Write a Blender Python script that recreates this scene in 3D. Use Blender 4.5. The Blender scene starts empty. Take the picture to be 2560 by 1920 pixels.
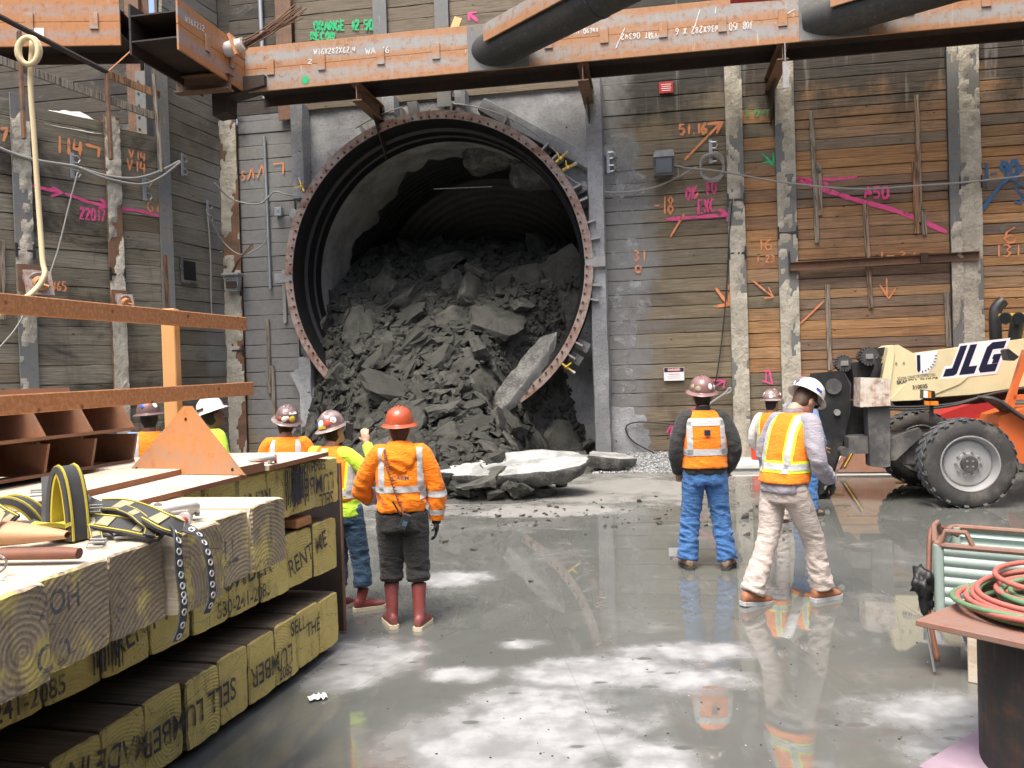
import bpy, bmesh, math, random
from mathutils import Vector, Matrix, noise
from math import sin, cos, pi, radians, atan2, sqrt

# ------------------------------------------------------------------ camera, light, exposure
SC = bpy.context.scene
COL = SC.collection
CAM_H, FPX = 1.95, 2100.0
PITCH, ROLL = -0.0143, 0.0305
_f0 = Vector((0, cos(PITCH), sin(PITCH)))
_u0 = Vector((0, -sin(PITCH), cos(PITCH)))
_r0 = Vector((1, 0, 0))
CR = (_r0 * cos(ROLL) - _u0 * sin(ROLL)).normalized()
CU = (_r0 * sin(ROLL) + _u0 * cos(ROLL)).normalized()
CF = _f0
CP = Vector((0, 0, CAM_H))
cam = bpy.data.objects.new('camera', bpy.data.cameras.new('camera'))
COL.objects.link(cam)
cam.matrix_world = Matrix(((CR.x, CU.x, -CF.x, 0), (CR.y, CU.y, -CF.y, 0), (CR.z, CU.z, -CF.z, CAM_H), (0, 0, 0, 1)))
cam.data.sensor_width = 36
cam.data.lens = 36 * FPX / 2560
cam.data.clip_end = 500
SC.camera = cam

SUN_EL, SUN_AZ = radians(66), radians(205)      # azimuth: where the sun stands, clockwise from +Y
world = bpy.data.worlds.new('World')
SC.world = world
world.use_nodes = True
_wn = world.node_tree
_sky = _wn.nodes.new('ShaderNodeTexSky')
_sky.sky_type = 'NISHITA'
_sky.sun_disc = False
_sky.sun_elevation = SUN_EL
_sky.sun_rotation = SUN_AZ
_sky.air_density = 1.0
_sky.dust_density = 6.0
_sky.ozone_density = 0.3
_bg = _wn.nodes['Background']
_bg.inputs['Strength'].default_value = 0.135
_wn.links.new(_sky.outputs['Color'], _bg.inputs['Color'])
_sl = bpy.data.lights.new('sun', 'SUN')
_sl.energy = 1.5
_sl.angle = radians(24)
_sl.color = (1.0, 0.975, 0.885)
sun = bpy.data.objects.new('sun', _sl)
COL.objects.link(sun)
sun.location = (0, 0, 30)
_sd = Vector((sin(SUN_AZ) * cos(SUN_EL), cos(SUN_AZ) * cos(SUN_EL), sin(SUN_EL)))
sun.rotation_euler = _sd.to_track_quat('Z', 'Y').to_euler()
SC.view_settings.view_transform = 'Standard'
SC.view_settings.look = 'None'
SC.view_settings.exposure = 1.36
SC.view_settings.gamma = 1
SC.view_settings.use_curve_mapping = False
SC.cycles.use_denoising = True
SC.cycles.max_bounces = 6
SC.cycles.diffuse_bounces = 3
SC.cycles.glossy_bounces = 3

# ------------------------------------------------------------------ pixel helpers (2560 x 1920 photo pixels)
def ray(p):
    d = CF * FPX + CR * (p[0] - 1280) + CU * (960 - p[1])
    return d.normalized()

def D(x, y): return (x * 1.15732, y * 1.15732)
def C(c, r, x, y): return (640 * c + x / 3.45625, 480 * r + y / 3.45625)
def P_floor(p, z=0.0):
    d = ray(p); t = (z - CAM_H) / d.z
    return CP + d * t
def P_depth(p, Y):
    d = ray(p); return CP + d * (Y / d.y)

class Frame:
    """vertical plane: local x along it, local y away from the pit, local z up"""
    def __init__(s, ox, oy, ang):
        s.o = Vector((ox, oy, 0)); s.ang = ang
        s.ex = Vector((cos(ang), sin(ang), 0)); s.ey = Vector((-sin(ang), cos(ang), 0))
    def un(s, p, d=0.0):
        """pixel -> local (x, z) on the plane standing d in front of the frame plane"""
        r = ray(p); o = s.o - s.ey * d
        t = (o - CP).dot(s.ey) / r.dot(s.ey)
        q = CP + r * t
        return (q - s.o).dot(s.ex), q.z
    def loc(s, w):
        q = Vector(w) - s.o
        return Vector((q.dot(s.ex), q.dot(s.ey), q.z))
    def w(s, x, y, z=0.0):
        v = s.o + s.ex * x + s.ey * y; return Vector((v.x, v.y, z))

AW = -math.atan(0.17)
WALL = Frame(0, 17.4, AW)                    # the wall with the tunnel
SIDE = Frame(-6.72, 16.6, atan2(1.85, 0.55))  # short return in the left corner
LEFT = Frame(-6.72, 16.6, atan2(2.35, 1.97))  # left wall
E1, E2 = WALL.ex, WALL.ey

# ------------------------------------------------------------------ objects
def link(o):
    COL.objects.link(o); return o
def tag(o, label, cat, group=None, kind=None):
    if label: o['label'] = label
    if cat: o['category'] = cat
    if group: o['group'] = group
    if kind: o['kind'] = kind
    return o
def thing(name, label, cat, loc=(0, 0, 0), rz=0.0, group=None):
    o = bpy.data.objects.new(name, None); o.empty_display_size = 0.2
    link(o); o.location = loc; o.rotation_euler = (0, 0, rz)
    return tag(o, label, cat, group)
def structure(o):
    o['kind'] = 'structure'; return o
def inst(name, mesh, parent=None, loc=(0, 0, 0), rot=(0, 0, 0), scale=(1, 1, 1)):
    o = bpy.data.objects.new(name, mesh); link(o)
    o.parent = parent; o.location = loc; o.rotation_euler = rot; o.scale = scale
    return o
def kids(o): return [c for c in bpy.data.objects if c.parent is o]
def dup(root, loc, rz=None, label=None, group=None):
    r = root.copy(); link(r); r.location = loc
    if rz is not None: r.rotation_euler = (0, 0, rz)
    if label: r['label'] = label
    if group: r['group'] = group
    for ch in list(root.children):
        c = ch.copy(); link(c); c.parent = r
        for g in list(ch.children):
            d = g.copy(); link(d); d.parent = c
    return r

# ------------------------------------------------------------------ mesh builder
def frames(pts, up=Vector((0, 0, 1))):
    """parallel-transport frames along a polyline"""
    n = len(pts); ts = []
    for i in range(n):
        a = pts[max(i - 1, 0)]; b = pts[min(i + 1, n - 1)]
        t = (b - a)
        ts.append(t.normalized() if t.length > 1e-9 else Vector((0, 0, 1)))
    x = up.cross(ts[0])
    if x.length < 1e-3: x = Vector((1, 0, 0)).cross(ts[0])
    x.normalize(); out = []
    for t in ts:
        x = (x - t * x.dot(t)); 
        if x.length < 1e-6: x = Vector((1, 0, 0)).cross(t)
        x.normalize(); out.append((x, t.cross(x)))
    return out

class MB:
    def __init__(s): s.v = []; s.f = []; s.m = []
    def add(s, vs, fs, mi=0, M=None):
        b = len(s.v)
        s.v += [tuple(M @ Vector(v)) if M else tuple(v) for v in vs]
        s.f += [tuple(i + b for i in f) for f in fs]
        s.m += [mi] * len(fs)
        return s
    def box(s, c, d, rot=None, bev=0.0, mi=0, M=None, endmi=None, endaxis=1):
        hx, hy, hz = d[0] / 2, d[1] / 2, d[2] / 2
        T = Matrix.Translation(c)
        if rot is not None:
            T = T @ (rot.to_4x4() if isinstance(rot, Matrix) else Matrix.Rotation(rot, 4, 'Z'))
        if M: T = M @ T
        if bev <= 0:
            vs = [(x * hx, y * hy, z * hz) for x in (-1, 1) for y in (-1, 1) for z in (-1, 1)]
            fs = [(0, 1, 3, 2), (4, 6, 7, 5), (0, 4, 5, 1), (2, 3, 7, 6), (0, 2, 6, 4), (1, 5, 7, 3)]
            return s.add(vs, fs, mi, T)
        b = min(bev, hx * .9, hy * .9, hz * .9)
        vs = []; idx = {}
        for x in (-1, 1):
            for y in (-1, 1):
                for z in (-1, 1):
                    for ax in range(3):
                        q = [x * (hx - b), y * (hy - b), z * (hz - b)]
                        q[ax] = (x * hx, y * hy, z * hz)[ax]
                        idx[(x, y, z, ax)] = len(vs); vs.append(tuple(q))
        fs = []
        for ax in range(3):
            o1, o2 = [(1, 2), (0, 2), (0, 1)][ax]
            for sg in (-1, 1):
                loop = []
                for (a, c2) in ((-1, -1), (1, -1), (1, 1), (-1, 1)):
                    k = [0, 0, 0]; k[ax] = sg; k[o1] = a; k[o2] = c2
                    loop.append(idx[(k[0], k[1], k[2], ax)])
                fs.append(tuple(loop))
        nface = len(fs)
        for ax in range(3):
            o1, o2 = [(1, 2), (0, 2), (0, 1)][ax]
            for a in (-1, 1):
                for c2 in (-1, 1):
                    k0 = [0, 0, 0]; k0[o1] = a; k0[o2] = c2; k1 = list(k0); k0[ax] = -1; k1[ax] = 1
                    fs.append((idx[(*k0, o1)], idx[(*k1, o1)], idx[(*k1, o2)], idx[(*k0, o2)]))
        for x in (-1, 1):
            for y in (-1, 1):
                for z in (-1, 1):
                    fs.append(tuple(idx[(x, y, z, a)] for a in range(3)))
        b0 = len(s.f)
        s.add(vs, fs, mi, T)
        if endmi is not None:
            for k in (0, 1): s.m[b0 + endaxis * 2 + k] = endmi
        return s
    def cyl(s, p0, p1, r0, r1=None, n=12, mi=0, caps=True, M=None):
        p0, p1 = Vector(p0), Vector(p1); r1 = r0 if r1 is None else r1
        return s.tube([p0, p1], [r0, r1], n, mi=mi, caps=caps, M=M)
    def tube(s, pts, r, n=8, mi=0, caps=True, closed=False, sq=1.0, M=None, up=Vector((0, 0, 1))):
        pts = [Vector(p) for p in pts]
        rs = r if isinstance(r, (list, tuple)) else [r] * len(pts)
        fr = frames(pts, up); vs = []; fs = []
        for (x, y), p, rr in zip(fr, pts, rs):
            for k in range(n):
                a = 2 * pi * k / n
                vs.append(p + x * (cos(a) * rr) + y * (sin(a) * rr * sq))
        m = len(pts)
        for i in range(m if closed else m - 1):
            j = (i + 1) % m
            for k in range(n):
                l = (k + 1) % n
                fs.append((i * n + k, i * n + l, j * n + l, j * n + k))
        if caps and not closed:
            fs.append(tuple(range(n - 1, -1, -1))); fs.append(tuple((m - 1) * n + k for k in range(n)))
        return s.add(vs, fs, mi, M)
    def ribbon(s, pts, w, th, normals=None, mi=0, M=None):
        """flat strap: width across, thickness along the normal"""
        pts = [Vector(p) for p in pts]; vs = []; fs = []
        for i, p in enumerate(pts):
            t = (pts[min(i + 1, len(pts) - 1)] - pts[max(i - 1, 0)]).normalized()
            nn = Vector(normals[i] if isinstance(normals, list) else (normals or (0, 0, 1)))
            x = t.cross(nn)
            if x.length < 1e-4: x = Vector((1, 0, 0))
            x.normalize(); q = x.cross(t).normalized()
            for a, b in ((-1, -1), (1, -1), (1, 1), (-1, 1)):
                vs.append(p + x * (a * w / 2) + q * (b * th / 2))
        for i in range(len(pts) - 1):
            for k in range(4):
                l = (k + 1) % 4
                fs.append((i * 4 + k, i * 4 + l, i * 4 + 4 + l, i * 4 + 4 + k))
        e = (len(pts) - 1) * 4
        fs += [(3, 2, 1, 0), (e, e + 1, e + 2, e + 3)]
        return s.add(vs, fs, mi, M)
    def lathe(s, prof, n=24, mi=0, M=None, sx=1.0, sy=1.0, closed=False, a0=0.0, a1=2 * pi):
        vs = []; fs = []; m = len(prof); full = abs(a1 - a0 - 2 * pi) < 1e-6
        cols = n if full else n + 1
        for k in range(cols):
            a = a0 + (a1 - a0) * k / n
            for r, z in prof: vs.append((cos(a) * r * sx, sin(a) * r * sy, z))
        for k in range(n):
            l = (k + 1) % cols
            for i in range(m if closed else m - 1):
                j = (i + 1) % m
                fs.append((k * m + i, l * m + i, l * m + j, k * m + j))
        return s.add(vs, fs, mi, M)
    def loft(s, rings, mi=0, caps=True, M=None):
        n = len(rings[0]); vs = [p for r in rings for p in r]; fs = []
        for i in range(len(rings) - 1):
            for k in range(n):
                l = (k + 1) % n
                fs.append((i * n + k, i * n + l, (i + 1) * n + l, (i + 1) * n + k))
        if caps:
            fs.append(tuple(range(n - 1, -1, -1))); e = (len(rings) - 1) * n
            fs.append(tuple(e + k for k in range(n)))
        return s.add(vs, fs, mi, M)
    def prism(s, poly, d0, d1, axis='y', mi=0, M=None):
        """polygon in (x,z) extruded along y from d0 to d1 (or axis 'z': polygon in x,y)"""
        n = len(poly)
        if axis == 'y': vs = [(a, d0, b) for a, b in poly] + [(a, d1, b) for a, b in poly]
        elif axis == 'x': vs = [(d0, a, b) for a, b in poly] + [(d1, a, b) for a, b in poly]
        else: vs = [(a, b, d0) for a, b in poly] + [(a, b, d1) for a, b in poly]
        fs = [tuple(range(n - 1, -1, -1)), tuple(range(n, 2 * n))]
        for k in range(n):
            l = (k + 1) % n; fs.append((k, l, n + l, n + k))
        return s.add(vs, fs, mi, M)
    def mesh(s, name, mats, smooth=False):
        me = bpy.data.meshes.new(name)
        me.from_pydata(s.v, [], s.f)
        mats = mats if isinstance(mats, (list, tuple)) else [mats]
        for m in mats: me.materials.append(m)
        if len(mats) > 1: me.polygons.foreach_set('material_index', s.m)
        bm = bmesh.new(); bm.from_mesh(me)
        bmesh.ops.recalc_face_normals(bm, faces=bm.faces)
        bm.to_mesh(me); bm.free()
        if smooth:
            me.polygons.foreach_set('use_smooth', [True] * len(me.polygons))
            if smooth != 'all': me.set_sharp_from_angle(angle=radians(smooth if smooth is not True else 40))
        me.update()
        return me
    def build(s, name, mats, parent=None, smooth=False, loc=(0, 0, 0), rot=(0, 0, 0)):
        return inst(name, s.mesh(name, mats, smooth), parent, loc, rot)

def catmull(pts, k=8, closed=False):
    pts = [Vector(p) for p in pts]; n = len(pts); out = []
    for i in range(n if closed else n - 1):
        if closed: p0, p1, p2, p3 = pts[(i - 1) % n], pts[i], pts[(i + 1) % n], pts[(i + 2) % n]
        else: p0, p1, p2, p3 = pts[max(i - 1, 0)], pts[i], pts[i + 1], pts[min(i + 2, n - 1)]
        for j in range(k):
            t = j / k
            out.append(0.5 * ((2 * p1) + (p2 - p0) * t + (2 * p0 - 5 * p1 + 4 * p2 - p3) * t * t + (3 * p1 - p0 - 3 * p2 + p3) * t ** 3))
    if not closed: out.append(pts[-1])
    return out
def interp(x, xs, ys):
    if x <= xs[0]: return ys[0]
    for i in range(len(xs) - 1):
        if x <= xs[i + 1]:
            t = (x - xs[i]) / (xs[i + 1] - xs[i]); return ys[i] + (ys[i + 1] - ys[i]) * t
    return ys[-1]
def sstep(x, a, b):
    t = min(1, max(0, (x - a) / (b - a))); return t * t * (3 - 2 * t)
def nz(x, y=0.0, z=0.0): return noise.noise(Vector((x, y, z)))

# ------------------------------------------------------------------ lettering
STROKES = {
 '0': [[(.1, .3), (.1, 1.1), (.35, 1.4), (.65, 1.4), (.9, 1.1), (.9, .3), (.65, 0), (.35, 0), (.1, .3)]],
 '1': [[(.5, 0), (.5, 1.4)]],
 '2': [[(.1, 1.1), (.35, 1.4), (.7, 1.4), (.9, 1.1), (.1, 0), (.95, 0)]],
 '3': [[(.1, 1.3), (.5, 1.4), (.85, 1.1), (.45, .75), (.9, .4), (.5, 0), (.1, .15)]],
 '4': [[(.2, 1.4), (.1, .6), (.95, .6)], [(.75, 1.3), (.7, 0)]],
 '5': [[(.9, 1.4), (.2, 1.4), (.15, .8), (.7, .85), (.9, .45), (.6, 0), (.1, .1)]],
 '6': [[(.8, 1.4), (.3, 1.0), (.1, .4), (.4, 0), (.8, .1), (.85, .5), (.5, .7), (.15, .45)]],
 '7': [[(.1, 1.4), (.9, 1.4), (.4, 0)]],
 '8': [[(.5, .75), (.15, 1.1), (.5, 1.4), (.85, 1.1), (.5, .75), (.1, .35), (.5, 0), (.9, .35), (.5, .75)]],
 '9': [[(.85, .9), (.5, .7), (.15, 1.0), (.4, 1.4), (.8, 1.3), (.85, .8), (.7, 0)]],
 '-': [[(.1, .65), (.9, .65)]], '.': [[(.4, 0), (.55, 0.1)]], '#': [[(.3, .2), (.4, 1.2)], [(.65, .2), (.75, 1.2)], [(.1, .5), (.9, .55)], [(.1, .85), (.9, .9)]],
 'A': [[(0, 0), (.5, 1.4), (1, 0)], [(.2, .5), (.8, .5)]], 'B': [[(.1, 0), (.1, 1.4), (.7, 1.3), (.75, .9), (.1, .75), (.8, .6), (.85, .15), (.1, 0)]],
 'C': [[(.9, 1.2), (.5, 1.4), (.1, 1.0), (.1, .4), (.5, 0), (.9, .2)]], 'D': [[(.1, 0), (.1, 1.4), (.7, 1.2), (.9, .7), (.7, .15), (.1, 0)]],
 'E': [[(.9, 1.4), (.1, 1.4), (.1, 0), (.9, 0)], [(.1, .75), (.7, .75)]], 'G': [[(.9, 1.2), (.5, 1.4), (.1, 1.0), (.1, .4), (.5, 0), (.9, .2), (.9, .65), (.55, .65)]],
 'H': [[(.1, 0), (.1, 1.4)], [(.9, 0), (.9, 1.4)], [(.1, .7), (.9, .7)]], 'J': [[(.3, 1.4), (.95, 1.4)], [(.65, 1.4), (.65, .25), (.4, 0), (.1, .25)]],
 'K': [[(.1, 0), (.1, 1.4)], [(.9, 1.4), (.1, .6), (.9, 0)]], 'L': [[(.1, 1.4), (.1, 0), (.9, 0)]], 'N': [[(.1, 0), (.1, 1.4), (.9, 0), (.9, 1.4)]],
 'O': [[(.1, .4), (.15, 1.1), (.5, 1.4), (.85, 1.1), (.9, .4), (.5, 0), (.1, .4)]], 'R': [[(.1, 0), (.1, 1.4), (.75, 1.3), (.8, .85), (.1, .7), (.9, 0)]],
 'S': [[(.9, 1.2), (.5, 1.4), (.15, 1.1), (.8, .5), (.6, .05), (.1, .15)]], 'T': [[(0, 1.4), (1, 1.4)], [(.5, 1.4), (.5, 0)]],
 'V': [[(.05, 1.4), (.45, 0), (.9, 1.4)]], 'W': [[(0, 1.4), (.25, 0), (.5, 1.0), (.75, 0), (1, 1.4)]], 'X': [[(.1, 0), (.9, 1.4)], [(.1, 1.4), (.9, 0)]], 'I': [[(.5, 0), (.5, 1.4)]],
 'M': [[(0, 0), (.1, 1.4), (.5, .5), (.9, 1.4), (1, 0)]], 'U': [[(.1, 1.4), (.1, .3), (.5, 0), (.9, .3), (.9, 1.4)]], 'P': [[(.1, 0), (.1, 1.4), (.75, 1.35), (.8, .85), (.1, .7)]], 'Z': [[(.1, 1.4), (.9, 1.4), (.1, 0), (.9, 0)]], 'Y': [[(.1, 1.4), (.5, .7), (.9, 1.4)], [(.5, .7), (.5, 0)]],
}
def stroke_lines(text, adv=1.25):
    out = []; x = 0
    for ch in text:
        for st in STROKES.get(ch, []): out.append([(a + x, b) for a, b in st])
        x += adv if ch not in '.1I' else adv * .7
    return out
def spray(mb, lines, w, y, rnd):
    """hand-sprayed strokes as flat 4 mm ribbons in the local xz plane standing at local y"""
    for ln in lines:
        pts = [Vector((a, y, b)) for a, b in ln]
        dense = []
        for a, b in zip(pts[:-1], pts[1:]):
            n = max(1, int((b - a).length / (w * 1.2)))
            for k in range(n): dense.append(a.lerp(b, k / n))
        dense.append(pts[-1])
        vs = []; fs = []
        for i, p in enumerate(dense):
            t = dense[min(i + 1, len(dense) - 1)] - dense[max(i - 1, 0)]
            t = t.normalized() if t.length > 1e-8 else Vector((1, 0, 0))
            n = Vector((-t.z, 0, t.x)); ww = w * .54 * (1 + .28 * rnd.uniform(-1, 1))
            if i in (0, len(dense) - 1): ww *= .6
            vs += [p + n * ww, p - n * ww]
        for i in range(len(dense) - 1): fs.append((2 * i, 2 * i + 1, 2 * i + 3, 2 * i + 2))
        y -= .0011
        mb.add(vs, fs)
def spray_px(frame, d, lines_px, w, mb, rnd):
    """strokes given in photo pixels, thrown onto a wall frame"""
    spray(mb, [[frame.un(p, d) for p in ln] for ln in lines_px], w, -d, rnd)
def text_px(text, x, y, w, h, slope=0.0, flip=False, adv=1.25):
    """hand lettering in a pixel box: lower-left x,y, width w, height h"""
    L = stroke_lines(text, adv); mx = max(a for ln in L for a, b in ln)
    out = []
    for ln in L:
        o = []
        for a, b in ln:
            a, b = a / mx, b / 1.4
            if flip: a, b = 1 - a, 1 - b
            o.append((x + a * w, y - b * h + slope * a * w))
        out.append(o)
    return out
_fonts = {}
def text_mesh(text, size, extrude=0.0, mat=None, align='CENTER', bold=0.0, shear=0.0, name='lettering', sx=1.0):
    cu = bpy.data.curves.new('txt', 'FONT'); cu.body = text; cu.size = size; cu.align_x = align; cu.align_y = 'CENTER'
    cu.extrude = extrude; cu.offset = bold; cu.shear = shear; cu.resolution_u = 3; cu.space_character = 1.0
    ob = bpy.data.objects.new('txt', cu); link(ob)
    dg = bpy.context.evaluated_depsgraph_get()
    me = bpy.data.meshes.new_from_object(ob.evaluated_get(dg))
    bpy.data.objects.remove(ob); bpy.data.curves.remove(cu)
    me.name = name; me.materials.clear(); me.materials.append(mat)
    if sx != 1.0:
        for v in me.vertices: v.co.x *= sx
    return me

def remesh(mb, voxel, smooth_it=2, sub=0):
    """several overlapping closed shapes -> one continuous skin"""
    me = bpy.data.meshes.new('raw'); me.from_pydata(mb.v, [], mb.f)
    bm = bmesh.new(); bm.from_mesh(me); bmesh.ops.recalc_face_normals(bm, faces=bm.faces); bm.to_mesh(me); bm.free()
    ob = bpy.data.objects.new('raw', me); link(ob)
    m = ob.modifiers.new('r', 'REMESH'); m.mode = 'VOXEL'; m.voxel_size = voxel
    if smooth_it:
        sm = ob.modifiers.new('s', 'SMOOTH'); sm.iterations = smooth_it; sm.factor = 0.5
    dg = bpy.context.evaluated_depsgraph_get()
    out = bpy.data.meshes.new_from_object(ob.evaluated_get(dg))
    bpy.data.objects.remove(ob); bpy.data.meshes.remove(me)
    out.polygons.foreach_set('use_smooth', [True] * len(out.polygons))
    return out
# ------------------------------------------------------------------ materials
class T:
    def __init__(s, name):
        s.mat = bpy.data.materials.new(name); s.mat.use_nodes = True
        s.nt = s.mat.node_tree; s.nt.nodes.clear()
        s._c = {}
    def n(s, typ, **kw):
        nd = s.nt.nodes.new(typ)
        for k, v in kw.items(): setattr(nd, k, v)
        return nd
    def set(s, sock, v):
        if isinstance(v, bpy.types.NodeSocket): s.nt.links.new(v, sock)
        else:
            if isinstance(v, (tuple, list)) and sock.type == 'RGBA' and len(v) == 3: v = (*v, 1)
            sock.default_value = v
    def coord(s, which='Object'):
        if 'tc' not in s._c: s._c['tc'] = s.n('ShaderNodeTexCoord')
        return s._c['tc'].outputs[which]
    def pos(s):
        if 'g' not in s._c: s._c['g'] = s.n('ShaderNodeNewGeometry')
        return s._c['g'].outputs['Position']
    def normal(s):
        s.pos(); return s._c['g'].outputs['Normal']
    def rnd(s):
        if 'oi' not in s._c: s._c['oi'] = s.n('ShaderNodeObjectInfo')
        return s._c['oi'].outputs['Random']
    def vmath(s, op, a, b=None):
        nd = s.n('ShaderNodeVectorMath', operation=op); s.set(nd.inputs[0], a)
        if b is not None: s.set(nd.inputs[1], b)
        return nd.outputs['Value'] if op in ('LENGTH', 'DISTANCE', 'DOT_PRODUCT') else nd.outputs[0]
    def map(s, v, scale=(1, 1, 1), loc=(0, 0, 0), rot=(0, 0, 0)):
        nd = s.n('ShaderNodeMapping'); s.set(nd.inputs['Vector'], v)
        s.set(nd.inputs['Scale'], scale); s.set(nd.inputs['Location'], loc); s.set(nd.inputs['Rotation'], rot)
        return nd.outputs[0]
    def shift(s, v, k=37.0):
        """shift coordinates by the object's own random number"""
        c = s.n('ShaderNodeCombineXYZ'); r = s.math('MULTIPLY', s.rnd(), k)
        s.set(c.inputs[0], r); s.set(c.inputs[1], s.math('MULTIPLY', r, 1.7)); s.set(c.inputs[2], s.math('MULTIPLY', r, .6))
        return s.vmath('ADD', v, c.outputs[0])
    def noise(s, v, scale=5.0, detail=4.0, rough=.55, dist=0.0, out='Fac'):
        nd = s.n('ShaderNodeTexNoise'); s.set(nd.inputs['Vector'], v)
        nd.inputs['Scale'].default_value = scale; nd.inputs['Detail'].default_value = detail
        nd.inputs['Roughness'].default_value = rough; nd.inputs['Distortion'].default_value = dist
        return nd.outputs[out]
    def voro(s, v, scale=5.0, feature='F1', out='Distance', rand=1.0):
        nd = s.n('ShaderNodeTexVoronoi', feature=feature); s.set(nd.inputs['Vector'], v)
        nd.inputs['Scale'].default_value = scale; nd.inputs['Randomness'].default_value = rand
        return nd.outputs[out]
    def wave(s, v, scale=5.0, dist=2.0, typ='RINGS', detail=2.0, dscale=1.0, direction='Z'):
        nd = s.n('ShaderNodeTexWave', wave_type=typ)
        if typ == 'RINGS': nd.rings_direction = direction
        else: nd.bands_direction = direction
        s.set(nd.inputs['Vector'], v); nd.inputs['Scale'].default_value = scale
        nd.inputs['Distortion'].default_value = dist; nd.inputs['Detail'].default_value = detail; nd.inputs['Detail Scale'].default_value = dscale
        return nd.outputs['Fac']
    def math(s, op, a, b=0.0, c=None, clamp=False):
        nd = s.n('ShaderNodeMath', operation=op, use_clamp=clamp); s.set(nd.inputs[0], a); s.set(nd.inputs[1], b)
        if c is not None: s.set(nd.inputs[2], c)
        return nd.outputs[0]
    def sep(s, v):
        nd = s.n('ShaderNodeSeparateXYZ'); s.set(nd.inputs[0], v); return nd.outputs
    def ss(s, x, a, b, lo=0.0, hi=1.0):
        nd = s.n('ShaderNodeMapRange', interpolation_type='SMOOTHSTEP'); s.set(nd.inputs[0], x)
        s.set(nd.inputs[1], a); s.set(nd.inputs[2], b); s.set(nd.inputs[3], lo); s.set(nd.inputs[4], hi)
        return nd.outputs[0]
    def ramp(s, x, stops, interp='LINEAR'):
        nd = s.n('ShaderNodeValToRGB'); s.set(nd.inputs[0], x); cr = nd.color_ramp; cr.interpolation = interp
        while len(cr.elements) < len(stops): cr.elements.new(0.5)
        for e, (p, c) in zip(cr.elements, stops):
            e.position = p; e.color = (*c, 1) if len(c) == 3 else c
        return nd.outputs[0]
    def mix(s, f, a, b, mode='MIX'):
        nd = s.n('ShaderNodeMix', data_type='RGBA', blend_type=mode); s.set(nd.inputs[0], f); s.set(nd.inputs[6], a); s.set(nd.inputs[7], b)
        return nd.outputs[2]
    def fmix(s, f, a, b):
        nd = s.n('ShaderNodeMix', data_type='FLOAT'); s.set(nd.inputs[0], f); s.set(nd.inputs[2], a); s.set(nd.inputs[3], b)
        return nd.outputs[0]
    def bump(s, h, strength=.4, dist=.02, normal=None):
        nd = s.n('ShaderNodeBump'); s.set(nd.inputs['Height'], h); nd.inputs['Strength'].default_value = strength; nd.inputs['Distance'].default_value = dist
        if normal is not None: s.set(nd.inputs['Normal'], normal)
        return nd.outputs[0]
    def out(s, color, rough=.7, metal=0.0, normal=None, spec=.4, coat=0.0, sheen=0.0, trans=0.0):
        b = s.n('ShaderNodeBsdfPrincipled'); o = s.n('ShaderNodeOutputMaterial')
        s.set(b.inputs['Base Color'], color); s.set(b.inputs['Roughness'], rough); s.set(b.inputs['Metallic'], metal)
        s.set(b.inputs['Specular IOR Level'], spec); s.set(b.inputs['Coat Weight'], coat); s.set(b.inputs['Sheen Weight'], sheen)
        if normal is not None: s.set(b.inputs['Normal'], normal)
        s.nt.links.new(b.outputs[0], o.inputs[0])
        return s.mat
M = {}
RINGC = None   # set below: world centre of the tunnel ring

def plain(name, col, rough=.6, metal=0.0, var=.25, scale=20.0, bump=.15, spec=.4, coat=0.0, dirt=0.0, dirtcol=(.12, .11, .10)):
    t = T(name); v = t.shift(t.coord(), 11.0)
    nn = t.noise(v, scale, 5, .6)
    c = t.mix(nn, tuple(x * (1 - var) for x in col), tuple(min(1, x * (1 + var)) for x in col))
    if dirt > 0:
        c = t.mix(t.math('MULTIPLY', t.ss(t.noise(v, scale * .3, 6, .7), .45, .7), dirt), c, dirtcol)
    M[name] = t.out(c, t.fmix(nn, max(.02, rough - .12), min(1, rough + .12)), metal, t.bump(nn, bump, .01) if bump else None, spec, coat)
    return M[name]

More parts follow.
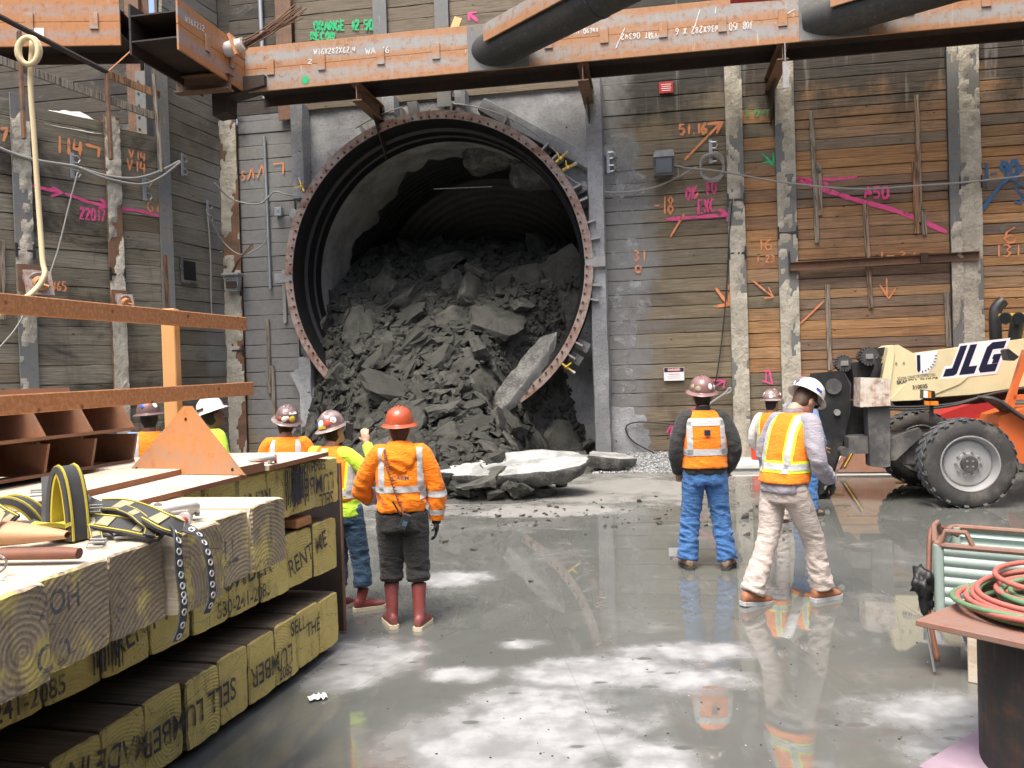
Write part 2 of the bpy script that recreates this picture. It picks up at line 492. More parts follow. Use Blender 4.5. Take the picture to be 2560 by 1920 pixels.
def lagging(name, tones, overspray=False, dark_top=0.0, stain=.5, grey=0.0, x_sc=.45):
    """rough-sawn boards: every board its own tone, grain along the board, knots, water stains"""
    t = T(name)
    ob = t.shift(t.coord(), 53.0)
    grain = t.noise(t.map(ob, (1.2, 8, 42)), 1.6, 7, .65, .6)
    fine = t.noise(t.map(ob, (3, 20, 160)), 1.5, 4, .6)
    base = t.ramp(t.rnd(), [(i / max(1, len(tones) - 1), c) for i, c in enumerate(tones)])
    base = t.mix(t.ss(grain, .35, .68), t.mix(.55, base, (.02, .016, .013)), base)
    base = t.mix(t.math('MULTIPLY', t.ss(fine, .5, .75), .35), base, (.02, .016, .012))
    kn = t.voro(t.map(ob, (2.4, 1, 5.5)), 1.0)
    base = t.mix(t.ss(kn, .10, .035), base, (.045, .025, .015))
    p = t.pos()
    st = t.noise(t.map(p, (.55, .55, .8)), 1.0, 7, .62, .5)
    base = t.mix(t.math('MULTIPLY', t.ss(st, .50, .68), stain), base, (.018, .016, .015))
    drip = t.noise(t.map(p, (4.5, 4.5, .35)), 1.2, 5, .6)
    base = t.mix(t.math('MULTIPLY', t.ss(drip, .56, .74), .45 * stain), base, (.03, .027, .025))
    # pale lime and cement smears
    lm = t.noise(t.map(p, (1.3, 1.3, 1.9), (5, 2, 1)), 1.1, 8, .72, .8)
    base = t.mix(t.math('MULTIPLY', t.ss(lm, .58, .72), .42), base, (.26, .26, .25))
    if grey: base = t.mix(grey, base, (.16, .158, .145))
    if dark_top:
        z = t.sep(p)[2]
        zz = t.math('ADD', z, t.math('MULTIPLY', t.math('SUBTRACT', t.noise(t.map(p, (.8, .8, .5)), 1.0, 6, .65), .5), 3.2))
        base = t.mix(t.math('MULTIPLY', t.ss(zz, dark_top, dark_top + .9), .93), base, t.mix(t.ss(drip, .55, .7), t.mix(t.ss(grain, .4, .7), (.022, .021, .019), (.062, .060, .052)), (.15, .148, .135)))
    if overspray:
        d = t.vmath('LENGTH', t.vmath('SUBTRACT', t.vmath('MULTIPLY', p, (1, 1, .55)), (RINGC[0] - .2, RINGC[1], RINGC[2] * .55)))
        d = t.math('ADD', d, t.math('MULTIPLY', t.math('SUBTRACT', t.noise(t.map(p, (.8, .8, .75), (3, 0, 7)), 1.0, 5, .6), .5), 3.4))
        m = t.ss(d, overspray, overspray - .75)
        base = t.mix(t.math('MULTIPLY', m, .9), base, t.mix(t.noise(p, 9, 4), (.15, .152, .15), (.255, .258, .258)))
    h = t.math('ADD', t.math('MULTIPLY', grain, .8), t.math('MULTIPLY', fine, .35))
    M[name] = t.out(base, t.fmix(st, .9, .62), 0, t.bump(h, .55, .012), .3)

def timber_mat(name, a, b, ring=False, paint=None, yellow=0.0):
    t = T(name); ob = t.shift(t.coord(), 29.0)
    if ring:
        q = t.vmath('ADD', t.map(t.coord(), (1, .05, 1)), t.vmath('MULTIPLY', t.vmath('SUBTRACT', t.n_rand(), (.5, .5, .5)), (.34, 0, .36)))
        w = t.wave(q, 17, 2.2, 'RINGS', 3, 1.4, 'Y')
        f = t.noise(t.map(ob, (1, .2, 1)), 60, 5, .7)
        base = t.mix(t.math('MULTIPLY', t.ss(w, .2, .9), .6), a, b)
        base = t.mix(t.math('MULTIPLY', t.ss(f, .45, .7), .5), base, tuple(x * .55 for x in a))
        rad = t.noise(t.map(ob, (2, .2, 9)), 4, 3, .6)
        big = t.noise(ob, 5.5, 5, .65)
        base = t.mix(t.math('MULTIPLY', t.math('FRACT', t.math('MULTIPLY', t.rnd(), 5.7)), .45), base, (.17, .13, .095))
        if yellow:
            ycol = t.mix(t.noise(ob, 14, 4), (.48, .385, .12), (.64, .53, .20))
            base = t.mix(t.math('MULTIPLY', t.ss(big, .62 - .45 * yellow, .72 - .3 * yellow), .92), base, ycol)
        base = t.mix(t.math('MULTIPLY', t.ss(t.noise(t.map(ob, (5, .2, 1.4)), 2.6, 7, .7), .52, .68), .5), base, (.075, .06, .045))
        crack = t.voro(t.map(ob, (1, .2, 1.8)), 3.2, 'DISTANCE_TO_EDGE')
        base = t.mix(t.math('MULTIPLY', t.math('MULTIPLY', t.ss(crack, .012, .002), t.ss(f, .45, .55)), .7), base, (.02, .015, .01))
        base = t.mix(t.math('MULTIPLY', t.ss(rad, .55, .75), .25), base, (.05, .04, .03))
        M[name] = t.out(base, .85, 0, t.bump(t.math('ADD', t.math('MULTIPLY', w, .5), f), .6, .008), .25)
    else:
        g = t.noise(t.map(ob, (26, .9, 26)), 1.5, 6, .6, .4)
        st = t.noise(ob, 2.2, 6, .65)
        base = t.mix(t.ss(g, .35, .7), a, b)
        base = t.mix(t.math('MULTIPLY', t.ss(st, .5, .7), .45), base, tuple(x * .5 for x in a))
        M[name] = t.out(base, .8, 0, t.bump(g, .5, .008), .3)
def _nrand(s):
    c = s.n('ShaderNodeCombineXYZ'); r = s.rnd()
    s.set(c.inputs[0], s.math('FRACT', s.math('MULTIPLY', r, 7.31))); s.set(c.inputs[2], s.math('FRACT', s.math('MULTIPLY', r, 13.7)))
    return c.outputs[0]
T.n_rand = _nrand

def rust(name, scale_col=(.20, .205, .225), orange=(.36, .14, .045), deep=(.13, .05, .024), amount=.5, streak=True, bands=0.0, dirt=.3, white=.25):
    t = T(name); ob = t.shift(t.coord(), 17.0)
    n1 = t.noise(t.map(ob, (.45, 1.1, 2.6)), 1.5, 9, .72, .4)
    n2 = t.noise(ob, 9, 6, .68)
    n3 = t.noise(t.map(ob, (24, 24, 1.3)), 1.0, 6, .7)
    f = t.math('ADD', t.math('MULTIPLY', n1, .62), t.math('MULTIPLY', n2, .22))
    f = t.math('ADD', f, t.math('MULTIPLY', n3, .26))
    if bands:
        z = t.sep(t.coord())[2]
        f = t.math('ADD', f, t.math('MULTIPLY', t.math('SINE', t.math('MULTIPLY_ADD', z, bands, 1.57)), .085))
    lo = .62 - amount * .32
    c = t.mix(t.ss(f, lo - .03, lo + .22), scale_col, orange)
    c = t.mix(t.math('MULTIPLY', t.ss(n2, .5, .74), .75), c, deep)
    c = t.mix(t.math('MULTIPLY', t.ss(n3, .60, .75), .5), c, tuple(min(1, x * 1.35) for x in orange))
    wh = t.noise(t.map(ob, (13, 13, 1.6), (4, 4, 4)), 1.0, 8, .74, .3)
    c = t.mix(t.math('MULTIPLY', t.ss(wh, .60, .70), white), c, (.50, .46, .40))
    M[name] = t.out(c, t.fmix(n2, .5, .82), 0.0, t.bump(t.math('ADD', n2, n3), .3, .006), .45)

def cloth(name, col, var=.22, scale=8.0, rough=.85, weave=240, wr=.5, dirt=0.0, dirtcol=(.1, .09, .08), sheen=.15):
    t = T(name); ob = t.coord()
    n = t.noise(t.map(ob, (1.0, 1.0, 1.7)), scale, 5, .6, .6)
    f = t.noise(ob, weave, 2, .5)
    big = t.noise(t.map(ob, (1.0, 1.0, 2.2)), 13, 3, .5, 1.4)
    c = t.mix(n, tuple(x * (1 - var) for x in col), tuple(min(1, x * (1 + var)) for x in col))
    if dirt: c = t.mix(t.math('MULTIPLY', t.ss(t.noise(ob, 5, 6, .7), .5, .72), dirt), c, dirtcol)
    h = t.math('ADD', t.math('MULTIPLY', big, 1.0), t.math('MULTIPLY', f, .04))
    M[name] = t.out(c, rough, 0, t.bump(h, wr * .55, .03), .2, 0, sheen)

def spray_mat(name, col, scale=6, thr=.43):
    # thin worn paint: bare wood shows through where the paint missed
    t = T(name); p = t.pos(); n = t.noise(p, scale, 7, .72, .3)
    b = t.n('ShaderNodeBsdfPrincipled'); b.inputs['Roughness'].default_value = .85; t.set(b.inputs['Base Color'], t.mix(n, tuple(x * .75 for x in col), col))
    tr = t.n('ShaderNodeBsdfTransparent'); mx = t.n('ShaderNodeMixShader'); o = t.n('ShaderNodeOutputMaterial')
    t.set(mx.inputs[0], t.ss(n, thr - .16, thr + .06, .12, .95))
    t.nt.links.new(tr.outputs[0], mx.inputs[1]); t.nt.links.new(b.outputs[0], mx.inputs[2]); t.nt.links.new(mx.outputs[0], o.inputs[0])
    M[name] = t.mat
def make_mats():
    spray_mat('cement_splash', (.36, .37, .372), 2.6, .60); spray_mat('mud_film', (.20, .19, .168), 6, .66)
    brown = [(.19, .148, .095), (.26, .205, .135), (.195, .165, .12), (.32, .255, .16), (.245, .20, .14)]
    greyb = [(.20, .175, .125), (.275, .25, .195), (.22, .19, .135), (.32, .29, .225), (.195, .15, .10)]
    orng = [(.46, .235, .10), (.32, .19, .105), (.56, .295, .12), (.25, .19, .14), (.62, .35, .155), (.42, .235, .115), (.21, .165, .13), (.54, .275, .11)]
    lagging('lagging_left', greyb, False, 0, .9, .0)
    lagging('lagging_corner', greyb, 4.9, 0, .6, .25)
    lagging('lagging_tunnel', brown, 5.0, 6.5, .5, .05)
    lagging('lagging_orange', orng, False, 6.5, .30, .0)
    lagging('lagging_upper', [(.21, .165, .11), (.26, .205, .14), (.18, .145, .10), (.235, .19, .13)], False, 0, .3, .1)
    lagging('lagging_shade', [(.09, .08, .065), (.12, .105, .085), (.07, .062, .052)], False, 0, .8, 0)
    # --- ground
    t = T('wet_concrete'); p = t.pos()
    n1 = t.noise(p, .9, 7, .6, .4); n2 = t.noise(p, 4.5, 6, .62); n3 = t.noise(p, 26, 5, .65)
    blobs = [(D(1330, 1450), .95, .33), (D(1180, 1560), .85, .5), (D(1080, 1640), .75, .7), (D(1000, 1455), .35, .16), (D(1120, 1390), .32, .14), (D(1480, 1410), .75, .20),
             (D(800, 1420), .52, .36), (D(730, 1470), .36, .3), (D(2060, 1540), .7, .28), (D(2130, 1640), .5, .4), (D(1500, 1465), .55, .2),
             (D(1380, 1050), 1.6, .5), (D(1180, 1105), 1.3, .35),
             (D(960, 1250), .6, .25), (D(1420, 1640), .35, .25)]
    acc = None
    for (px, rx, ry) in blobs:
        w = P_floor(px)
        sx, sy = 1 / rx, 1 / (ry * 1.5)
        q = t.vmath('LENGTH', t.vmath('MULTIPLY', t.vmath('SUBTRACT', p, (w.x, w.y, 0)), (sx, sy, 0)))
        g = t.math('MAXIMUM', t.math('SUBTRACT', 1.0, q), 0.0)
        acc = g if acc is None else t.math('MAXIMUM', acc, g)
    edge = t.math('ADD', t.math('MULTIPLY', t.math('SUBTRACT', n1, .5), 1.5), t.math('MULTIPLY', t.math('SUBTRACT', n2, .5), .6))
    y = t.sep(p)[1]
    far = t.math('MULTIPLY', t.math('MULTIPLY', t.ss(y, 9.5, 13.0), t.ss(t.sep(p)[0], 4.6, 2.2)), .50)
    m = t.math('ADD', t.math('ADD', acc, far), edge)
    m = t.math('SUBTRACT', m, t.ss(t.voro(t.map(p, (1.6, 3.2, 1)), 1.9), .22, .05, 0, .45))
    dry = t.math('MULTIPLY', t.ss(m, .24, .66), t.fmix(t.ss(n2, .3, .6), .72, 1.0))
    damp = t.ss(m, .05, .38)
    wetc = t.mix(n1, (.098, .104, .098), (.148, .154, .144))
    wetc = t.mix(t.ss(n2, .48, .75), wetc, (.108, .108, .103))
    scuff = t.noise(t.map(p, (5.5, .8, 1), (0, 0, 0), (0, 0, .5)), 1.3, 7, .7)
    wetc = t.mix(t.math('MULTIPLY', t.ss(scuff, .55, .72), .4), wetc, (.22, .22, .21))
    dryc = t.mix(t.ss(n2, .3, .7), (.20, .204, .208), (.325, .332, .34))
    dryc = t.mix(t.ss(y, 9.0, 12.5), dryc, t.mix(n2, (.15, .147, .138), (.27, .265, .25)))
    dryc = t.mix(t.math('MULTIPLY', t.ss(n3, .55, .7), .3), dryc, (.2, .2, .2))
    c = t.mix(damp, wetc, t.mix(.4, wetc, dryc)); c = t.mix(dry, c, dryc)
    # drill-hole dots, score lines
    sc1 = t.voro(t.map(p, (.7, .22, 1), (0, 0, 0), (0, 0, .35)), 1.0, 'DISTANCE_TO_EDGE')
    c = t.mix(t.math('MULTIPLY', t.ss(sc1, .004, .001), .22), c, (.06, .06, .06))
    spk = t.voro(p, 5.5); c = t.mix(t.ss(spk, .035, .02), c, (.55, .55, .53))
    wetr = t.fmix(t.ss(n2, .45, .8), .012, .05)
    r = t.fmix(damp, wetr, .24); r = t.fmix(dry, r, .72)
    hb = t.math('ADD', t.math('MULTIPLY', n3, t.fmix(dry, .05, .6)), t.math('MULTIPLY', n1, .05))
    M['wet_concrete'] = t.out(c, r, 0, t.bump(hb, .06, .01), 1.0)
    t = T('shotcrete'); p = t.pos()
    n1 = t.noise(p, 1.0, 6, .6); n2 = t.noise(p, 14, 5, .65); n3 = t.noise(p, 60, 3, .6)
    v = t.voro(t.vmath('ADD', p, t.vmath('MULTIPLY', t.noise(p, 8, 3, .5, 0, 'Color'), (.25, .25, .25))), 3.2)
    c = t.mix(t.ss(n1, .35, .66), (.215, .22, .23), (.385, .393, .405)); c = t.mix(t.math('MULTIPLY', t.ss(n2, .45, .7), .4), c, (.15, .155, .16))
    vp = t.voro(p, 24); c = t.mix(t.math('MULTIPLY', t.ss(vp, .22, .12), .55), c, (.085, .088, .09))
    pit = t.ss(v, .10, .045); c = t.mix(pit, c, (.04, .04, .04))
    M['shotcrete'] = t.out(c, .9, 0, t.bump(t.math('ADD', t.math('ADD', n2, t.math('MULTIPLY', n3, .5)), t.math('MULTIPLY', t.ss(vp, .05, .3), .8)), .7, .02), .25)
    t = T('rock'); p = t.shift(t.coord(), 23.0)
    n1 = t.noise(t.map(p, (1, 1, 3.0)), 2.6, 9, .70, .3); n2 = t.noise(p, 21, 8, .78)
    c = t.mix(t.rnd(), (.056, .057, .052), (.132, .13, .115)); c = t.mix(t.ss(n1, .4, .65), c, (.048, .049, .044))
    c = t.mix(t.math('MULTIPLY', t.ss(n2, .52, .74), .5), c, (.155, .152, .135))
    M['rock'] = t.out(c, .92, 0, t.bump(t.math('ADD', n1, t.math('MULTIPLY', n2, .8)), 1.0, .05), .2)
    t = T('muck'); p = t.pos()
    n1 = t.noise(p, 3, 8, .7); v = t.voro(p, 7.0)
    c = t.mix(n1, (.05, .051, .048), (.10, .10, .092))
    M['muck'] = t.out(c, .95, 0, t.bump(t.math('ADD', n1, v), .9, .06), .2)
    t = T('old_concrete'); p = t.coord(); n1 = t.noise(p, 2.4, 7, .65); n2 = t.noise(p, 15, 6, .7)
    c = t.mix(t.ss(n1, .35, .62), (.21, .216, .212), (.41, .42, .415)); c = t.mix(t.math('MULTIPLY', t.ss(n2, .5, .7), .5), c, (.16, .16, .155))
    M['old_concrete'] = t.out(c, .9, 0, t.bump(t.math('ADD', n1, n2), .8, .03), .25)
    t = T('broken_concrete'); p = t.coord(); n1 = t.noise(p, 3.4, 8, .72); n2 = t.noise(p, 20, 5, .7)
    c = t.mix(t.ss(n1, .38, .66), (.085, .085, .08), (.20, .20, .19)); c = t.mix(t.ss(n2, .55, .75), c, (.34, .34, .33))
    M['broken_concrete'] = t.out(c, .92, 0, t.bump(t.math('ADD', n1, n2), 1.0, .05), .2)
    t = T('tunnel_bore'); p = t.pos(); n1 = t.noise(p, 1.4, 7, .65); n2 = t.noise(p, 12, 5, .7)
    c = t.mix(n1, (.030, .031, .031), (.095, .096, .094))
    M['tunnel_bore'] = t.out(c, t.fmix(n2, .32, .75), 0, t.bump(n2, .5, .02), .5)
    plain('ribbed_muck', (.15, .15, .142), .55, 0, .4, 9, .4)
    plain('collar_concrete', (.33, .325, .305), .88, 0, .35, 3.0, .6, .25, 0, .5, (.05, .05, .048))
    plain('black_rubber', (.012, .012, .013), .5, 0, .3, 10, .2)
    t = T('gravel_mat'); p = t.coord(); c = t.ramp(t.voro(p, 22, 'F1', 'Color'), [(0, (.16, .165, .17)), (.5, (.32, .33, .335)), (1, (.5, .51, .51))])
    M['gravel_mat'] = t.out(c, .9, 0, t.bump(t.voro(p, 22), .6, .02), .3)
    t = T('grout'); p = t.pos(); n1 = t.noise(p, 3, 7, .7); n2 = t.noise(p, 18, 6, .7)
    c = t.mix(t.ss(n1, .3, .65), (.36, .33, .27), (.52, .485, .405)); c = t.mix(t.math('MULTIPLY', t.ss(n2, .5, .72), .45), c, (.17, .15, .12))
    M['grout'] = t.out(c, .95, 0, t.bump(t.math('ADD', n1, n2), 1.0, .035), .2)
    # --- steel
    rust('rust_wale', (.28, .278, .27), (.36, .175, .078), (.20, .09, .042), .58, bands=14.41, white=.7)
    rust('rust_corner', (.25, .235, .23), (.385, .165, .06), (.22, .09, .038), .78, bands=14.41, white=.35)
    rust('rust_orange', (.27, .21, .17), (.46, .19, .065), (.30, .115, .04), .72, white=.12)
    rust('rust_dark', (.022, .020, .019), (.055, .026, .015), (.026, .015, .011), .45, white=.06)
    rust('rust_ring', (.34, .275, .245), (.19, .085, .05), (.105, .048, .034), .42, white=.5)
    rust('rust_plate', (.22, .15, .13), (.28, .13, .08), (.17, .08, .055), .5, white=.3)
    rust('rust_rail', (.08, .055, .045), (.21, .11, .06), (.10, .05, .03), .6, white=.1)
    rust('pile_steel', (.145, .155, .158), (.21, .18, .14), (.09, .088, .082), .34, white=.35)
    rust('black_pipe', (.022, .021, .021), (.14, .062, .032), (.035, .024, .02), .25, white=.12)
    rust('strut_steel', (.035, .035, .034), (.085, .075, .06), (.018, .018, .018), .30, white=.25)
    rust('frame_steel', (.21, .125, .085), (.32, .15, .08), (.15, .075, .05), .5, white=.1)
    rust('rusty_white', (.62, .58, .52), (.36, .17, .08), (.22, .10, .05), .35, white=.5)
    plain('galvanised', (.36, .38, .40), .42, .6, .2, 14, .1)
    plain('dull_steel', (.34, .335, .33), .5, .4, .25, 12, .2, .4, 0, .4)
    plain('white_steel', (.60, .60, .59), .4, .1, .12, 14, .12, .5, 0, .4, (.3, .28, .26))
    plain('brass', (.60, .42, .12), .3, .8, .15, 30, 0)
    plain('yellow_plastic', (.75, .50, .03), .4, 0, .1, 20, 0)
    plain('cable_grey', (.27, .265, .25), .6, 0, .15, 10, 0)
    plain('cable_black', (.03, .03, .03), .55, 0, .15, 10, 0)
    plain('rope', (.62, .50, .30), .85, 0, .2, 60, .5)
    plain('black_paint', (.020, .021, .023), .38, 0, .4, 7, .08, .5, 0, .45, (.09, .088, .082))
    plain('dusty_black', (.06, .06, .062), .6, 0, .4, 6, .2, .4, 0, .8, (.20, .19, .175))
    plain('cream_paint', (.74, .66, .40), .42, 0, .07, 3, .02, .5, .08, .38, (.48, .40, .25))
    plain('orange_paint', (.66, .145, .035), .42, 0, .1, 4, .02, .5, .1, .4, (.4, .16, .06))
    plain('tyre', (.085, .09, .10), .85, 0, .3, 8, .3, .3, 0, .8, (.13, .128, .125))
    plain('tyre_wall', (.05, .05, .05), .82, 0, .3, 8, .2, .3, 0, .7, (.17, .155, .14))
    plain('rim_grey', (.44, .445, .45), .42, .35, .12, 4, .05, .5, 0, .45, (.25, .235, .21))
    plain('red_paint', (.38, .03, .03), .4, 0, .15, 6, .03)
    plain('red_plastic', (.62, .06, .03), .4, 0, .1, 6, .03)
    plain('blue_black', (.012, .015, .045), .4, 0, .1, 6, 0)
    plain('navy_ink', (.02, .02, .05), .6, 0, .1, 6, 0)
    plain('white_paint', (.80, .80, .80), .4, 0, .05, 6, 0)
    plain('red_ink', (.42, .025, .03), .5, 0, .1, 6, 0)
    plain('amber_lens', (.80, .22, .02), .2, 0, .1, 6, 0, .6, .3)
    plain('clear_lens', (.75, .75, .72), .1, 0, .1, 6, 0, .6, .4)
    plain('glass_dark', (.02, .022, .025), .08, 0, .1, 6, 0, .7)
    spray_mat('stencil_ink', (.035, .037, .05), 9, .47); spray_mat('stencil_faded', (.07, .075, .10), 11, .54)
    spray_mat('chalk', (.70, .70, .68), 14, .40)
    for k_, c_ in (('pink', (.80, .10, .29)), ('orange', (.80, .30, .13)), ('green', (.03, .50, .20)), ('blue', (.05, .16, .34))): spray_mat('spray_' + k_, c_)
    plain('paper', (.82, .82, .80), .8, 0, .05, 12, .2)
    plain('soil', (.10, .085, .065), .95, 0, .35, 3, .6)
    plain('white_cement', (.66, .65, .62), .9, 0, .15, 4, .5)
    plain('fresh_lumber', (.62, .34, .14), .7, 0, .15, 3, .1)
    t = T('rail_lumber'); ob = t.coord(); g = t.noise(t.map(ob, (1.1, 30, 30)), 1.5, 6, .6, .5); kn = t.voro(t.map(ob, (2.2, 8, 8)), 1.0)
    c = t.mix(t.ss(g, .35, .7), (.33, .145, .062), (.47, .23, .105)); c = t.mix(t.ss(kn, .16, .05), c, (.14, .05, .02))
    M['rail_lumber'] = t.out(c, .7, 0, t.bump(g, .25, .006), .3)
    t = T('batten_wood'); ob = t.shift(t.coord(), 19.0); g = t.noise(t.map(ob, (30, 30, 1.4)), 1.5, 6, .6, .4)
    c = t.ramp(t.rnd(), [(0, (.24, .215, .18)), (.5, (.30, .26, .21)), (1, (.38, .20, .10))]); c = t.mix(t.ss(g, .6, .35), c, (.06, .045, .03))
    M['batten_wood'] = t.out(c, .85, 0, t.bump(g, .4, .006), .3)
    t = T('plywood'); ob = t.shift(t.coord(), 9.0); g = t.noise(t.map(ob, (2, 24, 6)), 1.5, 7, .65, .6); st = t.noise(ob, 2.5, 6, .7)
    c = t.mix(t.ss(g, .3, .7), (.46, .38, .29), (.68, .60, .50)); c = t.mix(t.math('MULTIPLY', t.ss(st, .5, .7), .5), c, (.30, .18, .10))
    M['plywood'] = t.out(c, .75, 0, t.bump(g, .25, .004), .3)
    plain('ply_edge', (.25, .11, .055), .8, 0, .3, 25, .3)
    timber_mat('timber_side', (.47, .40, .30), (.66, .59, .48))
    timber_mat('timber_shaded', (.10, .08, .058), (.19, .155, .11))  # darker copy of timber_side: shade low in the stack put into the colour
    timber_mat('timber_end', (.31, .245, .165), (.52, .44, .32), True, yellow=.30)
    timber_mat('timber_yellow', (.30, .23, .11), (.44, .33, .14), True, yellow=1.25)
    # --- bin
    t = T('teal_tin'); ob = t.coord(); n1 = t.noise(ob, 4, 7, .68); n2 = t.noise(ob, 26, 5, .7)
    c = t.mix(n1, (.25, .345, .32), (.40, .47, .435)); c = t.mix(t.ss(n2, .62, .74), c, (.30, .13, .06)); c = t.mix(t.math('MULTIPLY', t.ss(n1, .56, .72), .6), c, (.55, .60, .55))
    M['teal_tin'] = t.out(c, .5, .1, t.bump(n2, .15, .004), .5)
    plain('hose_red', (.46, .14, .115), .5, 0, .2, 30, .05)
    plain('hose_green', (.13, .235, .13), .5, 0, .25, 30, .05)
    plain('leather', (.52, .30, .17), .6, 0, .2, 9, .2, .4, 0, .35, (.30, .15, .08))
    plain('leather_dark', (.20, .085, .055), .6, 0, .3, 12, .2)
    plain('web_black', (.055, .056, .06), .8, 0, .25, 30, .2)
    plain('web_yellow', (.50, .42, .06), .75, 0, .12, 30, .1)
    plain('pink_plate', (.32, .24, .30), .6, 0, .3, 5, .1)
    # --- people
    plain('skin', (.36, .19, .125), .5, 0, .12, 14, .05, .4)
    plain('skin_light', (.50, .29, .21), .5, 0, .12, 14, .05, .4)
    plain('skin_dark', (.19, .095, .062), .5, 0, .12, 14, .05, .4)
    plain('hair', (.018, .013, .010), .6, 0, .3, 80, .3)
    plain('hair_brown', (.07, .04, .025), .6, 0, .3, 80, .3)
    cloth('hivis_orange', (.96, .235, .015), .12, 9, .7, 240, .6, .42, (.55, .14, .04))
    cloth('hivis_hoodie', (.96, .225, .01), .14, 9, .75, 240, .8, .15, (.5, .1, .02))
    cloth('hivis_lime', (.50, .80, .06), .12, 9, .7, 240, .7)
    cloth('lime_edge', (.62, .82, .05), .08, 9, .7, 240, .2)
    cloth('tape', (.47, .48, .49), .10, 16, .38, 240, .3, .25, (.3, .29, .28))
    cloth('denim', (.055, .15, .36), .38, 12, .85, 300, .9, .15, (.14, .24, .45))
    cloth('denim_dark', (.045, .088, .15), .35, 12, .85, 300, .9)
    cloth('black_work', (.026, .025, .026), .3, 10, .9, 300, .9, .35, (.055, .052, .05))
    cloth('black_jacket', (.036, .037, .037), .3, 10, .7, 300, .8)
    cloth('khaki', (.50, .435, .40), .12, 10, .85, 300, .7, .25, (.38, .32, .28))
    cloth('grey_shirt', (.30, .285, .33), .18, 10, .85, 300, .8)
    cloth('white_shirt', (.70, .69, .70), .1, 10, .85, 300, .6)
    cloth('blue_shirt', (.17, .27, .46), .2, 10, .85, 300, .6)
    cloth('glove_black', (.018, .018, .019), .3, 10, .8, 300, .5)
    plain('boot_brown', (.19, .12, .075), .75, 0, .35, 14, .4, .3, 0, .5, (.30, .25, .2))
    plain('boot_tan', (.34, .13, .065), .65, 0, .25, 14, .3, .3, 0, .3, (.4, .26, .19))
    plain('boot_red', (.20, .045, .042), .5, 0, .25, 8, .15, .4, 0, .55, (.34, .2, .19))
    plain('sole_cream', (.62, .55, .40), .7, 0, .15, 20, .1)
    plain('sole_dark', (.05, .05, .05), .8, 0, .2, 20, .1)
    plain('sole_grey', (.38, .39, .41), .8, 0, .2, 20, .1)
    plain('hat_orange', (.46, .085, .035), .28, 0, .12, 6, .02, .5, .4, .2, (.55, .22, .12))
    plain('hat_brown', (.15, .09, .085), .3, 0, .3, 7, .03, .5, .35, .85, (.46, .40, .39))
    plain('hat_pinkish', (.21, .115, .11), .32, 0, .3, 5, .03, .5, .35, .5, (.50, .34, .34))
    plain('hat_white', (.80, .79, .78), .25, 0, .04, 6, .01, .5, .4)
    plain('patch', (.33, .30, .19), .8, 0, .3, 60, .1)
    plain('sticker_white', (.75, .75, .73), .4, 0, .15, 40, 0)
    plain('sticker_yellow', (.75, .55, .05), .4, 0, .15, 40, 0)
    plain('sticker_red', (.55, .08, .05), .4, 0, .15, 40, 0)
    plain('sticker_green', (.04, .35, .09), .4, 0, .15, 40, 0)
    plain('sticker_blue', (.03, .09, .40), .4, 0, .15, 40, 0)
# ------------------------------------------------------------------ tunnel position
RA, RZ = WALL.un(D(949, 588))        # ring centre on the wall, local
RINGC = WALL.w(RA, 0, RZ)
R_OUT, R_IN = 3.25, 3.08
make_mats()
rnd = random.Random(7)

# ------------------------------------------------------------------ ground
t_ = MB()
NX, NY = 60, 60
for i in range(NX + 1):
    for j in range(NY + 1): t_.v.append((-30 + i, -30 + j, 0.0))
for i in range(NX):
    for j in range(NY):
        a = i * (NY + 1) + j; t_.f.append((a, a + NY + 1, a + NY + 2, a + 1)); t_.m.append(0)
structure(t_.build('ground', M['wet_concrete']))
# pale concrete kerb strip along the foot of the right wall
kb = MB(); xs = [i * .5 for i in range(0, 24)]
x0k = WALL.un(D(1540, 990), .3)[0]
for i in range(40):
    pass
kb.box((x0k + 5.5, -.55, .06), (11.0, 1.1, .12), bev=.03)
k_ = kb.build('kerb', M['white_cement'], None, loc=(0, 17.4, 0), rot=(0, 0, AW)); structure(k_)

# ------------------------------------------------------------------ planks
def plank_mesh(name, L, H, mat, rn, th=.07, seg=5):
    mb = MB(); vs = []; fs = []
    for i in range(seg + 1):
        x = -L / 2 + L * i / seg
        jt, jb, jf = rn.uniform(-.007, .004), rn.uniform(-.004, .007), rn.uniform(-.005, .005)
        b = .008
        vs += [(x, 0 + jf, -H / 2 + b + jb), (x, b + jf, -H / 2 + jb), (x, th, -H / 2 + jb), (x, th, H / 2 + jt), (x, b + jf, H / 2 + jt), (x, 0 + jf, H / 2 - b + jt)]
    for i in range(seg):
        for k in range(6):
            l = (k + 1) % 6; fs.append((i * 6 + k, i * 6 + l, i * 6 + 6 + l, i * 6 + 6 + k))
    e = seg * 6
    fs += [tuple(range(5, -1, -1)), tuple(range(e, e + 6))]
    mb.add(vs, fs); return mb.mesh(name, mat)

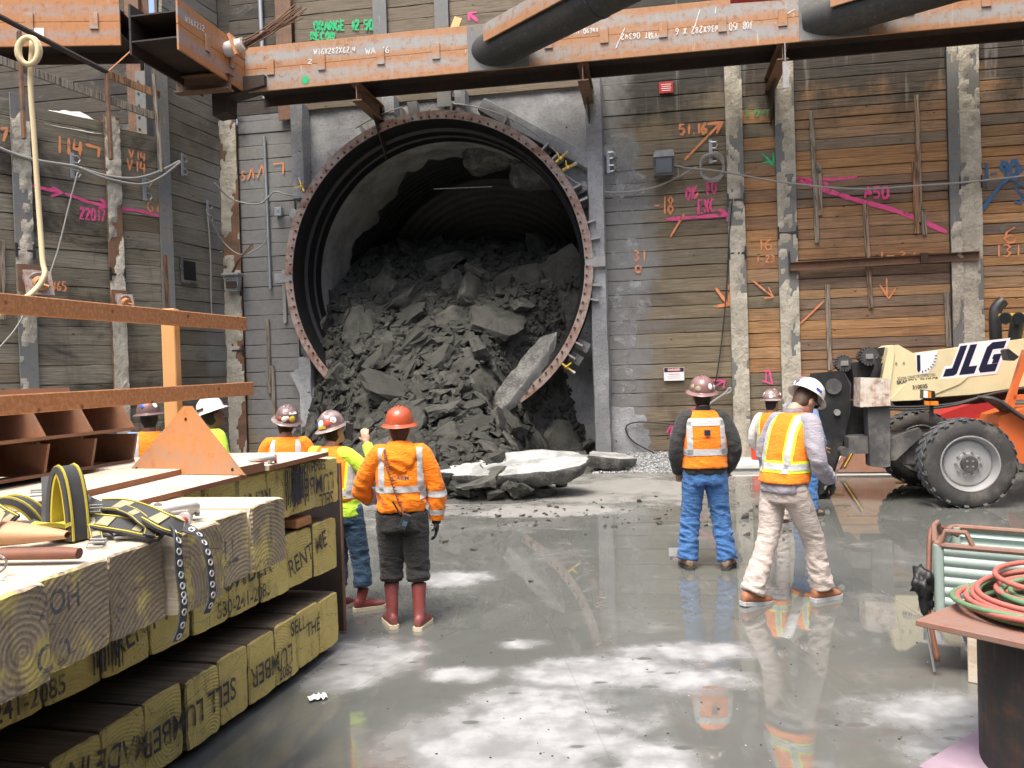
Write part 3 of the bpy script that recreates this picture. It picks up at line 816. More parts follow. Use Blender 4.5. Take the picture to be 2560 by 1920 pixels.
def bay(fr, x0, x1, z0, z1, h, mat, label, d=0.0, seed=1, jit=.012, gap=.007, lean=0.0, matfn=None, hvar=.12, missing=()):
    """one bay of lagging boards between two piles"""
    rn = random.Random(seed); L = x1 - x0
    o = fr.w((x0 + x1) / 2, 0, 0)
    r = thing('lagging_bay', label, 'plank wall', o, fr.ang, 'plank bays of the pit wall')
    mats = [mat] if not isinstance(mat, (list, tuple)) else mat
    meshes = {}
    z = z0; i = 0
    while z < z1 - .05:
        hh = h * (1 + rn.uniform(-hvar, hvar))
        if z + hh > z1: hh = z1 - z
        mt = mats[0] if matfn is None else matfn(z, rn)
        k = (mt.name, rn.randrange(3))
        if k not in meshes: meshes[k] = plank_mesh('plank', L, h, mt, rn)
        if i not in missing:
            inst('plank', meshes[k], r, (0, -d + rn.uniform(-jit, jit * .6), z + hh / 2), (0, rn.uniform(-.0012, .0012) + lean, 0), (1, 1, (hh - gap) / h))
        z += hh; i += 1
    bk = MB().box((0, .14, (z0 + z1) / 2), (L, .06, z1 - z0)); bk.build('backing', M['soil'], r)
    return r

def pile(fr, xc, w, z0, z1, label, d=.05, mat='pile_steel', grout=0.0, seed=1, depth=.34, clips=()):
    r = thing('soldier_pile', label, 'steel pile', fr.w(xc, 0, z0), fr.ang, 'steel piles of the pit wall')
    H = z1 - z0; mb = MB()
    mb.box((0, -d + .015, H / 2), (w, .03, H), bev=.004)
    mb.build('flange', M[mat], r)
    MB().box((0, -d + .03 + depth / 2, H / 2), (.025, depth, H)).box((0, -d + .045 + depth, H / 2), (w, .03, H)).build('web', M[mat], r)
    if grout:
        rn = random.Random(seed); nxg = 9; nzg = int(H / .055); vs = []; fs = []
        pr = [[0] * (nzg + 1) for _ in range(nxg + 1)]
        for i in range(nxg + 1):
            for j in range(nzg + 1):
                x = -w / 2 * .98 + w * .98 * i / nxg; z = H * j / nzg
                n1 = nz(x * 3.0 + seed * 3.1, z * .9, seed) + .35 * nz(x * 9 + seed, z * 6)
                cov = grout - 1 + .95 - abs(x) / w * .55 + n1 * 1.35
                t = sstep(cov, .0, .30) * (.022 + .03 * abs(nz(x * 7, z * 5, seed)) + .012 * nz(x * 25, z * 22, seed))
                t += .012 * nz(x * 14, z * 13, seed + 4) * sstep(cov, 0, .2)
                pr[i][j] = t; vs.append((x, -d - t + .001, z))
        for i in range(nxg):
            for j in range(nzg):
                if max(pr[i][j], pr[i + 1][j], pr[i][j + 1], pr[i + 1][j + 1]) < .006: continue
                a = i * (nzg + 1) + j; fs.append((a, a + nzg + 1, a + nzg + 2, a + 1))
        if fs: MB().add(vs, fs).build('grout_crust', M['grout'], r, smooth=60)['kind'] = 'stuff'
    for zc in clips:      # welded clip angles
        cb = MB(); zc -= z0
        cb.box((0, -d - .012, zc), (w * 1.02, .024, .035)); cb.box((-w * .47, -d - .02, zc), (.03, .04, .24)); cb.box((w * .47, -d - .02, zc), (.03, .04, .24))
        cb.build('clip', M['black_paint'], r)
    return r

def batten(r, fr, pts, w=.075, th=.03, d=.0):
    """nailed vertical strip on a bay, from pixel top/bottom"""
    (xa, za), (xb, zb) = fr.un(pts[0], .05), fr.un(pts[1], .05)
    q = fr.loc(r.location)
    L = math.hypot(xb - xa, zb - za); ang = atan2(xb - xa, za - zb)
    mb = MB().box((0, 0, 0), (w, th, L), bev=.004)
    return mb.build('batten', M['batten_wood'], r, loc=((xa + xb) / 2 - q.x, -d - .03 - th / 2, (za + zb) / 2), rot=(0, -ang * -1 if False else ang * -1, 0))

def marks(r, fr, lines_px, w, mat, d=.024):
    mb = MB(); spray_px(fr, d, lines_px, w, mb, rnd)
    q = fr.loc(r.location)
    ox, oy, oz = q
    mb.v = [(a - ox, b - oy, c - oz) for a, b, c in mb.v]
    o = mb.build('spray_mark', M[mat], r); o['kind'] = 'stuff'; return o

ax = lambda x, y, d=0: WALL.un(D(x, y), d)[0]
XA0, XA1 = ax(523, 560), ax(640, 560)
XB0, XB1 = ax(1303, 520), ax(1577, 520)
XC0, XC1 = ax(1608, 520), ax(1682, 520)
XD0, XD1 = ax(1718, 520), ax(2050, 500)
XE0 = ax(2112, 500)
TOP = 10.6
bayA = bay(WALL, XA0, XA1, 0, 7.7, .30, M['lagging_tunnel'], 'narrow grey plank bay between the left corner pile and the tunnel ring', seed=3)
def mB(z, rn):
    return M['lagging_tunnel']
bayB = bay(WALL, XB0, XB1, 0, TOP, .285, M['lagging_tunnel'], 'weathered plank bay right of the tunnel carrying the danger sign and cable coil', seed=4)
bayC = bay(WALL, XC0, XC1, 0, TOP, .255, [M['lagging_orange']], 'narrow brown plank bay between the two grout-streaked piles', seed=5, matfn=lambda z, rn: M['lagging_tunnel'] if z < 1.6 or rn.random() < .2 else M['lagging_orange'])
bayD = bay(WALL, XD0, XD1, 0, TOP, .195, [M['lagging_orange']], 'wide orange-brown plank bay with nailed battens above the telehandler', seed=6, jit=.016)
bayE = bay(WALL, XE0, XE0 + 3.6, 0, TOP, .205, [M['lagging_orange']], 'plank bay with blue sprayed marks at the far right', seed=8)
# upper boards above the big wale
UX = [ax(500, 60), ax(597, 60), ax(637, 60), ax(808, 60), ax(838, 60), ax(940, 60), ax(972, 60), ax(1265, 60), XB0]
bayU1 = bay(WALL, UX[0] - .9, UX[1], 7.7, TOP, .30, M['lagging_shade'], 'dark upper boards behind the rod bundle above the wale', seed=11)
bayU2 = bay(WALL, UX[2], UX[3], 7.7, TOP, .29, M['lagging_upper'], 'upper tan boards with green sprayed writing above the wale', seed=12)
bayU3 = bay(WALL, UX[4], UX[5], 7.7, TOP, .29, M['lagging_upper'], 'upper tan boards with faint pink arrow above the wale', seed=13)
bayU4 = bay(WALL, UX[6], UX[8], 7.7, TOP, .29, M['lagging_upper'], 'upper boards behind the diagonal pipe strut above the tunnel', seed=14)
pile(WALL, ax(617, 60), .36, 7.5, TOP, 'rust-brown pile behind the rod bundle above the wale', mat='rust_rail', seed=3, d=.12)
pile(WALL, ax(823, 60), .30, 7.5, TOP, 'blue-grey pile between the upper boards above the wale', d=.08)
pile(WALL, ax(956, 60), .30, 7.5, TOP, 'grey pile with leaning brown board above the wale', d=.08)
# piles under the wale
pile(WALL, ax(505, 560), .42, 0, 7.6, 'cement-splashed pile in the left corner beside the grey planks', mat='rust_rail', grout=.45, seed=21, d=.1, clips=(2.6, 3.9))
pile(WALL, ax(1591, 500), .33, 0, TOP, 'first grout-streaked pile right of the tunnel', grout=.62, seed=22, d=.07, clips=(4.15, 5.2))
pile(WALL, ax(1700, 500), .37, 0, TOP, 'second grout-streaked pile left of the orange plank bay', grout=.46, seed=25, d=.07, clips=(4.5,))
pile(WALL, ax(2062, 500), .20, 0, TOP, 'narrow dark pile close beside the last grouted pile', grout=.25, seed=24, d=.10, mat='pile_steel')
pile(WALL, ax(2095, 500), .40, 0, TOP, 'grouted pile above the boom of the telehandler', grout=.60, seed=29, d=.07, clips=(5.25,))

# battens on the orange bay
for a, b in [((1752, 240), (1762, 432)), ((1763, 352), (1772, 375)), ((1762, 430), (1765, 525)), ((1769, 355), (1772, 465)), ((1868, 440), (1882, 665)), ((1787, 615), (1793, 800)),
             ((1980, 205), (1988, 480)), ((1975, 350), (1981, 505)), ((1994, 455), (1998, 508)), ((2044, 630), (2050, 750))]:
    batten(bayD, WALL, (D(*a), D(*b)), w=.085)
batten(bayE, WALL, (D(2108, 295), D(2116, 478)), w=.10)
for a, b in [((577, 690), (582, 850)), ((588, 790), (592, 900))]:
    batten(bayA, WALL, (D(*a), D(*b)), w=.09)
# leaning boards over the wale
bd = thing('loose_board', 'short brown board leaning against a grey pile above the wale', 'board', WALL.w(ax(970, 60), -.3, 8.6), AW)
MB().box((0, 0, .25), (.17, .04, .95), bev=.006).build('board', M['fresh_lumber'], bd, rot=(-.2, .35, 0))
# ------------------------------------------------------------------ corner and left walls
LS = sqrt(.55 ** 2 + 1.85 ** 2)
bayS = bay(SIDE, .10, LS - .05, 0, 11.6, .30, M['lagging_corner'], 'short dark corner bay of cement-splashed boards between left and tunnel walls', seed=31)
lx = lambda x, y, d=0: LEFT.un(D(x, y), d)[0]
L0, L1, L2, L3, L4 = lx(-60, 500), lx(40, 500), lx(56, 500), lx(237, 500), lx(253, 500)
HT = 6.9
lay = lambda z, rn: M['lagging_left']
bayL1 = bay(LEFT, L0 - 3.0, L1, 0, HT, .33, M['lagging_left'], 'grey plank bay at the far left edge behind the yellow hose', seed=41)
bayL2 = bay(LEFT, L2, L3, 0, HT - .05, .33, M['lagging_left'], 'grey plank bay with the pink arrow and number on the left wall', seed=42)
bayL3 = bay(LEFT, L4, -.12, 0, HT - .1, .33, M['lagging_left'], 'grey plank bay on the left wall nearest the corner', seed=43)
pile(LEFT, (L1 + L2) / 2, .30, 0, HT + .1, 'pile with green sprayed numbers on the left wall', d=.09, grout=.25, seed=44, clips=(4.3,))
pile(LEFT, (L3 + L4) / 2, .28, 0, HT + .05, 'pile with flaking grout edge in the middle of the left wall', d=.09, grout=.72, seed=46, clips=(4.0,), mat='rust_rail')
pile(LEFT, -.02, .26, 0, 8.6, 'tall grey pile where the left wall turns the corner', d=.06, mat='pile_steel')
batten(bayL3, LEFT, (D(409 * 1, 548), D(424, 822)) if False else (D(356, 550), D(370, 822)), w=.10)
batten(bayL3, LEFT, (D(383, 180), D(408, 440)) if False else (D(383 * .87, 182), D(350, 375)), w=.07)
batten(bayL1, LEFT, (D(2, 520), D(4, 690)), w=.12)
# bench behind the low left wall, and the upper wall behind it
bench = MB(); pts = [LEFT.w(L0 - 5, .2), LEFT.w(-.1, .2), SIDE.w(.3, .3), WALL.w(ax(455, 300), .1), WALL.w(-22, .1), LEFT.w(L0 - 9, .2)]
vs = [(p.x, p.y, HT - .45) for p in pts] + [(p.x, p.y, 0) for p in pts]; n = len(pts)
bench.add(vs, [tuple(range(n))] + [(i, (i + 1) % n, n + (i + 1) % n, n + i) for i in range(n)])
structure(bench.build('terrain_bench', M['soil']))
xc = ax(370, 180)
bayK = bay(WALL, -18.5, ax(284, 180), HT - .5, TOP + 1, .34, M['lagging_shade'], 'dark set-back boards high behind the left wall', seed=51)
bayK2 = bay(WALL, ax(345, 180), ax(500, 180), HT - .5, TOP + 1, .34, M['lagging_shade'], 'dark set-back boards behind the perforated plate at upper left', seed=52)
pile(WALL, ax(295, 180), .34, HT - .5, TOP, 'rust-red pile high behind the left railing', mat='rust_rail', d=.10)
hp = thing('perforated_plate', 'grey bolted splice plate with rows of holes behind the left railing', 'steel plate', WALL.w(ax(325, 250), -.2, HT - .3), AW)
MB().box((0, 0, 1.0), (.42, .03, 2.4), bev=.005).build('plate', M['pile_steel'], hp)
hb = MB()
for i in range(8):
    for sx in (-.13, .13): hb.cyl((sx, -.016, .15 + i * .26), (sx, -.026, .15 + i * .26), .028, n=8)
hb.build('bolt', M['black_paint'], hp)
# white lime heap on the bench
lh = MB(); g = 14; vs = []; fs = []
for i in range(g + 1):
    for j in range(g + 1):
        x, y = -1 + 2 * i / g, -1 + 2 * j / g
        r2 = x * x + y * y; z = max(0, 1 - r2) ** .7 * .42 * (1 + .35 * nz(x * 2.5, y * 2.5, 3)) + .03 * nz(x * 8, y * 8)
        vs.append((x * 1.0, y * .45, z - .03))
for i in range(g):
    for j in range(g):
        a = i * (g + 1) + j; fs.append((a, a + g + 1, a + g + 2, a + 1))
lo = lh.add(vs, fs).build('lime_heap', M['white_cement'], None, smooth=50, loc=LEFT.w(lx(165, 235), .45, HT - .28), rot=(0, 0, LEFT.ang))
tag(lo, 'white heap of set cement lying behind the top of the left wall', 'cement heap')

# ------------------------------------------------------------------ sprayed marks
dl = lambda pts: [D(*p) for p in pts]
def tl(*a, **k): return [[D(*p) for p in ln] for ln in text_px(*a, **k)]
marks(bayB, WALL, tl('51.16', 1467, 291, 58, 22, -.05) + [dl([(1528, 268), (1560, 264), (1548, 288)])], .055, 'spray_orange')
marks(bayB, WALL, [dl([(1448, 512), (1478, 462)]), dl([(1500, 430), (1508, 416)]), dl([(1478, 346), (1556, 266)])], .04, 'spray_orange')
marks(bayB, WALL, tl('-18', 1412, 462, 42, 38) + tl('31', 1368, 563, 24, 22) + tl('0', 1372, 588, 12, 14), .035, 'spray_orange')
marks(bayB, WALL, tl('OK TO', 1481, 434, 66, 28, -.25) + tl('EXC.', 1508, 461, 44, 28, -.12), .045, 'spray_pink')
marks(bayB, WALL, [dl([(1439, 474), (1572, 464)]), dl([(1552, 452), (1573, 464), (1570, 478)])], .06, 'spray_pink')
marks(bayB, WALL, [dl([(1546, 622), (1574, 660)]), dl([(1574, 615), (1576, 658), (1543, 662)])], .05, 'spray_orange')
marks(bayB, WALL, [dl([(1500, 862), (1568, 820)]), dl([(1530, 822), (1566, 822), (1562, 840)]), dl([(1480, 905), (1500, 880), (1520, 888)]), dl([(1440, 935), (1452, 915), (1448, 955)])], .03, 'spray_pink')
marks(bayC, WALL, tl('D', 1630, 250, 10, 14) + tl('L', 1612, 248, 8, 14) + tl('IT', 1645, 250, 18, 12), .025, 'spray_green')
marks(bayC, WALL, [dl([(1646, 352), (1668, 348)]), dl([(1646, 332), (1656, 340), (1672, 358)]), dl([(1670, 330), (1672, 358), (1660, 350)])], .03, 'spray_green')
marks(bayC, WALL, tl('16', 1636, 540, 30, 24) + tl('1-23', 1633, 566, 40, 14) + [dl([(1626, 606), (1668, 640)]), dl([(1660, 620), (1670, 642), (1650, 644)])], .028, 'spray_orange')
marks(bayC, WALL, [dl([(1650, 802), (1662, 800), (1668, 830), (1646, 822)]), dl([(1655, 800), (1655, 826)])], .03, 'spray_pink')
marks(bayD, WALL, [dl([(1720, 384), (1762, 404), (1850, 432), (1920, 450), (1985, 474), (2046, 502)])], .075, 'spray_pink')
marks(bayD, WALL, [dl([(1750, 392), (1725, 384), (1790, 398)]), dl([(1760, 386), (1800, 388), (1852, 382)])] + tl('A50', 1868, 428, 50, 24), .05, 'spray_pink')
marks(bayD, WALL, tl('1-31', 1895, 560, 80, 16) + [dl([(1915, 600), (1916, 640)]), dl([(1900, 615), (1920, 645), (1935, 622)]), dl([(1728, 700), (1780, 650)])], .03, 'spray_orange')
marks(bayE, WALL, tl('1-90', 2122, 398, 76, 44, -.12) + [dl([(2110, 470), (2160, 400), (2212, 362)])], .06, 'spray_blue')
marks(bayE, WALL, tl('S', 2190, 440, 22, 44), .06, 'spray_blue')
marks(bayE, WALL, tl('6', 2166, 525, 28, 34) + tl('131', 2148, 554, 52, 26), .03, 'spray_orange')
marks(bayU2, WALL, tl('ORANGE 12.50', 678, 66, 128, 20, -.02) + tl('RECON', 672, 86, 50, 16), .05, 'spray_green')
marks(bayU3, WALL, tl('12', 872, 84, 22, 12) + [dl([(846, 86), (866, 70), (866, 82)]), dl([(852, 72), (850, 86)])], .05, 'spray_pink')
marks(bayU4, WALL, [dl([(1012, 28), (1032, 46)]), dl([(1030, 26), (1012, 28), (1014, 44)])], .05, 'spray_pink')
marks(bayL2, LEFT, [dl([(56, 398), (90, 406), (134, 416)]), dl([(112, 404), (134, 416), (110, 424)]), dl([(140, 418), (190, 436), (232, 446)]), dl([(214, 428), (234, 446), (212, 450)])], .05, 'spray_pink')
marks(bayL2, LEFT, tl('22017', 172, 472, 54, 24, .12), .04, 'spray_pink')
marks(bayL3, LEFT, [dl([(256, 450), (300, 455), (372, 474)])], .05, 'spray_pink')
marks(bayL2, LEFT, tl('114', 118, 328, 60, 36, .2) + [dl([(185, 312), (214, 320), (212, 340)])], .05, 'spray_orange')
marks(bayL3, LEFT, tl('V14', 278, 340, 36, 18, .25) + tl('V14', 274, 366, 40, 24, .25) + tl('C', 250, 356, 10, 24), .035, 'spray_orange')
marks(bayL3, LEFT, tl('G14', 318, 455, 40, 22, .2), .03, 'spray_orange')
marks(bayL2, LEFT, tl('-465', 100, 625, 42, 20, .1), .03, 'spray_orange')
marks(bayL1, LEFT, tl('7', 0, 305, 16, 28), .05, 'spray_orange')
marks(bayA, WALL, [dl([(535, 388), (545, 362), (548, 386)]), dl([(556, 384), (566, 356), (572, 384)]), dl([(590, 354), (612, 352), (612, 376)])] + tl('S', 520, 390, 10, 20), .035, 'spray_orange')

# cement splashes with drips on the boards right of the ring
def splash(cx, cy, rx, ry, seed, drips=0):
    rn = random.Random(seed); mb = MB(); n = 40; q = WALL.loc(bayB.location); c = WALL.un(D(cx, cy), .02); vs = [(c[0] - q.x, -.021 - q.y, c[1] - q.z)]; fs = []
    for i in range(n):
        a = 2 * pi * i / n; k = 1 + .22 * nz(cos(a) * 2 + seed, sin(a) * 2) + .12 * nz(cos(a) * 6, sin(a) * 6, seed)
        p = WALL.un(D(cx + cos(a) * rx * k, cy - sin(a) * ry * k), .02); vs.append((p[0] - q.x, -.021 - q.y, p[1] - q.z))
    for i in range(n): fs.append((0, 1 + i, 1 + (i + 1) % n))
    mb.add(vs, fs)
    for k in range(drips):
        x = cx + rx * rn.uniform(-.7, 1.0); y = cy + ry * rn.uniform(-.5, .6); L = rn.uniform(20, 70); w = rn.uniform(.8, 1.8)
        pts = [WALL.un(D(x + dx, y + dy), .02) for dx, dy in ((-w, 0), (w, 0), (w * .6, L), (-w * .6, L))]
        mb.add([(p[0] - q.x, -.0225 - q.y - .0004 * k, p[1] - q.z) for p in pts], [(0, 1, 2, 3)])
    o = mb.build('cement_splash', M['cement_splash'], bayB); o['kind'] = 'stuff'
splash(1338, 330, 42, 44, 3, 10); splash(1350, 400, 44, 40, 5, 16); splash(1362, 650, 44, 46, 8); splash(1345, 540, 34, 40, 11); splash(1335, 820, 40, 44, 14); splash(1350, 730, 28, 40, 17)

# ------------------------------------------------------------------ headwall round the ring
hw = thing('shotcrete_headwall', 'grey sprayed-concrete headwall panel around the tunnel ring', 'concrete wall', WALL.w(0, 0, 0), AW)
HX0, HX1 = XA1 - .06, XB0 + .06
def headface():
    """flat panel with a circular hole, recessed"""
    n = 96; vs = []; fs = []
    def edge(a):
        dx, dz = cos(a), sin(a); k = 1e9
        if dx > 1e-6: k = min(k, (HX1 - RA) / dx)
        if dx < -1e-6: k = min(k, (HX0 - RA) / dx)
        if dz > 1e-6: k = min(k, (7.9 - RZ) / dz)
        if dz < -1e-6: k = min(k, (-.1 - RZ) / dz)
        return RA + dx * k, RZ + dz * k
    angs = sorted([2 * pi * i / n for i in range(n)] + [atan2(b - RZ, a - RA) % (2 * pi) for a in (HX0, HX1) for b in (-.1, 7.9)])
    m = len(angs); K = 10
    for a in angs:
        ex, ez = edge(a); ix, iz = RA + cos(a) * (R_OUT - .02), RZ + sin(a) * (R_OUT - .02)
        for k in range(K + 1):
            t = k / K; x, z = ix + (ex - ix) * t, iz + (ez - iz) * t
            dz_ = .035 * nz(x * .9, z * .9) + .016 * nz(x * 3.3, z * 3.3, 2)
            vs.append((x, .06 + .6 * sstep(RZ - 1.7 - z, 0, .35) + (dz_ if 0 < k < K else 0), z))
    for i in range(m):
        j = (i + 1) % m
        for k in range(K):
            fs.append((i * (K + 1) + k, j * (K + 1) + k, j * (K + 1) + k + 1, i * (K + 1) + k + 1))
    return MB().add(vs, fs)
headface().build('panel', M['shotcrete'], hw, smooth=60)
def sheathed(p0, p1, w, dep, nm='rib'):
    """steel member buried in sprayed concrete: lumpy rounded bar on the wall face, local xz"""
    p0, p1 = Vector((p0[0], 0, p0[1])), Vector((p1[0], 0, p1[1])); L = (p1 - p0).length; t = (p1 - p0) / L; nn = Vector((t.z, 0, -t.x))
    seg = max(4, int(L / .12)); rings = []
    for i in range(seg + 1):
        c = p0 + t * (L * i / seg); ring = []
        for a, b in ((-1, .15), (-.98, -.75), (-.85, -1), (-.3, -1.03), (.3, -1.0), (.85, -.98), (.98, -.75), (1, .15)):
            q = c + nn * (a * w / 2) + Vector((0, b * dep, 0))
            k = .018 * nz(q.x * 2.2, q.z * 2.2, a * 2) + .008 * nz(q.x * 9, q.z * 9, a)
            ring.append(q + nn * k * a + Vector((0, k * .8, 0)))
        rings.append(ring)
    return MB().loft(rings).build(nm, M['shotcrete'], hw, smooth=45)
wz = lambda x, y, d=.2: WALL.un(D(x, y), d)
for xx, w in ((647, .30), (845, .30), (1000, .26), (1286, .34)):
    z1 = 7.75; z0 = -.05
    xw = ax(xx, 350, .2)
    if xx in (845, 1000): z0 = RZ + sqrt(max(0, R_OUT ** 2 - (xw - RA) ** 2)) - .05
    if xx == 647:
        dz = sqrt(max(0, R_OUT ** 2 - (xw + .15 - RA) ** 2)); sheathed((xw, RZ + dz), (xw, z1), w, .30); sheathed((xw, z0), (xw, RZ - dz), w, .30)
        continue
    sheathed((xw, z0), (xw, z1), w, .30)
sheathed(wz(1040, 226), wz(1276, 352), .30, .26)
sheathed(wz(1250, 1000), wz(1310, 1000), .3, .2)
sheathed(wz(640, 800), wz(720, 960), .34, .24)
# overspray apron bulge right of the ring foot
ab = MB(); vs = []; fs = []; g = 12
xa, xb_ = ax(1300, 900), ax(1420, 900)
for i in range(g + 1):
    for j in range(g + 1):
        x = xa + (xb_ - xa) * i / g; z = .02 + 1.3 * j / g
        th = .16 * (1 - i / g) ** .8 * (1 - (j / g)) ** .7 + .02 * nz(x * 5, z * 5)
        vs.append((x, .024 - max(0, th) * 1.15, z))
for i in range(g):
    for j in range(g):
        a = i * (g + 1) + j; fs.append((a, a + g + 1, a + g + 2, a + 1))
ab.add(vs, fs).build('overspray', M['shotcrete'], hw, smooth=60)

# ------------------------------------------------------------------ tunnel behind the ring
tn = thing('tunnel', 'dark bored tunnel with jagged concrete collar behind the steel ring', 'tunnel', WALL.w(RA, 0, RZ), AW)
toY = Matrix.Rotation(-pi / 2, 4, 'X')        # lathe axis z -> local +y
def LT(prof, n, mat, nm, smooth=30):
    mb = MB().lathe(prof, n, M=Matrix.Rotation(-pi / 2, 4, 'X')); return mb.build(nm, M[mat], tn, smooth=smooth)
LT([(3.21, -.385), (3.09, -.38), (3.03, -.2), (3.02, .05), (2.96, .10), (2.95, .38), (3.0, .42), (2.93, .46), (2.92, .75), (3.02, .80)], 96, 'black_rubber', 'rubber_seal')
# concrete collar: inner skin with a jagged broken edge
vs = []; fs = []; n = 150; K = 9
for i in range(n):
    a = 2 * pi * i / n
    ca, sa = cos(a), sin(a)
    base = 1.75 + .95 * sstep(-ca, -.1, .8) + .8 * nz(ca * 2.6, sa * 2.6, 5) + .55 * nz(ca * 7, sa * 7, 9) + .28 * nz(ca * 22, sa * 22, 2)
    if sa > .1: base += .35 * sa
    if ca > .2: base -= .5 * ca
    for k in range(K + 1):
        y = .76 + (base - .76) * k / K
        r = 2.97 + .035 * nz(ca * 4, sa * 4, y * 2) + (.02 * nz(ca * 15, sa * 15, y * 6))
        vs.append((ca * r, y, sa * r))
    vs.append((ca * 3.35, base + .18 + .25 * nz(ca * 9, sa * 9, 1), sa * 3.35))
q = K + 2
for i in range(n):
    j = (i + 1) % n
    for k in range(q - 1): fs.append((i * q + k, j * q + k, j * q + k + 1, i * q + k + 1))
MB().add(vs, fs).build('broken_collar', M['collar_concrete'], tn, smooth=35)
# hanging remnant block upper right of the collar
def blob(c, s, seed, mat, nm, par, sub=2, amp=.35):
    bm = bmesh.new(); bmesh.ops.create_icosphere(bm, subdivisions=sub, radius=1)
    for v in bm.verts:
        p = v.co; k = 1 + amp * noise.noise(p * 1.3 + Vector((seed, 0, 0))) + amp * .4 * noise.noise(p * 3.7 + Vector((0, seed, 0)))
        v.co = Vector((p.x * s[0], p.y * s[1], p.z * s[2])) * k + Vector(c)
    me = bpy.data.meshes.new(nm); bm.to_mesh(me); bm.free(); me.materials.append(mat)
    return inst(nm, me, par)
blob((.75, 1.85, 2.80), (.62, .5, .40), 3, M['broken_concrete'], 'hanging_concrete', tn, 3)
blob((1.85, 1.5, 2.28), (.55, .45, .42), 6, M['broken_concrete'], 'hanging_concrete', tn, 3)
prof = []; y = 1.3; k = 0
while y < 6.4:
    prof += [(3.24, y), (3.24 + .03 * nz(y * 3), y + .13), (3.225, y + .19), (3.23, y + .27)]; y += .30
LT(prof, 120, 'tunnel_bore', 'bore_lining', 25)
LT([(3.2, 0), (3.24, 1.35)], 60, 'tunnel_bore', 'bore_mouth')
fp = []
for i in range(150):
    r_ = 3.295 * (1 - i / 149) + .005; k_ = (r_ / .17) % 1
    fp.append((r_, 5.6 + 1.3 * (1 - (r_ / 3.3) ** 2) ** .6 + .07 * abs(k_ - .5) + .01 * nz(r_ * 9)))
LT(fp, 110, 'ribbed_muck', 'ribbed_face', 25)
sp = MB().cyl((1.0 - 2.2 + .9, .9, 1.95), (.95, 1.2, 1.98), .012, n=6); sp.build('loose_bar', M['dull_steel'], tn)

# ------------------------------------------------------------------ steel ring
rg = thing('tunnel_ring', 'rusty bolted steel ring framing the tunnel mouth', 'steel ring', WALL.w(RA, -.42, RZ), AW)
def arc_seg(a0, a1, n, r0, r1, y0, y1):
    mb = MB(); vs = []; fs = []
    for i in range(n + 1):
        a = a0 + (a1 - a0) * i / n
        for r, yy in ((r0, y0), (r1, y0), (r1, y1), (r0, y1)): vs.append((cos(a) * r, yy, sin(a) * r))
    for i in range(n):
        for k in range(4):
            l = (k + 1) % 4; fs.append((i * 4 + k, i * 4 + 4 + k, i * 4 + 4 + l, i * 4 + l))
    e = n * 4; fs += [(0, 1, 2, 3), (e + 3, e + 2, e + 1, e)]
    return mb.add(vs, fs)
g_ = .022
for i, a0 in enumerate((radians(0), radians(96), radians(180), radians(270))):
    a1 = (radians(96), radians(180), radians(270), radians(360))[i]
    arc_seg(a0 + g_, a1 - g_, 40, R_IN, R_OUT, 0, .03).build('flange_plate', M['rust_ring'], rg, smooth=30)
arc_seg(0, 2 * pi, 128, R_OUT - .035, R_OUT - .01, .03, 1.25).build('can_shell', M['rust_dark'], rg, smooth=30)
bm_ = MB()
for i in range(110):
    a = 2 * pi * (i + .5) / 110; r = R_IN + .045
    bm_.cyl((cos(a) * r, -.03, sin(a) * r), (cos(a) * r, .0, sin(a) * r), .022, n=6)
bo = bm_.build('bolts', M['rust_dark'], rg); bo['kind'] = 'stuff'; bo.name = 'bolt_circle'
br = MB().box((0, .14, .10), (.035, .32, .24)).box((0, .30, .2), (.20, .02, .26))
bme = br.mesh('bracket', [M['dull_steel']])
for deg in [8, 14, -8, -13, -29, -34, 22, 27, 40, 45, 62, 82, 100, 116, 131, 156]:
    a = radians(deg); o = inst('bracket', bme, rg, (cos(a) * R_OUT * .985, .04, sin(a) * R_OUT * .985), (0, -a + pi / 2, 0))
for deg in (0, 96, 180):
    a = radians(deg); MB().box((0, .06, .02), (.20, .2, .40)).build('splice_plate', M['dull_steel'], rg, loc=(cos(a) * (R_OUT + .02), .05, sin(a) * (R_OUT + .02)), rot=(0, -a + pi / 2, 0))
def valve(deg, extra=0.0):
    a = radians(deg); r = R_OUT + .13
    o = thing('ball_valve', None, None, (0, 0, 0)); COL.objects.unlink(o); bpy.data.objects.remove(o)
    mb = MB().cyl((-.12, 0, 0), (.14, 0, 0), .032, n=10, mi=0).cyl((.14, 0, 0), (.20, 0, 0), .04, n=6, mi=1).box((0, -.03, .0), (.07, .05, .07), bev=.01, mi=0).box((0, -.065, .06), (.024, .012, .15), rot=Matrix.Rotation(.3, 3, 'Y'), bev=.004, mi=2)
    return mb.build('valve', [M['brass'], M['galvanised'], M['yellow_plastic']], rg, loc=(cos(a) * r, 0, sin(a) * r), rot=(0, -a + extra, 0))
valve(38); valve(34, .2); valve(146, .6); valve(-38)
# thin air hose along the ring
def arc_pts(a0, a1, r, y, n=24): return [(cos(radians(a0 + (a1 - a0) * i / n)) * r, y, sin(radians(a0 + (a1 - a0) * i / n)) * r) for i in range(n + 1)]
MB().tube(arc_pts(38, 82, R_OUT + .16, .1), .014, 6).tube(arc_pts(100, 118, R_OUT + .2, .1), .014, 6).build('air_hose', M['cable_grey'], rg)
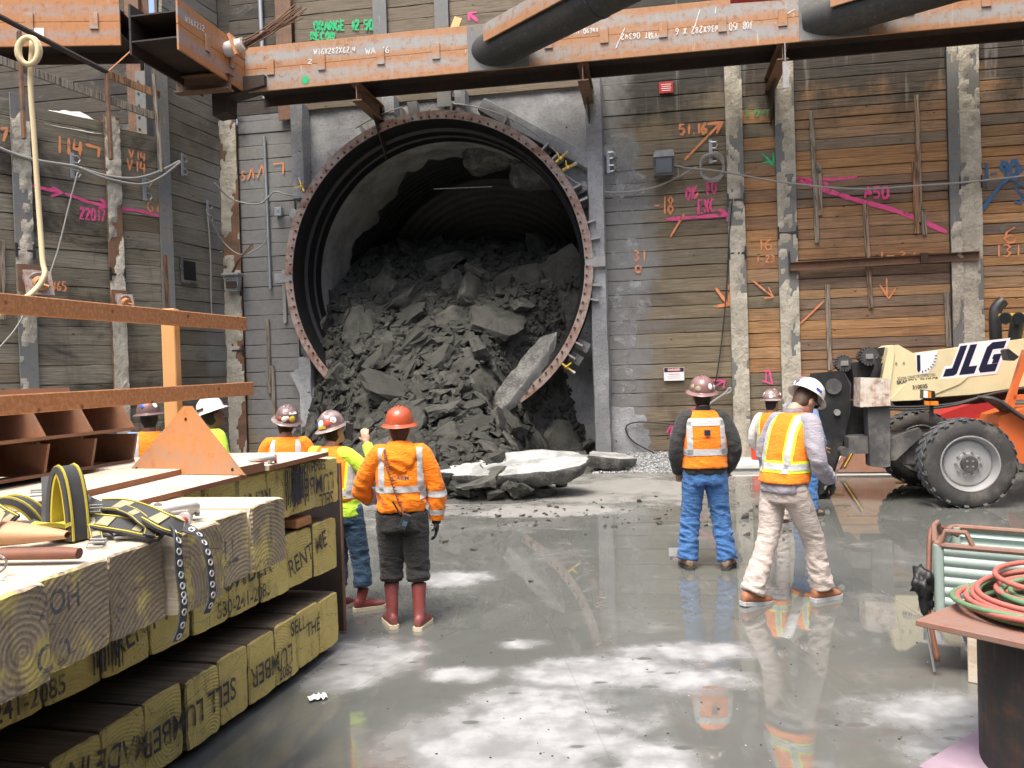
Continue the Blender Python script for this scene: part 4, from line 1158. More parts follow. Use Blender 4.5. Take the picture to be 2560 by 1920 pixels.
# ------------------------------------------------------------------ muck pile
def heap_h(x, y):
    """height of the muck; x along the wall from the ring centre, y into the tunnel"""
    f = interp(y, [-5.2, -4.4, -3.2, -1.6, 0, 2, 4, 7, 10], [0, .20, .80, 1.85, 3.05, 4.3, 5.15, 5.6, 5.8])
    if y >= 0: f += .10 * x * max(-.6, 1 - y / 2.6)
    qc = -.32 * y if y < 0 else 0
    q = x - qc
    if y < .9:
        k = sstep(-y, -.9, 1.2)
        right = interp(y, [-5, -3, -1.5, 0, .9], [1.5, 1.6, 1.5, 2.15, 3.3])
        f *= 1 - sstep(q, right - 1.15, right + .15) * .97
        left = interp(y, [-5, -3, -1.2, 0, .9], [-1.0, -1.9, -2.5, -3.1, -3.2])
        f *= 1 - (1 - sstep(q, left - .9, left + 1.2)) * (1 if y < -.02 else .35)
    return f
def heap_n(x, y):
    e = .15; return Vector((-(heap_h(x + e, y) - heap_h(x - e, y)) / (2 * e), -(heap_h(x, y + e) - heap_h(x, y - e)) / (2 * e), 1)).normalized()
HO = WALL.w(RA, 0, 0)
hm = MB(); NXg, NYg = 90, 130; vs = []; fs = []
for i in range(NXg + 1):
    for j in range(NYg + 1):
        x = -4.0 + 8.0 * i / NXg; y = -5.6 + 15.6 * j / NYg
        if y > -.1: x *= 3.0 / 4.0
        z = heap_h(x, y)
        if abs(x) > 2.98 and -.5 < y < .3: z = -.1
        z += (.20 * nz(x * 1.7, y * 1.7, 3) + .10 * nz(x * 4.3, y * 4.3, 5) + .05 * nz(x * 11, y * 11, 1)) * sstep(z, .05, .5) - .06
        vs.append((x, y, z))
for i in range(NXg):
    for j in range(NYg):
        a = i * (NYg + 1) + j; fs.append((a, a + NYg + 1, a + NYg + 2, a + 1))
ho = hm.add(vs, fs).build('muck_heap', M['muck'], None, loc=HO, rot=(0, 0, AW)); ho['kind'] = 'stuff'; ho['label'] = 'fine dark muck under the broken rock'

def rock_mesh(name, seed, flat, mat):
    """split shale: a lumpy plate cut by random planes, with stepped broken edges"""
    rn = random.Random(seed); bm = bmesh.new()
    bmesh.ops.create_cube(bm, size=1)
    for v in bm.verts: v.co = Vector((v.co.x * 1.1, v.co.y * .85, v.co.z * flat))
    for k in range(9):
        if k < 6: a = 2 * pi * k / 6 + rn.uniform(-.5, .5); no = Vector((cos(a), sin(a), rn.uniform(-.45, .45))).normalized(); off = rn.uniform(.30, .47)
        else: a = rn.uniform(0, 6.28); sg = rn.choice((-1, 1)); no = Vector((cos(a) * .28, sin(a) * .28, sg)).normalized(); off = flat * rn.uniform(.30, .46)
        g = bmesh.ops.bisect_plane(bm, geom=bm.verts[:] + bm.edges[:] + bm.faces[:], plane_co=no * off, plane_no=no, clear_outer=True)
        ed_ = [e for e in bm.edges if e.is_boundary]
        if ed_: bmesh.ops.holes_fill(bm, edges=ed_)
    bmesh.ops.triangulate(bm, faces=bm.faces[:])
    for _ in range(2):
        bmesh.ops.subdivide_edges(bm, edges=[e for e in bm.edges if e.calc_length() > .13], cuts=1, use_grid_fill=False)
        bmesh.ops.triangulate(bm, faces=bm.faces[:])
    bm.normal_update()
    for v in bm.verts:
        p = v.co * 1.0; n = v.normal
        lay = math.floor(p.z * 14 + 1.5 * noise.noise(p * 2 + Vector((seed, 0, 0)))) % 2
        k = .050 * noise.noise(p * 3.1 + Vector((seed, 0, 0))) + .028 * noise.noise(p * 8.3 + Vector((0, seed, 0)))
        if abs(n.z) < .75: k += (lay - .5) * .035
        v.co = p + n * k
    bmesh.ops.recalc_face_normals(bm, faces=bm.faces)
    me = bpy.data.meshes.new(name); bm.to_mesh(me); bm.free(); me.materials.append(mat)
    me.polygons.foreach_set('use_smooth', [True] * len(me.polygons)); me.set_sharp_from_angle(angle=radians(28)); return me
ROCKS = [rock_mesh('rock', 100 + i, rn_, M['rock']) for i, rn_ in enumerate([.26, .38, .22, .48, .30, .42, .20, .55, .28, .34, .24, .45, .62, .30])]
FLAT = {me.name: f for me, f in zip(ROCKS, [.26, .38, .22, .48, .30, .42, .20, .55, .28, .34, .24, .45, .62, .30])}
rr = random.Random(42)
placed = []
def put_ok(x, y, s):
    for a, b, c in placed:
        if (a - x) ** 2 + (b - y) ** 2 < (.36 * (c + s)) ** 2: return False
    return True
def rand_site(rn, front):
    for _ in range(400):
        if front: y = rn.uniform(-5.0, 1.6)
        else: y = rn.uniform(-1, 5.5)
        x = rn.uniform(-3.6, 3.4)
        if y > -.3 and abs(x) > 2.88: continue
        h = heap_h(x, y)
        if h < .10: continue
        if -2.3 < y < -.5 and .55 < x + .0 < 2.3 and rn.random() < .8: continue
        if y > 0 and h > RZ + sqrt(max(0, 9 - x * x)) - .4: continue
        return x, y, h
    return None
RG = 'broken rocks of the muck pile in the tunnel mouth'
n_r = 0
WHERE = [(-9, -3.9, 'at the front toe of the muck pile'), (-3.9, -3, 'just above the toe of the muck'), (-3, -2.1, 'low on the muck slope'), (-2.1, -1.2, 'on the lower middle of the muck slope'), (-1.2, -.3, 'on the muck slope before the ring'), (-.3, .6, 'on the muck level with the ring'), (.6, 1.6, 'on the muck just inside the ring'), (1.6, 3, 'high on the muck inside the tunnel'), (3, 9, 'near the top of the muck deep in the tunnel')]
for target, smin, smax, front in ((6, 1.0, 1.35, True), (34, .68, 1.0, True), (90, .45, .7, True), (100, .3, .45, True), (4, .7, 1.0, False), (64, .26, .5, False)):
    tries = 0; c = 0
    while c < target and tries < target * 30 and n_r < 300:
        tries += 1
        st = rand_site(rr, front)
        if not st: continue
        x, y, h = st; s = rr.uniform(smin, smax)
        if not put_ok(x, y, s * .78): continue
        if front and y < 0 and heap_h(x, y) < .16 and s > .6: continue
        placed.append((x, y, s)); c += 1; n_r += 1
        nrm = heap_n(x, y)
        q = nrm.to_track_quat('Z', 'Y').to_matrix() @ Matrix.Rotation(rr.uniform(0, 6.28), 3, 'Z') @ Matrix.Rotation(rr.gauss(.05, .36), 3, 'X') @ Matrix.Rotation(rr.gauss(0, .36), 3, 'Y')
        w = WALL.w(RA + x, y, h + s * .10)
        me = rr.choice(ROCKS)
        o = inst('rock', me, None, w, (Matrix.Rotation(AW, 3, 'Z') @ q).to_euler(), (s * rr.uniform(.85, 1.25), s * rr.uniform(.8, 1.1), s * rr.uniform(.8, 1.2)))
        wh = next(t for a, b, t in WHERE if a <= y < b)
        size = 'huge' if s > 1.1 else 'large' if s > .8 else 'middling' if s > .55 else 'small'
        shp = ('thin' if FLAT[me.name] < .25 else 'flat' if FLAT[me.name] < .32 else 'thick' if FLAT[me.name] < .44 else 'blocky')
        qq = x + .32 * min(y, 0); lat = ('far left', 'left', 'left of centre', 'centre', 'right of centre', 'right', 'far right')[min(6, max(0, int((qq + 2.8) / .8)))]
        tag(o, f'{size} {shp} rock {wh}, {lat}', 'rock', RG)
# smaller rubble as one mass
base = []
for i in range(12):
    rn = random.Random(700 + i); bm = bmesh.new(); fl_ = rn.choice((.22, .3, .42, .6))
    for _ in range(12): bm.verts.new((rn.uniform(-.5, .5), rn.uniform(-.4, .4), rn.choice((-1, 1)) * fl_ * rn.uniform(.3, .5)))
    bmesh.ops.convex_hull(bm, input=bm.verts); bmesh.ops.delete(bm, geom=[v for v in bm.verts if not v.link_faces], context='VERTS'); bm.verts.index_update()
    base.append(([v.co.copy() for v in bm.verts], [tuple(v.index for v in f.verts) for f in bm.faces])); bm.free()
rb = MB(); r2 = random.Random(5)
for k in range(13000):
    st = rand_site(r2, k % 5 < 3)
    if not st: continue
    x, y, h = st; s = r2.choice((.06, .08, .10, .13, .17, .22, .30)) * r2.uniform(.8, 1.25)
    vs_, fs_ = base[k % len(base)]
    q = heap_n(x, y).to_track_quat('Z', 'Y').to_matrix() @ Matrix.Rotation(r2.uniform(0, 6.28), 3, 'Z') @ Matrix.Rotation(r2.uniform(-.7, .7), 3, 'X')
    hh = h + r2.uniform(-.05, .12)
    rb.add(vs_, fs_, 0, Matrix.Translation((x, y, hh)) @ (q * s).to_4x4())
o = rb.build('rubble', M['rock'], None, loc=HO, rot=(0, 0, AW)); o['kind'] = 'stuff'; o['label'] = 'small broken rock scattered over the muck pile'
# crumbs on the floor in front
cr = MB(); r3 = random.Random(9)
for k in range(420):
    y = -5.3 + r3.gauss(0, 1) * .7 - abs(r3.gauss(0, .9)); x = r3.uniform(-2.5, 6.0)
    w = WALL.w(RA + x, y); s = abs(r3.gauss(0, 1)) * .045 + .015
    vs_, fs_ = base[k % len(base)]
    cr.add(vs_, fs_, 0, Matrix.Translation((w.x, w.y, s * .12)) @ Matrix.Rotation(r3.uniform(0, 6), 4, 'Z') @ Matrix.Scale(s, 4))
for k in range(160):
    w = P_floor((r3.uniform(900, 2300), r3.uniform(1330, 1900))); s = r3.uniform(.006, .018)
    vs_, fs_ = base[k % len(base)]; cr.add(vs_, fs_, 0, Matrix.Translation((w.x, w.y, s * .15)) @ Matrix.Scale(s, 4))
o = cr.build('debris', M['rock']); o['kind'] = 'stuff'; o['label'] = 'rock crumbs strewn over the wet floor'
for i, (px, s, lb) in enumerate([((1168, 1065), .5, 'flat rock lying on the floor under the white slab'), ((1125, 1060), .42, 'dark rock on the floor left of the flat one'), ((1345, 1012), .33, 'pointed rock on the gravel right of the white slab'),
                                 ((1210, 1045), .25, 'rock under the front edge of the white slab'), ((1262, 1003), .2, 'small rock at the gravel edge by the small slab'), ((1070, 1070), .5, 'wide rock at the floor edge of the muck pile')]):
    w = P_floor(D(*px), .05); o = inst('rock', ROCKS[(i * 3) % 14], None, (w.x, w.y, s * .15), (0, .1, i * 1.3), (s, s, s)); tag(o, lb, 'rock')

# ------------------------------------------------------------------ broken concrete slabs
def slab(name, outline, th, seed, mats, loc, rot, label, cat='concrete slab'):
    """irregular broken plate: pale face, dark rough broken edge"""
    rn = random.Random(seed); pts = []
    n = len(outline)
    for i in range(n):
        a, b = Vector(outline[i]), Vector(outline[(i + 1) % n])
        L = (b - a).length; m = max(2, int(L / .09))
        for k in range(m):
            p = a.lerp(b, k / m); nn = Vector((-(b - a).y, (b - a).x)).normalized()
            pts.append(p + nn * (.05 * nz(p.x * 5, p.y * 5, seed) + .03 * nz(p.x * 17, p.y * 17, seed)))
    c = sum(pts, Vector((0, 0))) / len(pts)
    mb = MB(); N = len(pts); rings = []; K = 4
    for zi, (sc, z, wob) in enumerate(((.0, .5, 0), (.35, .5, 1), (.7, .5, 1), (.985, .5, .5), (1.0, .36, 0), (.97, .1, 1.5), (.93, -.2, 2), (.85, -.45, 1.5), (.4, -.5, 1), (0, -.5, 0))):
        ring = []
        for k, p in enumerate(pts):
            q = c + (p - c) * (sc + .03 * wob * nz(k * .35, zi * 1.7, seed) * (1 if zi > 3 else 0))
            ring.append((q.x, q.y, z * th + .02 * wob * nz(q.x * 3, q.y * 3, zi) + .02 * wob * nz(q.x * 9, q.y * 9, zi)))
        rings.append(ring)
    mb.loft(rings, caps=False)
    for i, f in enumerate(mb.f): mb.m[i] = 0 if i < 3 * N else 1
    o = mb.build(name, mats, None, smooth=50, loc=loc, rot=rot)
    return tag(o, label, cat)
sm = [M['old_concrete'], M['broken_concrete']]
w0 = P_floor(D(1155, 1022), .35)
slab('concrete_slab', [(-1.45, -.40), (-.9, -.5), (-.2, -.62), (.5, -.55), (.95, -.35), (1.12, .05), (.85, .5), (.3, .75), (-.4, .7), (-1.0, .3)], .26, 3, sm, (w0.x - .22, w0.y + .05, .38), (.17, -.04, AW + .05), 'big white broken concrete slab lying flat before the muck pile')
w1 = P_floor(D(1318, 1000), .15)
slab('concrete_slab', [(-.5, -.2), (.1, -.35), (.5, -.1), (.35, .3), (-.3, .35)], .24, 5, sm, (w1.x, w1.y, .18), (.1, .12, AW + .3), 'small pale concrete piece on the gravel beside the big white slab')
# tall slab leaning in the ring mouth
pb = WALL.w(*(lambda q: (q[0], -.75))(WALL.un(D(1062, 915), .75))); zb = WALL.un(D(1062, 918), .75)[1]
xt, zt = WALL.un(D(1180, 738), 1.35)
xb2, zb2 = WALL.un(D(1050, 928), 1.35)
ln = math.hypot(xt - xb2, zt - zb2) + .25
ang = atan2(xt - xb2, zt - zb2)
mid = WALL.w((xt + xb2) / 2, -1.35, (zt + zb2) / 2)
Yv = Vector((sin(ang), .22, cos(ang))).normalized(); Zv = Vector((-.62, -.75, .25)); Zv = (Zv - Yv * Zv.dot(Yv)).normalized(); Xv = Yv.cross(Zv)
Rm = Matrix.Rotation(AW, 3, 'Z') @ Matrix((Xv, Yv, Zv)).transposed()
slab('concrete_slab', [(-.22, -ln / 2 - .1), (.06, -ln / 2 - .12), (.26, -.3), (.30, ln / 2 - .35), (.16, ln / 2 + .1), (-.14, ln / 2 - .1), (-.24, .1)], .22, 8, [M['broken_concrete'], M['old_concrete']], mid, Rm.to_euler(), 'long pale concrete slab leaning on the muck inside the ring')
# gravel strip along the wall right of the slab
gv = MB(); r4 = random.Random(12); gx0, gx1 = ax(1290, 990), ax(1560, 990)
vs = []; fs = []; ng, mg = 60, 18
def gh(u, v): return .26 * (1 - v) ** 1.2 * (.35 + .65 * sstep(u, 0, .25)) * (1 - sstep(u, .8, 1.0) * .7)
for i in range(ng + 1):
    for j in range(mg + 1):
        u, v = i / ng, j / mg
        vs.append((gx0 + (gx1 - gx0) * u, -.02 - 1.25 * v, gh(u, v) + .012 * nz(i * .9, j * .9) - .012))
for i in range(ng):
    for j in range(mg):
        a = i * (mg + 1) + j; fs.append((a, a + mg + 1, a + mg + 2, a + 1))
gv.add(vs, fs)
for k in range(2600):
    u, v = r4.random(), r4.random() ** .8 * 1.12
    s = r4.uniform(.03, .065); vs_, fs_ = base[k % len(base)]
    gv.add(vs_, fs_, 0, Matrix.Translation((gx0 + (gx1 - gx0) * u, -.02 - 1.25 * v, gh(u, min(1, v)) + .008)) @ Matrix.Rotation(r4.uniform(0, 6), 4, 'Z') @ Matrix.Rotation(r4.uniform(0, 6), 4, 'X') @ Matrix.Scale(s, 4))
o = gv.build('gravel', M['gravel_mat'], None, loc=(0, 17.4, 0), rot=(0, 0, AW)); o['kind'] = 'stuff'; o['label'] = 'pale crushed stone along the foot of the right wall'
pc = MB(); g = 8; vs = []; fs = []
for i in range(g + 1):
    for j in range(g + 1): vs.append(((i / g - .5) * .11, (j / g - .5) * .08, .018 + .018 * nz(i * .9, j * .9, 4)))
for i in range(g):
    for j in range(g):
        a = i * (g + 1) + j; fs.append((a, a + g + 1, a + g + 2, a + 1))
pc.add(vs, fs); w = P_floor(D(686, 1511))
tag(pc.build('paper_scrap', M['paper'], None, loc=w, rot=(0, 0, .4)), 'crumpled white paper scrap on the wet floor', 'paper')
# ------------------------------------------------------------------ big double wales (two wide-flange beams, webs level)
ZW, FH = 7.56, .432            # underside of the lower beam, flange height of one beam
WD = .93                       # beam depth
def wale(name, label, p0, p1, mat='rust_wale', plates=(), group='double steel wales', z=ZW):
    """p0->p1 along the front face foot; the beams lie behind it (local +y)"""
    p0, p1 = Vector((p0[0], p0[1], 0)), Vector((p1[0], p1[1], 0)); L = (p1 - p0).length; ang = atan2(p1.y - p0.y, p1.x - p0.x)
    r = thing(name, label, 'steel beam', (p0.x, p0.y, z), ang, group)
    for k in (0, 1):
        b = MB(); z = k * (FH + .004)
        b.box((L / 2, .02, z + FH / 2), (L, .04, FH), bev=.005)
        b.build('front_flange', M[mat], r)
        MB().box((L / 2, WD / 2, z + FH / 2), (L, WD - .08, .025)).box((L / 2, WD - .02, z + FH / 2), (L, .04, FH), bev=.005).build('web', M['rust_dark'], r)  # near-black webs: shade under the beams put into the colour
    pm = MB().box((0, 0, 0), (.15, .028, .30), bev=.004).mesh('tie_plate', M['rust_wale'])
    for x in plates: inst('tie_plate', pm, r, (x, -.015, FH + .01))
    return r
WFR = Frame(0, 15.63, AW)      # front face of the main wale
def wx(x, y): return WFR.un(D(x, y))[0]
a0 = wx(525, 160); a1 = wx(2212, 20) + 6
mw = wale('wale_beam', 'long rusty double wale beam crossing above the tunnel ring', WFR.w(a0, 0), WFR.w(a1, 0), plates=[wx(x, y) - a0 for x, y in ((585, 150), (695, 138), (823, 125), (942, 110), (1185, 90), (1305, 75), (1432, 58), (1560, 42), (1690, 25), (1965, 30), (2130, 5))])
sw0, sw1 = Vector((-5.44, 14.25)), WFR.w(a0 + .05, -.02)
sw = wale('wale_beam', 'short corner wale whose open end faces the camera at upper left', (sw0.x, sw0.y), (sw1.x, sw1.y), 'rust_corner', plates=[.9, 1.75])
# left frontal wale
lw = wale('wale_beam', 'rusty double wale at the upper left edge behind the railing', (-14.2, 15.1), (-6.95, 15.42), 'rust_corner', plates=[7.0 - 1.15 * k - .2 for k in range(5)], z=8.13)
def wale_text(r, fr, items, mat='chalk'):
    mb = MB(); q = fr.loc(r.location)
    for ls in items:
        spray(mb, [[fr.un(p, .004) for p in ln] for ln in ls], .016, -.006, rnd)
    mb.v = [(a - q.x, b - q.y, c - q.z) for a, b, c in mb.v]
    mb.build('chalk_mark', M[mat], r)['kind'] = 'stuff'
wale_text(mw, WFR, [tl('W36X282X62.4', 678, 118, 90, 12, -.06), tl('WA-16', 790, 118, 50, 14, -.08), tl('HT 06341', 1240, 74, 50, 10, -.08), tl('HT 06342', 1342, 86, 66, 12, -.08, flip=True),
    tl('9992', 1402, 84, 26, 12, -.08, flip=True), tl('W36X282 X 6', 1460, 76, 92, 14, -.09, flip=True), tl('JOB 150', 1576, 66, 50, 16, -.1, flip=True), tl('2', 664, 137, 10, 9), tl('18', 1090, 100, 24, 12, -.1),
    [dl([(1512, 20), (1500, 60)]), dl([(1700, 30), (1716, 20)]), dl([(1100, 95), (1120, 120)]), dl([(1330, 105), (1350, 60)]), dl([(1545, 30), (1546, 15)])]])
wale_text(sw, Frame(sw0.x, sw0.y, sw.rotation_euler[2]), [tl('W36X232', 400, 46, 40, 12, .55)])
gd = MB().cyl((0, 0, 0), (0, -.006, 0), .075, n=18); q = WFR.un(D(660, 173)); gd.build('paint_dot', M['spray_green'], mw, loc=(q[0] - a0, -.001, q[1] - ZW))
wp = MB().box((0, 0, 0), (.20, .006, .17)); q = P_depth(D(166, 90), 13.9); wp.build('paint_patch', M['white_paint'], lw, loc=(7.0 - 1.2, -.006, .24))

# brackets: I-beams reaching from the wall under the wale
def ibeam(mb, p0, p1, h, w, tf=.022, tw=.016):
    p0, p1 = Vector(p0), Vector(p1); L = (p1 - p0).length; t = (p1 - p0) / L
    R = t.to_track_quat('Y', 'Z').to_matrix(); c = (p0 + p1) / 2; up = R @ Vector((0, 0, 1))
    mb.box(c + up * (h / 2 - tf / 2), (w, L, tf), rot=R); mb.box(c - up * (h / 2 - tf / 2), (w, L, tf), rot=R); mb.box(c, (tw, L, h - 2 * tf), rot=R)
    return mb
def bracket(x, y, label, h=.32):
    a = wx(x, y); r = thing('wale_bracket', label, 'steel bracket', WFR.w(a, 0, ZW - h / 2 - .004), AW, 'brackets under the wale')
    ibeam(MB(), (0, .05, 0), (0, 1.78, 0), h, .20).build('beam', M['rust_rail'], r)
    MB().prism([(1.0, -h / 2), (1.78, -h / 2), (1.78, -h / 2 - .7)], -.012, .012, 'x').build('gusset', M['rust_dark'], r)
bracket(768, 205, 'steel bracket under the wale above the left of the ring')
bracket(1258, 150, 'steel bracket under the wale at the right rib of the headwall')
bracket(1692, 120, 'steel bracket under the wale at the second grouted pile', .26)
cb = thing('corner_beam', 'grey brown steel beam end jutting below the left corner of the wale', 'steel beam', P_depth(D(440, 182), 15.9), AW + .02)
ibeam(MB(), (-.55, 0, 0), (.55, 0, 0), .30, .22).build('beam', M['rust_rail'], cb)
cp = thing('corner_post', 'dark bracket stub under the wale at the left corner pile', 'steel bracket', P_depth(D(487, 225), 16.6), AW)
MB().prism([(-.2, .45), (.9, .45), (.9, .25), (.12, .1), (.10, -.2), (-.2, -.25)], -.15, .25, 'y').build('stub', M['rust_dark'], cp)

# pipe struts running out to the upper right
def strut(px_start, dirn, label, rad=.345):
    q = WFR.un(px_start, .0); o = WFR.w(q[0], 0, ZW + FH)
    ang = atan2(dirn[1], dirn[0])
    r = thing('pipe_strut', label, 'pipe strut', o, ang, 'diagonal pipe struts')
    L = 14
    MB().cyl((-.42, 0, -.04), (L, 0, -.04), rad, n=32, caps=True).build('pipe', M['strut_steel'], r, smooth=40)
    for x in (2.6, 5.2, 7.8): MB().cyl((x, 0, -.04), (x + .05, 0, -.04), rad + .012, n=32).build('weld_band', M['strut_steel'], r, smooth=40)
    # end box: wedge of beam flanges fitted to the wale face
    e = MB()
    e.box((3.5, -.40, .10), (6.8, .035, .30), bev=.004).box((3.5, -.24, .26), (6.8, .34, .02))
    e.build('side_flange', M['rust_wale'], r)
    MB().box((0, 0, 0), (1.15, .03, .85), rot=AW - ang).build('end_plate', M['pile_steel'], r)
    return r
SDIR = (.81, -1.0)
strut(D(1075, 75), SDIR, 'diagonal dark pipe strut meeting the wale above the tunnel')
strut(D(1800, 18), (1.14, -1.0), 'second diagonal pipe strut at the upper right of the wale')
tr = thing('red_truss', 'red lattice truss edge showing at the top over the wale', 'truss', P_depth(D(1690, -6), 12.5), -.1)
tb = MB()
for z in (0, .55): tb.cyl((-.75, 0, z), (.75, 0, z), .04, n=8)
for k in range(6): tb.cyl((-.75 + k * .25, 0, 0 if k % 2 else .55), (-.5 + k * .25, 0, .55 if k % 2 else 0), .022, n=6)
tb.build('lattice', M['red_paint'], tr)
# strand anchor with its rod bundle
an = thing('strand_anchor', 'bundle of rusty strands splaying from an anchor head at the wale corner', 'anchor', P_depth(D(515, 100), 15.7), AW)
MB().box((-.05, .02, 0), (.05, .34, .42), rot=Matrix.Rotation(-.35, 3, 'Y')).build('bearing_plate', M['rust_orange'], an)
MB().cyl((-.28, .05, -.02), (-.03, .02, 0), .13, .15, 16).build('sleeve', M['white_steel'], an, smooth=40)
MB().cyl((0, 0, 0), (.12, -.02, .03), .13, .12, 16).build('anchor_head', M['rusty_white'], an, smooth=40)
for k in range(16):
    a = k * 2.4; rr0 = .03 + .06 * (k % 3) / 2
    s0 = Vector((.1, cos(a) * rr0, .03 + sin(a) * rr0)); e = Vector((1.28 + .12 * sin(k * 3.3), -.22 + .14 * cos(k * 1.9), .42 + .13 * sin(k * 2.1)))
    MB().tube(catmull([s0, s0.lerp(e, .45) + Vector((0, 0, -.04)), e], 6), .013, 5).build('strand', M['rust_rail'], an)
# smaller tieback anchors on the left wall
def tieback(px, label, s=1.0):
    x, z = LEFT.un(px, .2); r = thing('tieback_anchor', label, 'anchor', LEFT.w(x, -.10, z), LEFT.ang, 'tieback anchors on the left wall')
    R = Matrix.Rotation(-.25, 3, 'X')
    MB().box((0, -.04, 0), (.42 * s, .05, .46 * s)).build('base_plate', M['rust_rail'], r)
    MB().cyl((0, -.05, .0), (0, -.34 * s, -.10 * s), .15 * s, .17 * s, 16).build('sleeve', M['galvanised'], r, smooth=40)
    MB().box((0, -.36 * s, -.11 * s), (.44 * s, .04, .44 * s), rot=Matrix.Rotation(-.3, 3, 'X')).build('bearing_plate', M['rust_ring'], r)
    MB().cyl((0, -.37 * s, -.11 * s), (0, -.50 * s, -.15 * s), .12 * s, .11 * s, 14).build('anchor_head', M['rust_orange'], r, smooth=40)
    MB().cyl((.0, -.48 * s, -.14 * s), (.06, -.66 * s, -.2 * s), .02 * s, n=6).build('strand_end', M['rust_orange'], r)
tieback(D(70, 600), 'large tieback anchor with pale sleeve behind the yellow hose on the left wall')
tieback(D(262, 645), 'small rusty tieback anchor by the flaking pile on the left wall', .7)
# thin channel bolted across the orange bay
xa, za = WALL.un(D(1708, 576), .14); xb_, zb_ = WALL.un(D(2116, 552), .14)
ch = thing('cross_channel', 'thin rusty channel running level across the orange plank bay', 'steel channel', WALL.w(xa, -.13, za), AW)
Lc = xb_ - xa; tlt = atan2(zb_ - za, Lc)
cbx = MB().box((Lc / 2, 0, 0), (Lc, .02, .16)).box((Lc / 2, -.04, .075), (Lc, .08, .012)).box((Lc / 2, -.02, -.075), (Lc, .06, .012)); cbx.build('channel', M['rust_rail'], ch, rot=(0, -tlt, 0))
MB().box((Lc * .71, -.06, .03), (.13, .05, .2)).build('clip', M['rust_dark'], ch); MB().box((-.02, .0, .1), (.03, .05, .4)).build('end_plate', M['black_paint'], ch)

# ------------------------------------------------------------------ railing on top of the left wall
rl = thing('left_railing', 'bent rusty railing with wooden rails on top of the left wall', 'railing', LEFT.w(0, 0, HT), LEFT.ang)
def lpt(x, y, d=.62):
    a, z = LEFT.un(D(x, y), d); return Vector((a, -d, z - HT))
for (x0, y0, x1, y1, nm) in ((41, 68, 52, 300, 'post'), (230, 160, 240, 345, 'post')):
    a, b = lpt(x0, y0), lpt(x1, y1); MB().box(((a + b) / 2), (.10, .05, (a - b).length), rot=(a - b).to_track_quat('Z', 'Y').to_matrix(), bev=.005).build(nm, M['rust_rail'], rl)
a, b = lpt(332, 160), lpt(350, 372); MB().box(((a + b) / 2), (.09, .04, (a - b).length), rot=(a - b).to_track_quat('Z', 'Y').to_matrix(), bev=.005).build('batten', M['batten_wood'], rl)
MB().cyl(lpt(-60, 5), lpt(232, 156), .05, n=8).build('top_bar', M['rust_dark'], rl)
for (x0, y0, x1, y1) in ((-40, 115, 336, 252), (226, 158, 345, 206)):
    a, b = lpt(x0, y0, .55), lpt(x1, y1, .55); MB().box(((a + b) / 2), (.04, (a - b).length, .14), rot=(b - a).to_track_quat('Y', 'Z').to_matrix(), bev=.005).build('rail', M['batten_wood'], rl)
tag(MB().cyl(lpt(230, 158, .6), lpt(285, 108, .6) + Vector((0, -1.0, .0)) * 0, .015, n=6).build('guy_rod', M['rust_orange'], None, loc=rl.location, rot=(0, 0, LEFT.ang)), 'thin orange rod from the railing post up to the wale end', 'rod')
# ------------------------------------------------------------------ cables, hoses and small fittings on the walls
def wall_path(fr, pts, d=.12, sc=1): 
    out = []
    for p in pts:
        dd = p[2] if len(p) > 2 else d
        x, z = fr.un(D(p[0], p[1]), dd); out.append(fr.w(x, -dd, z))
    return out
def cable(name, path, r, mat, label, cat='cable', k=8, n=6):
    o = MB().tube(catmull(path, k), r, n).build(name, M[mat], None, smooth='all')
    return tag(o, label, cat)
cable('cable', wall_path(LEFT, [(-20, 312), (60, 342), (155, 358), (170, 362), (230, 380), (290, 385), (340, 372), (388, 348)], .14), .028, 'cable_grey', 'grey cable swagged along the left wall through the hooks')
cable('cable', wall_path(LEFT, [(172, 362), (225, 384), (300, 398), (345, 384), (390, 350)], .16), .024, 'cable_grey', 'lower grey cable sagging in the middle of the left wall')
cable('cable', wall_path(LEFT, [(168, 372), (150, 440), (128, 530), (112, 580), (104, 600)], .16), .016, 'cable_grey', 'thin wire hanging from the left hook to the tieback anchor')
cable('cable', wall_path(LEFT, [(60, 665), (30, 715), (-10, 760)], .16), .016, 'cable_grey', 'thin wire slanting down behind the guard rail at the left edge')
cable('cable', wall_path(SIDE, [(445, 452), (450, 480), (455, 560), (456, 640), (458, 690)], .1), .014, 'cable_grey', 'thin wire hanging straight down the corner bay')
cable('cable', wall_path(WALL, [(462, 395, .5), (505, 432, .2), (560, 440, .2), (592, 415, .15), (618, 420, .4), (650, 425, .5)], .2), .018, 'cable_grey', 'thin cable swagged from the corner to the ring past the grey box')
cable('cable', wall_path(WALL, [(448, 462, .9), (480, 520, .4), (520, 550, .3), (560, 535, .2), (580, 512, .2)], .2), .016, 'cable_grey', 'thin pink-tipped wire sagging across the corner pile')
cable('cable', wall_path(WALL, [(1193, 350, .4), (1240, 392, .3), (1310, 415), (1400, 408), (1465, 382), (1505, 360)], .2), .020, 'cable_grey', 'pale cable sagging from the ring to the cable coil')
cable('cable', wall_path(WALL, [(1437, 352), (1480, 362), (1540, 368), (1600, 378), (1700, 395), (1850, 408), (2000, 400), (2095, 393), (2230, 378)], .25), .018, 'cable_grey', 'long cable stretched from the flood light across the right bays')
cable('cable', wall_path(WALL, [(1582, 430), (1576, 500), (1568, 640), (1556, 760), (1540, 850), (1520, 905), (1480, 920)], .1), .013, 'cable_black', 'thin black line hanging down beside the first grouted pile')
cable('cable', wall_path(WALL, [(1480, 1002, .08), (1430, 985), (1370, 955), (1352, 925), (1375, 912), (1440, 915), (1480, 922)], .1), .016, 'cable_black', 'black cable loop low on the wall behind the man in jeans')
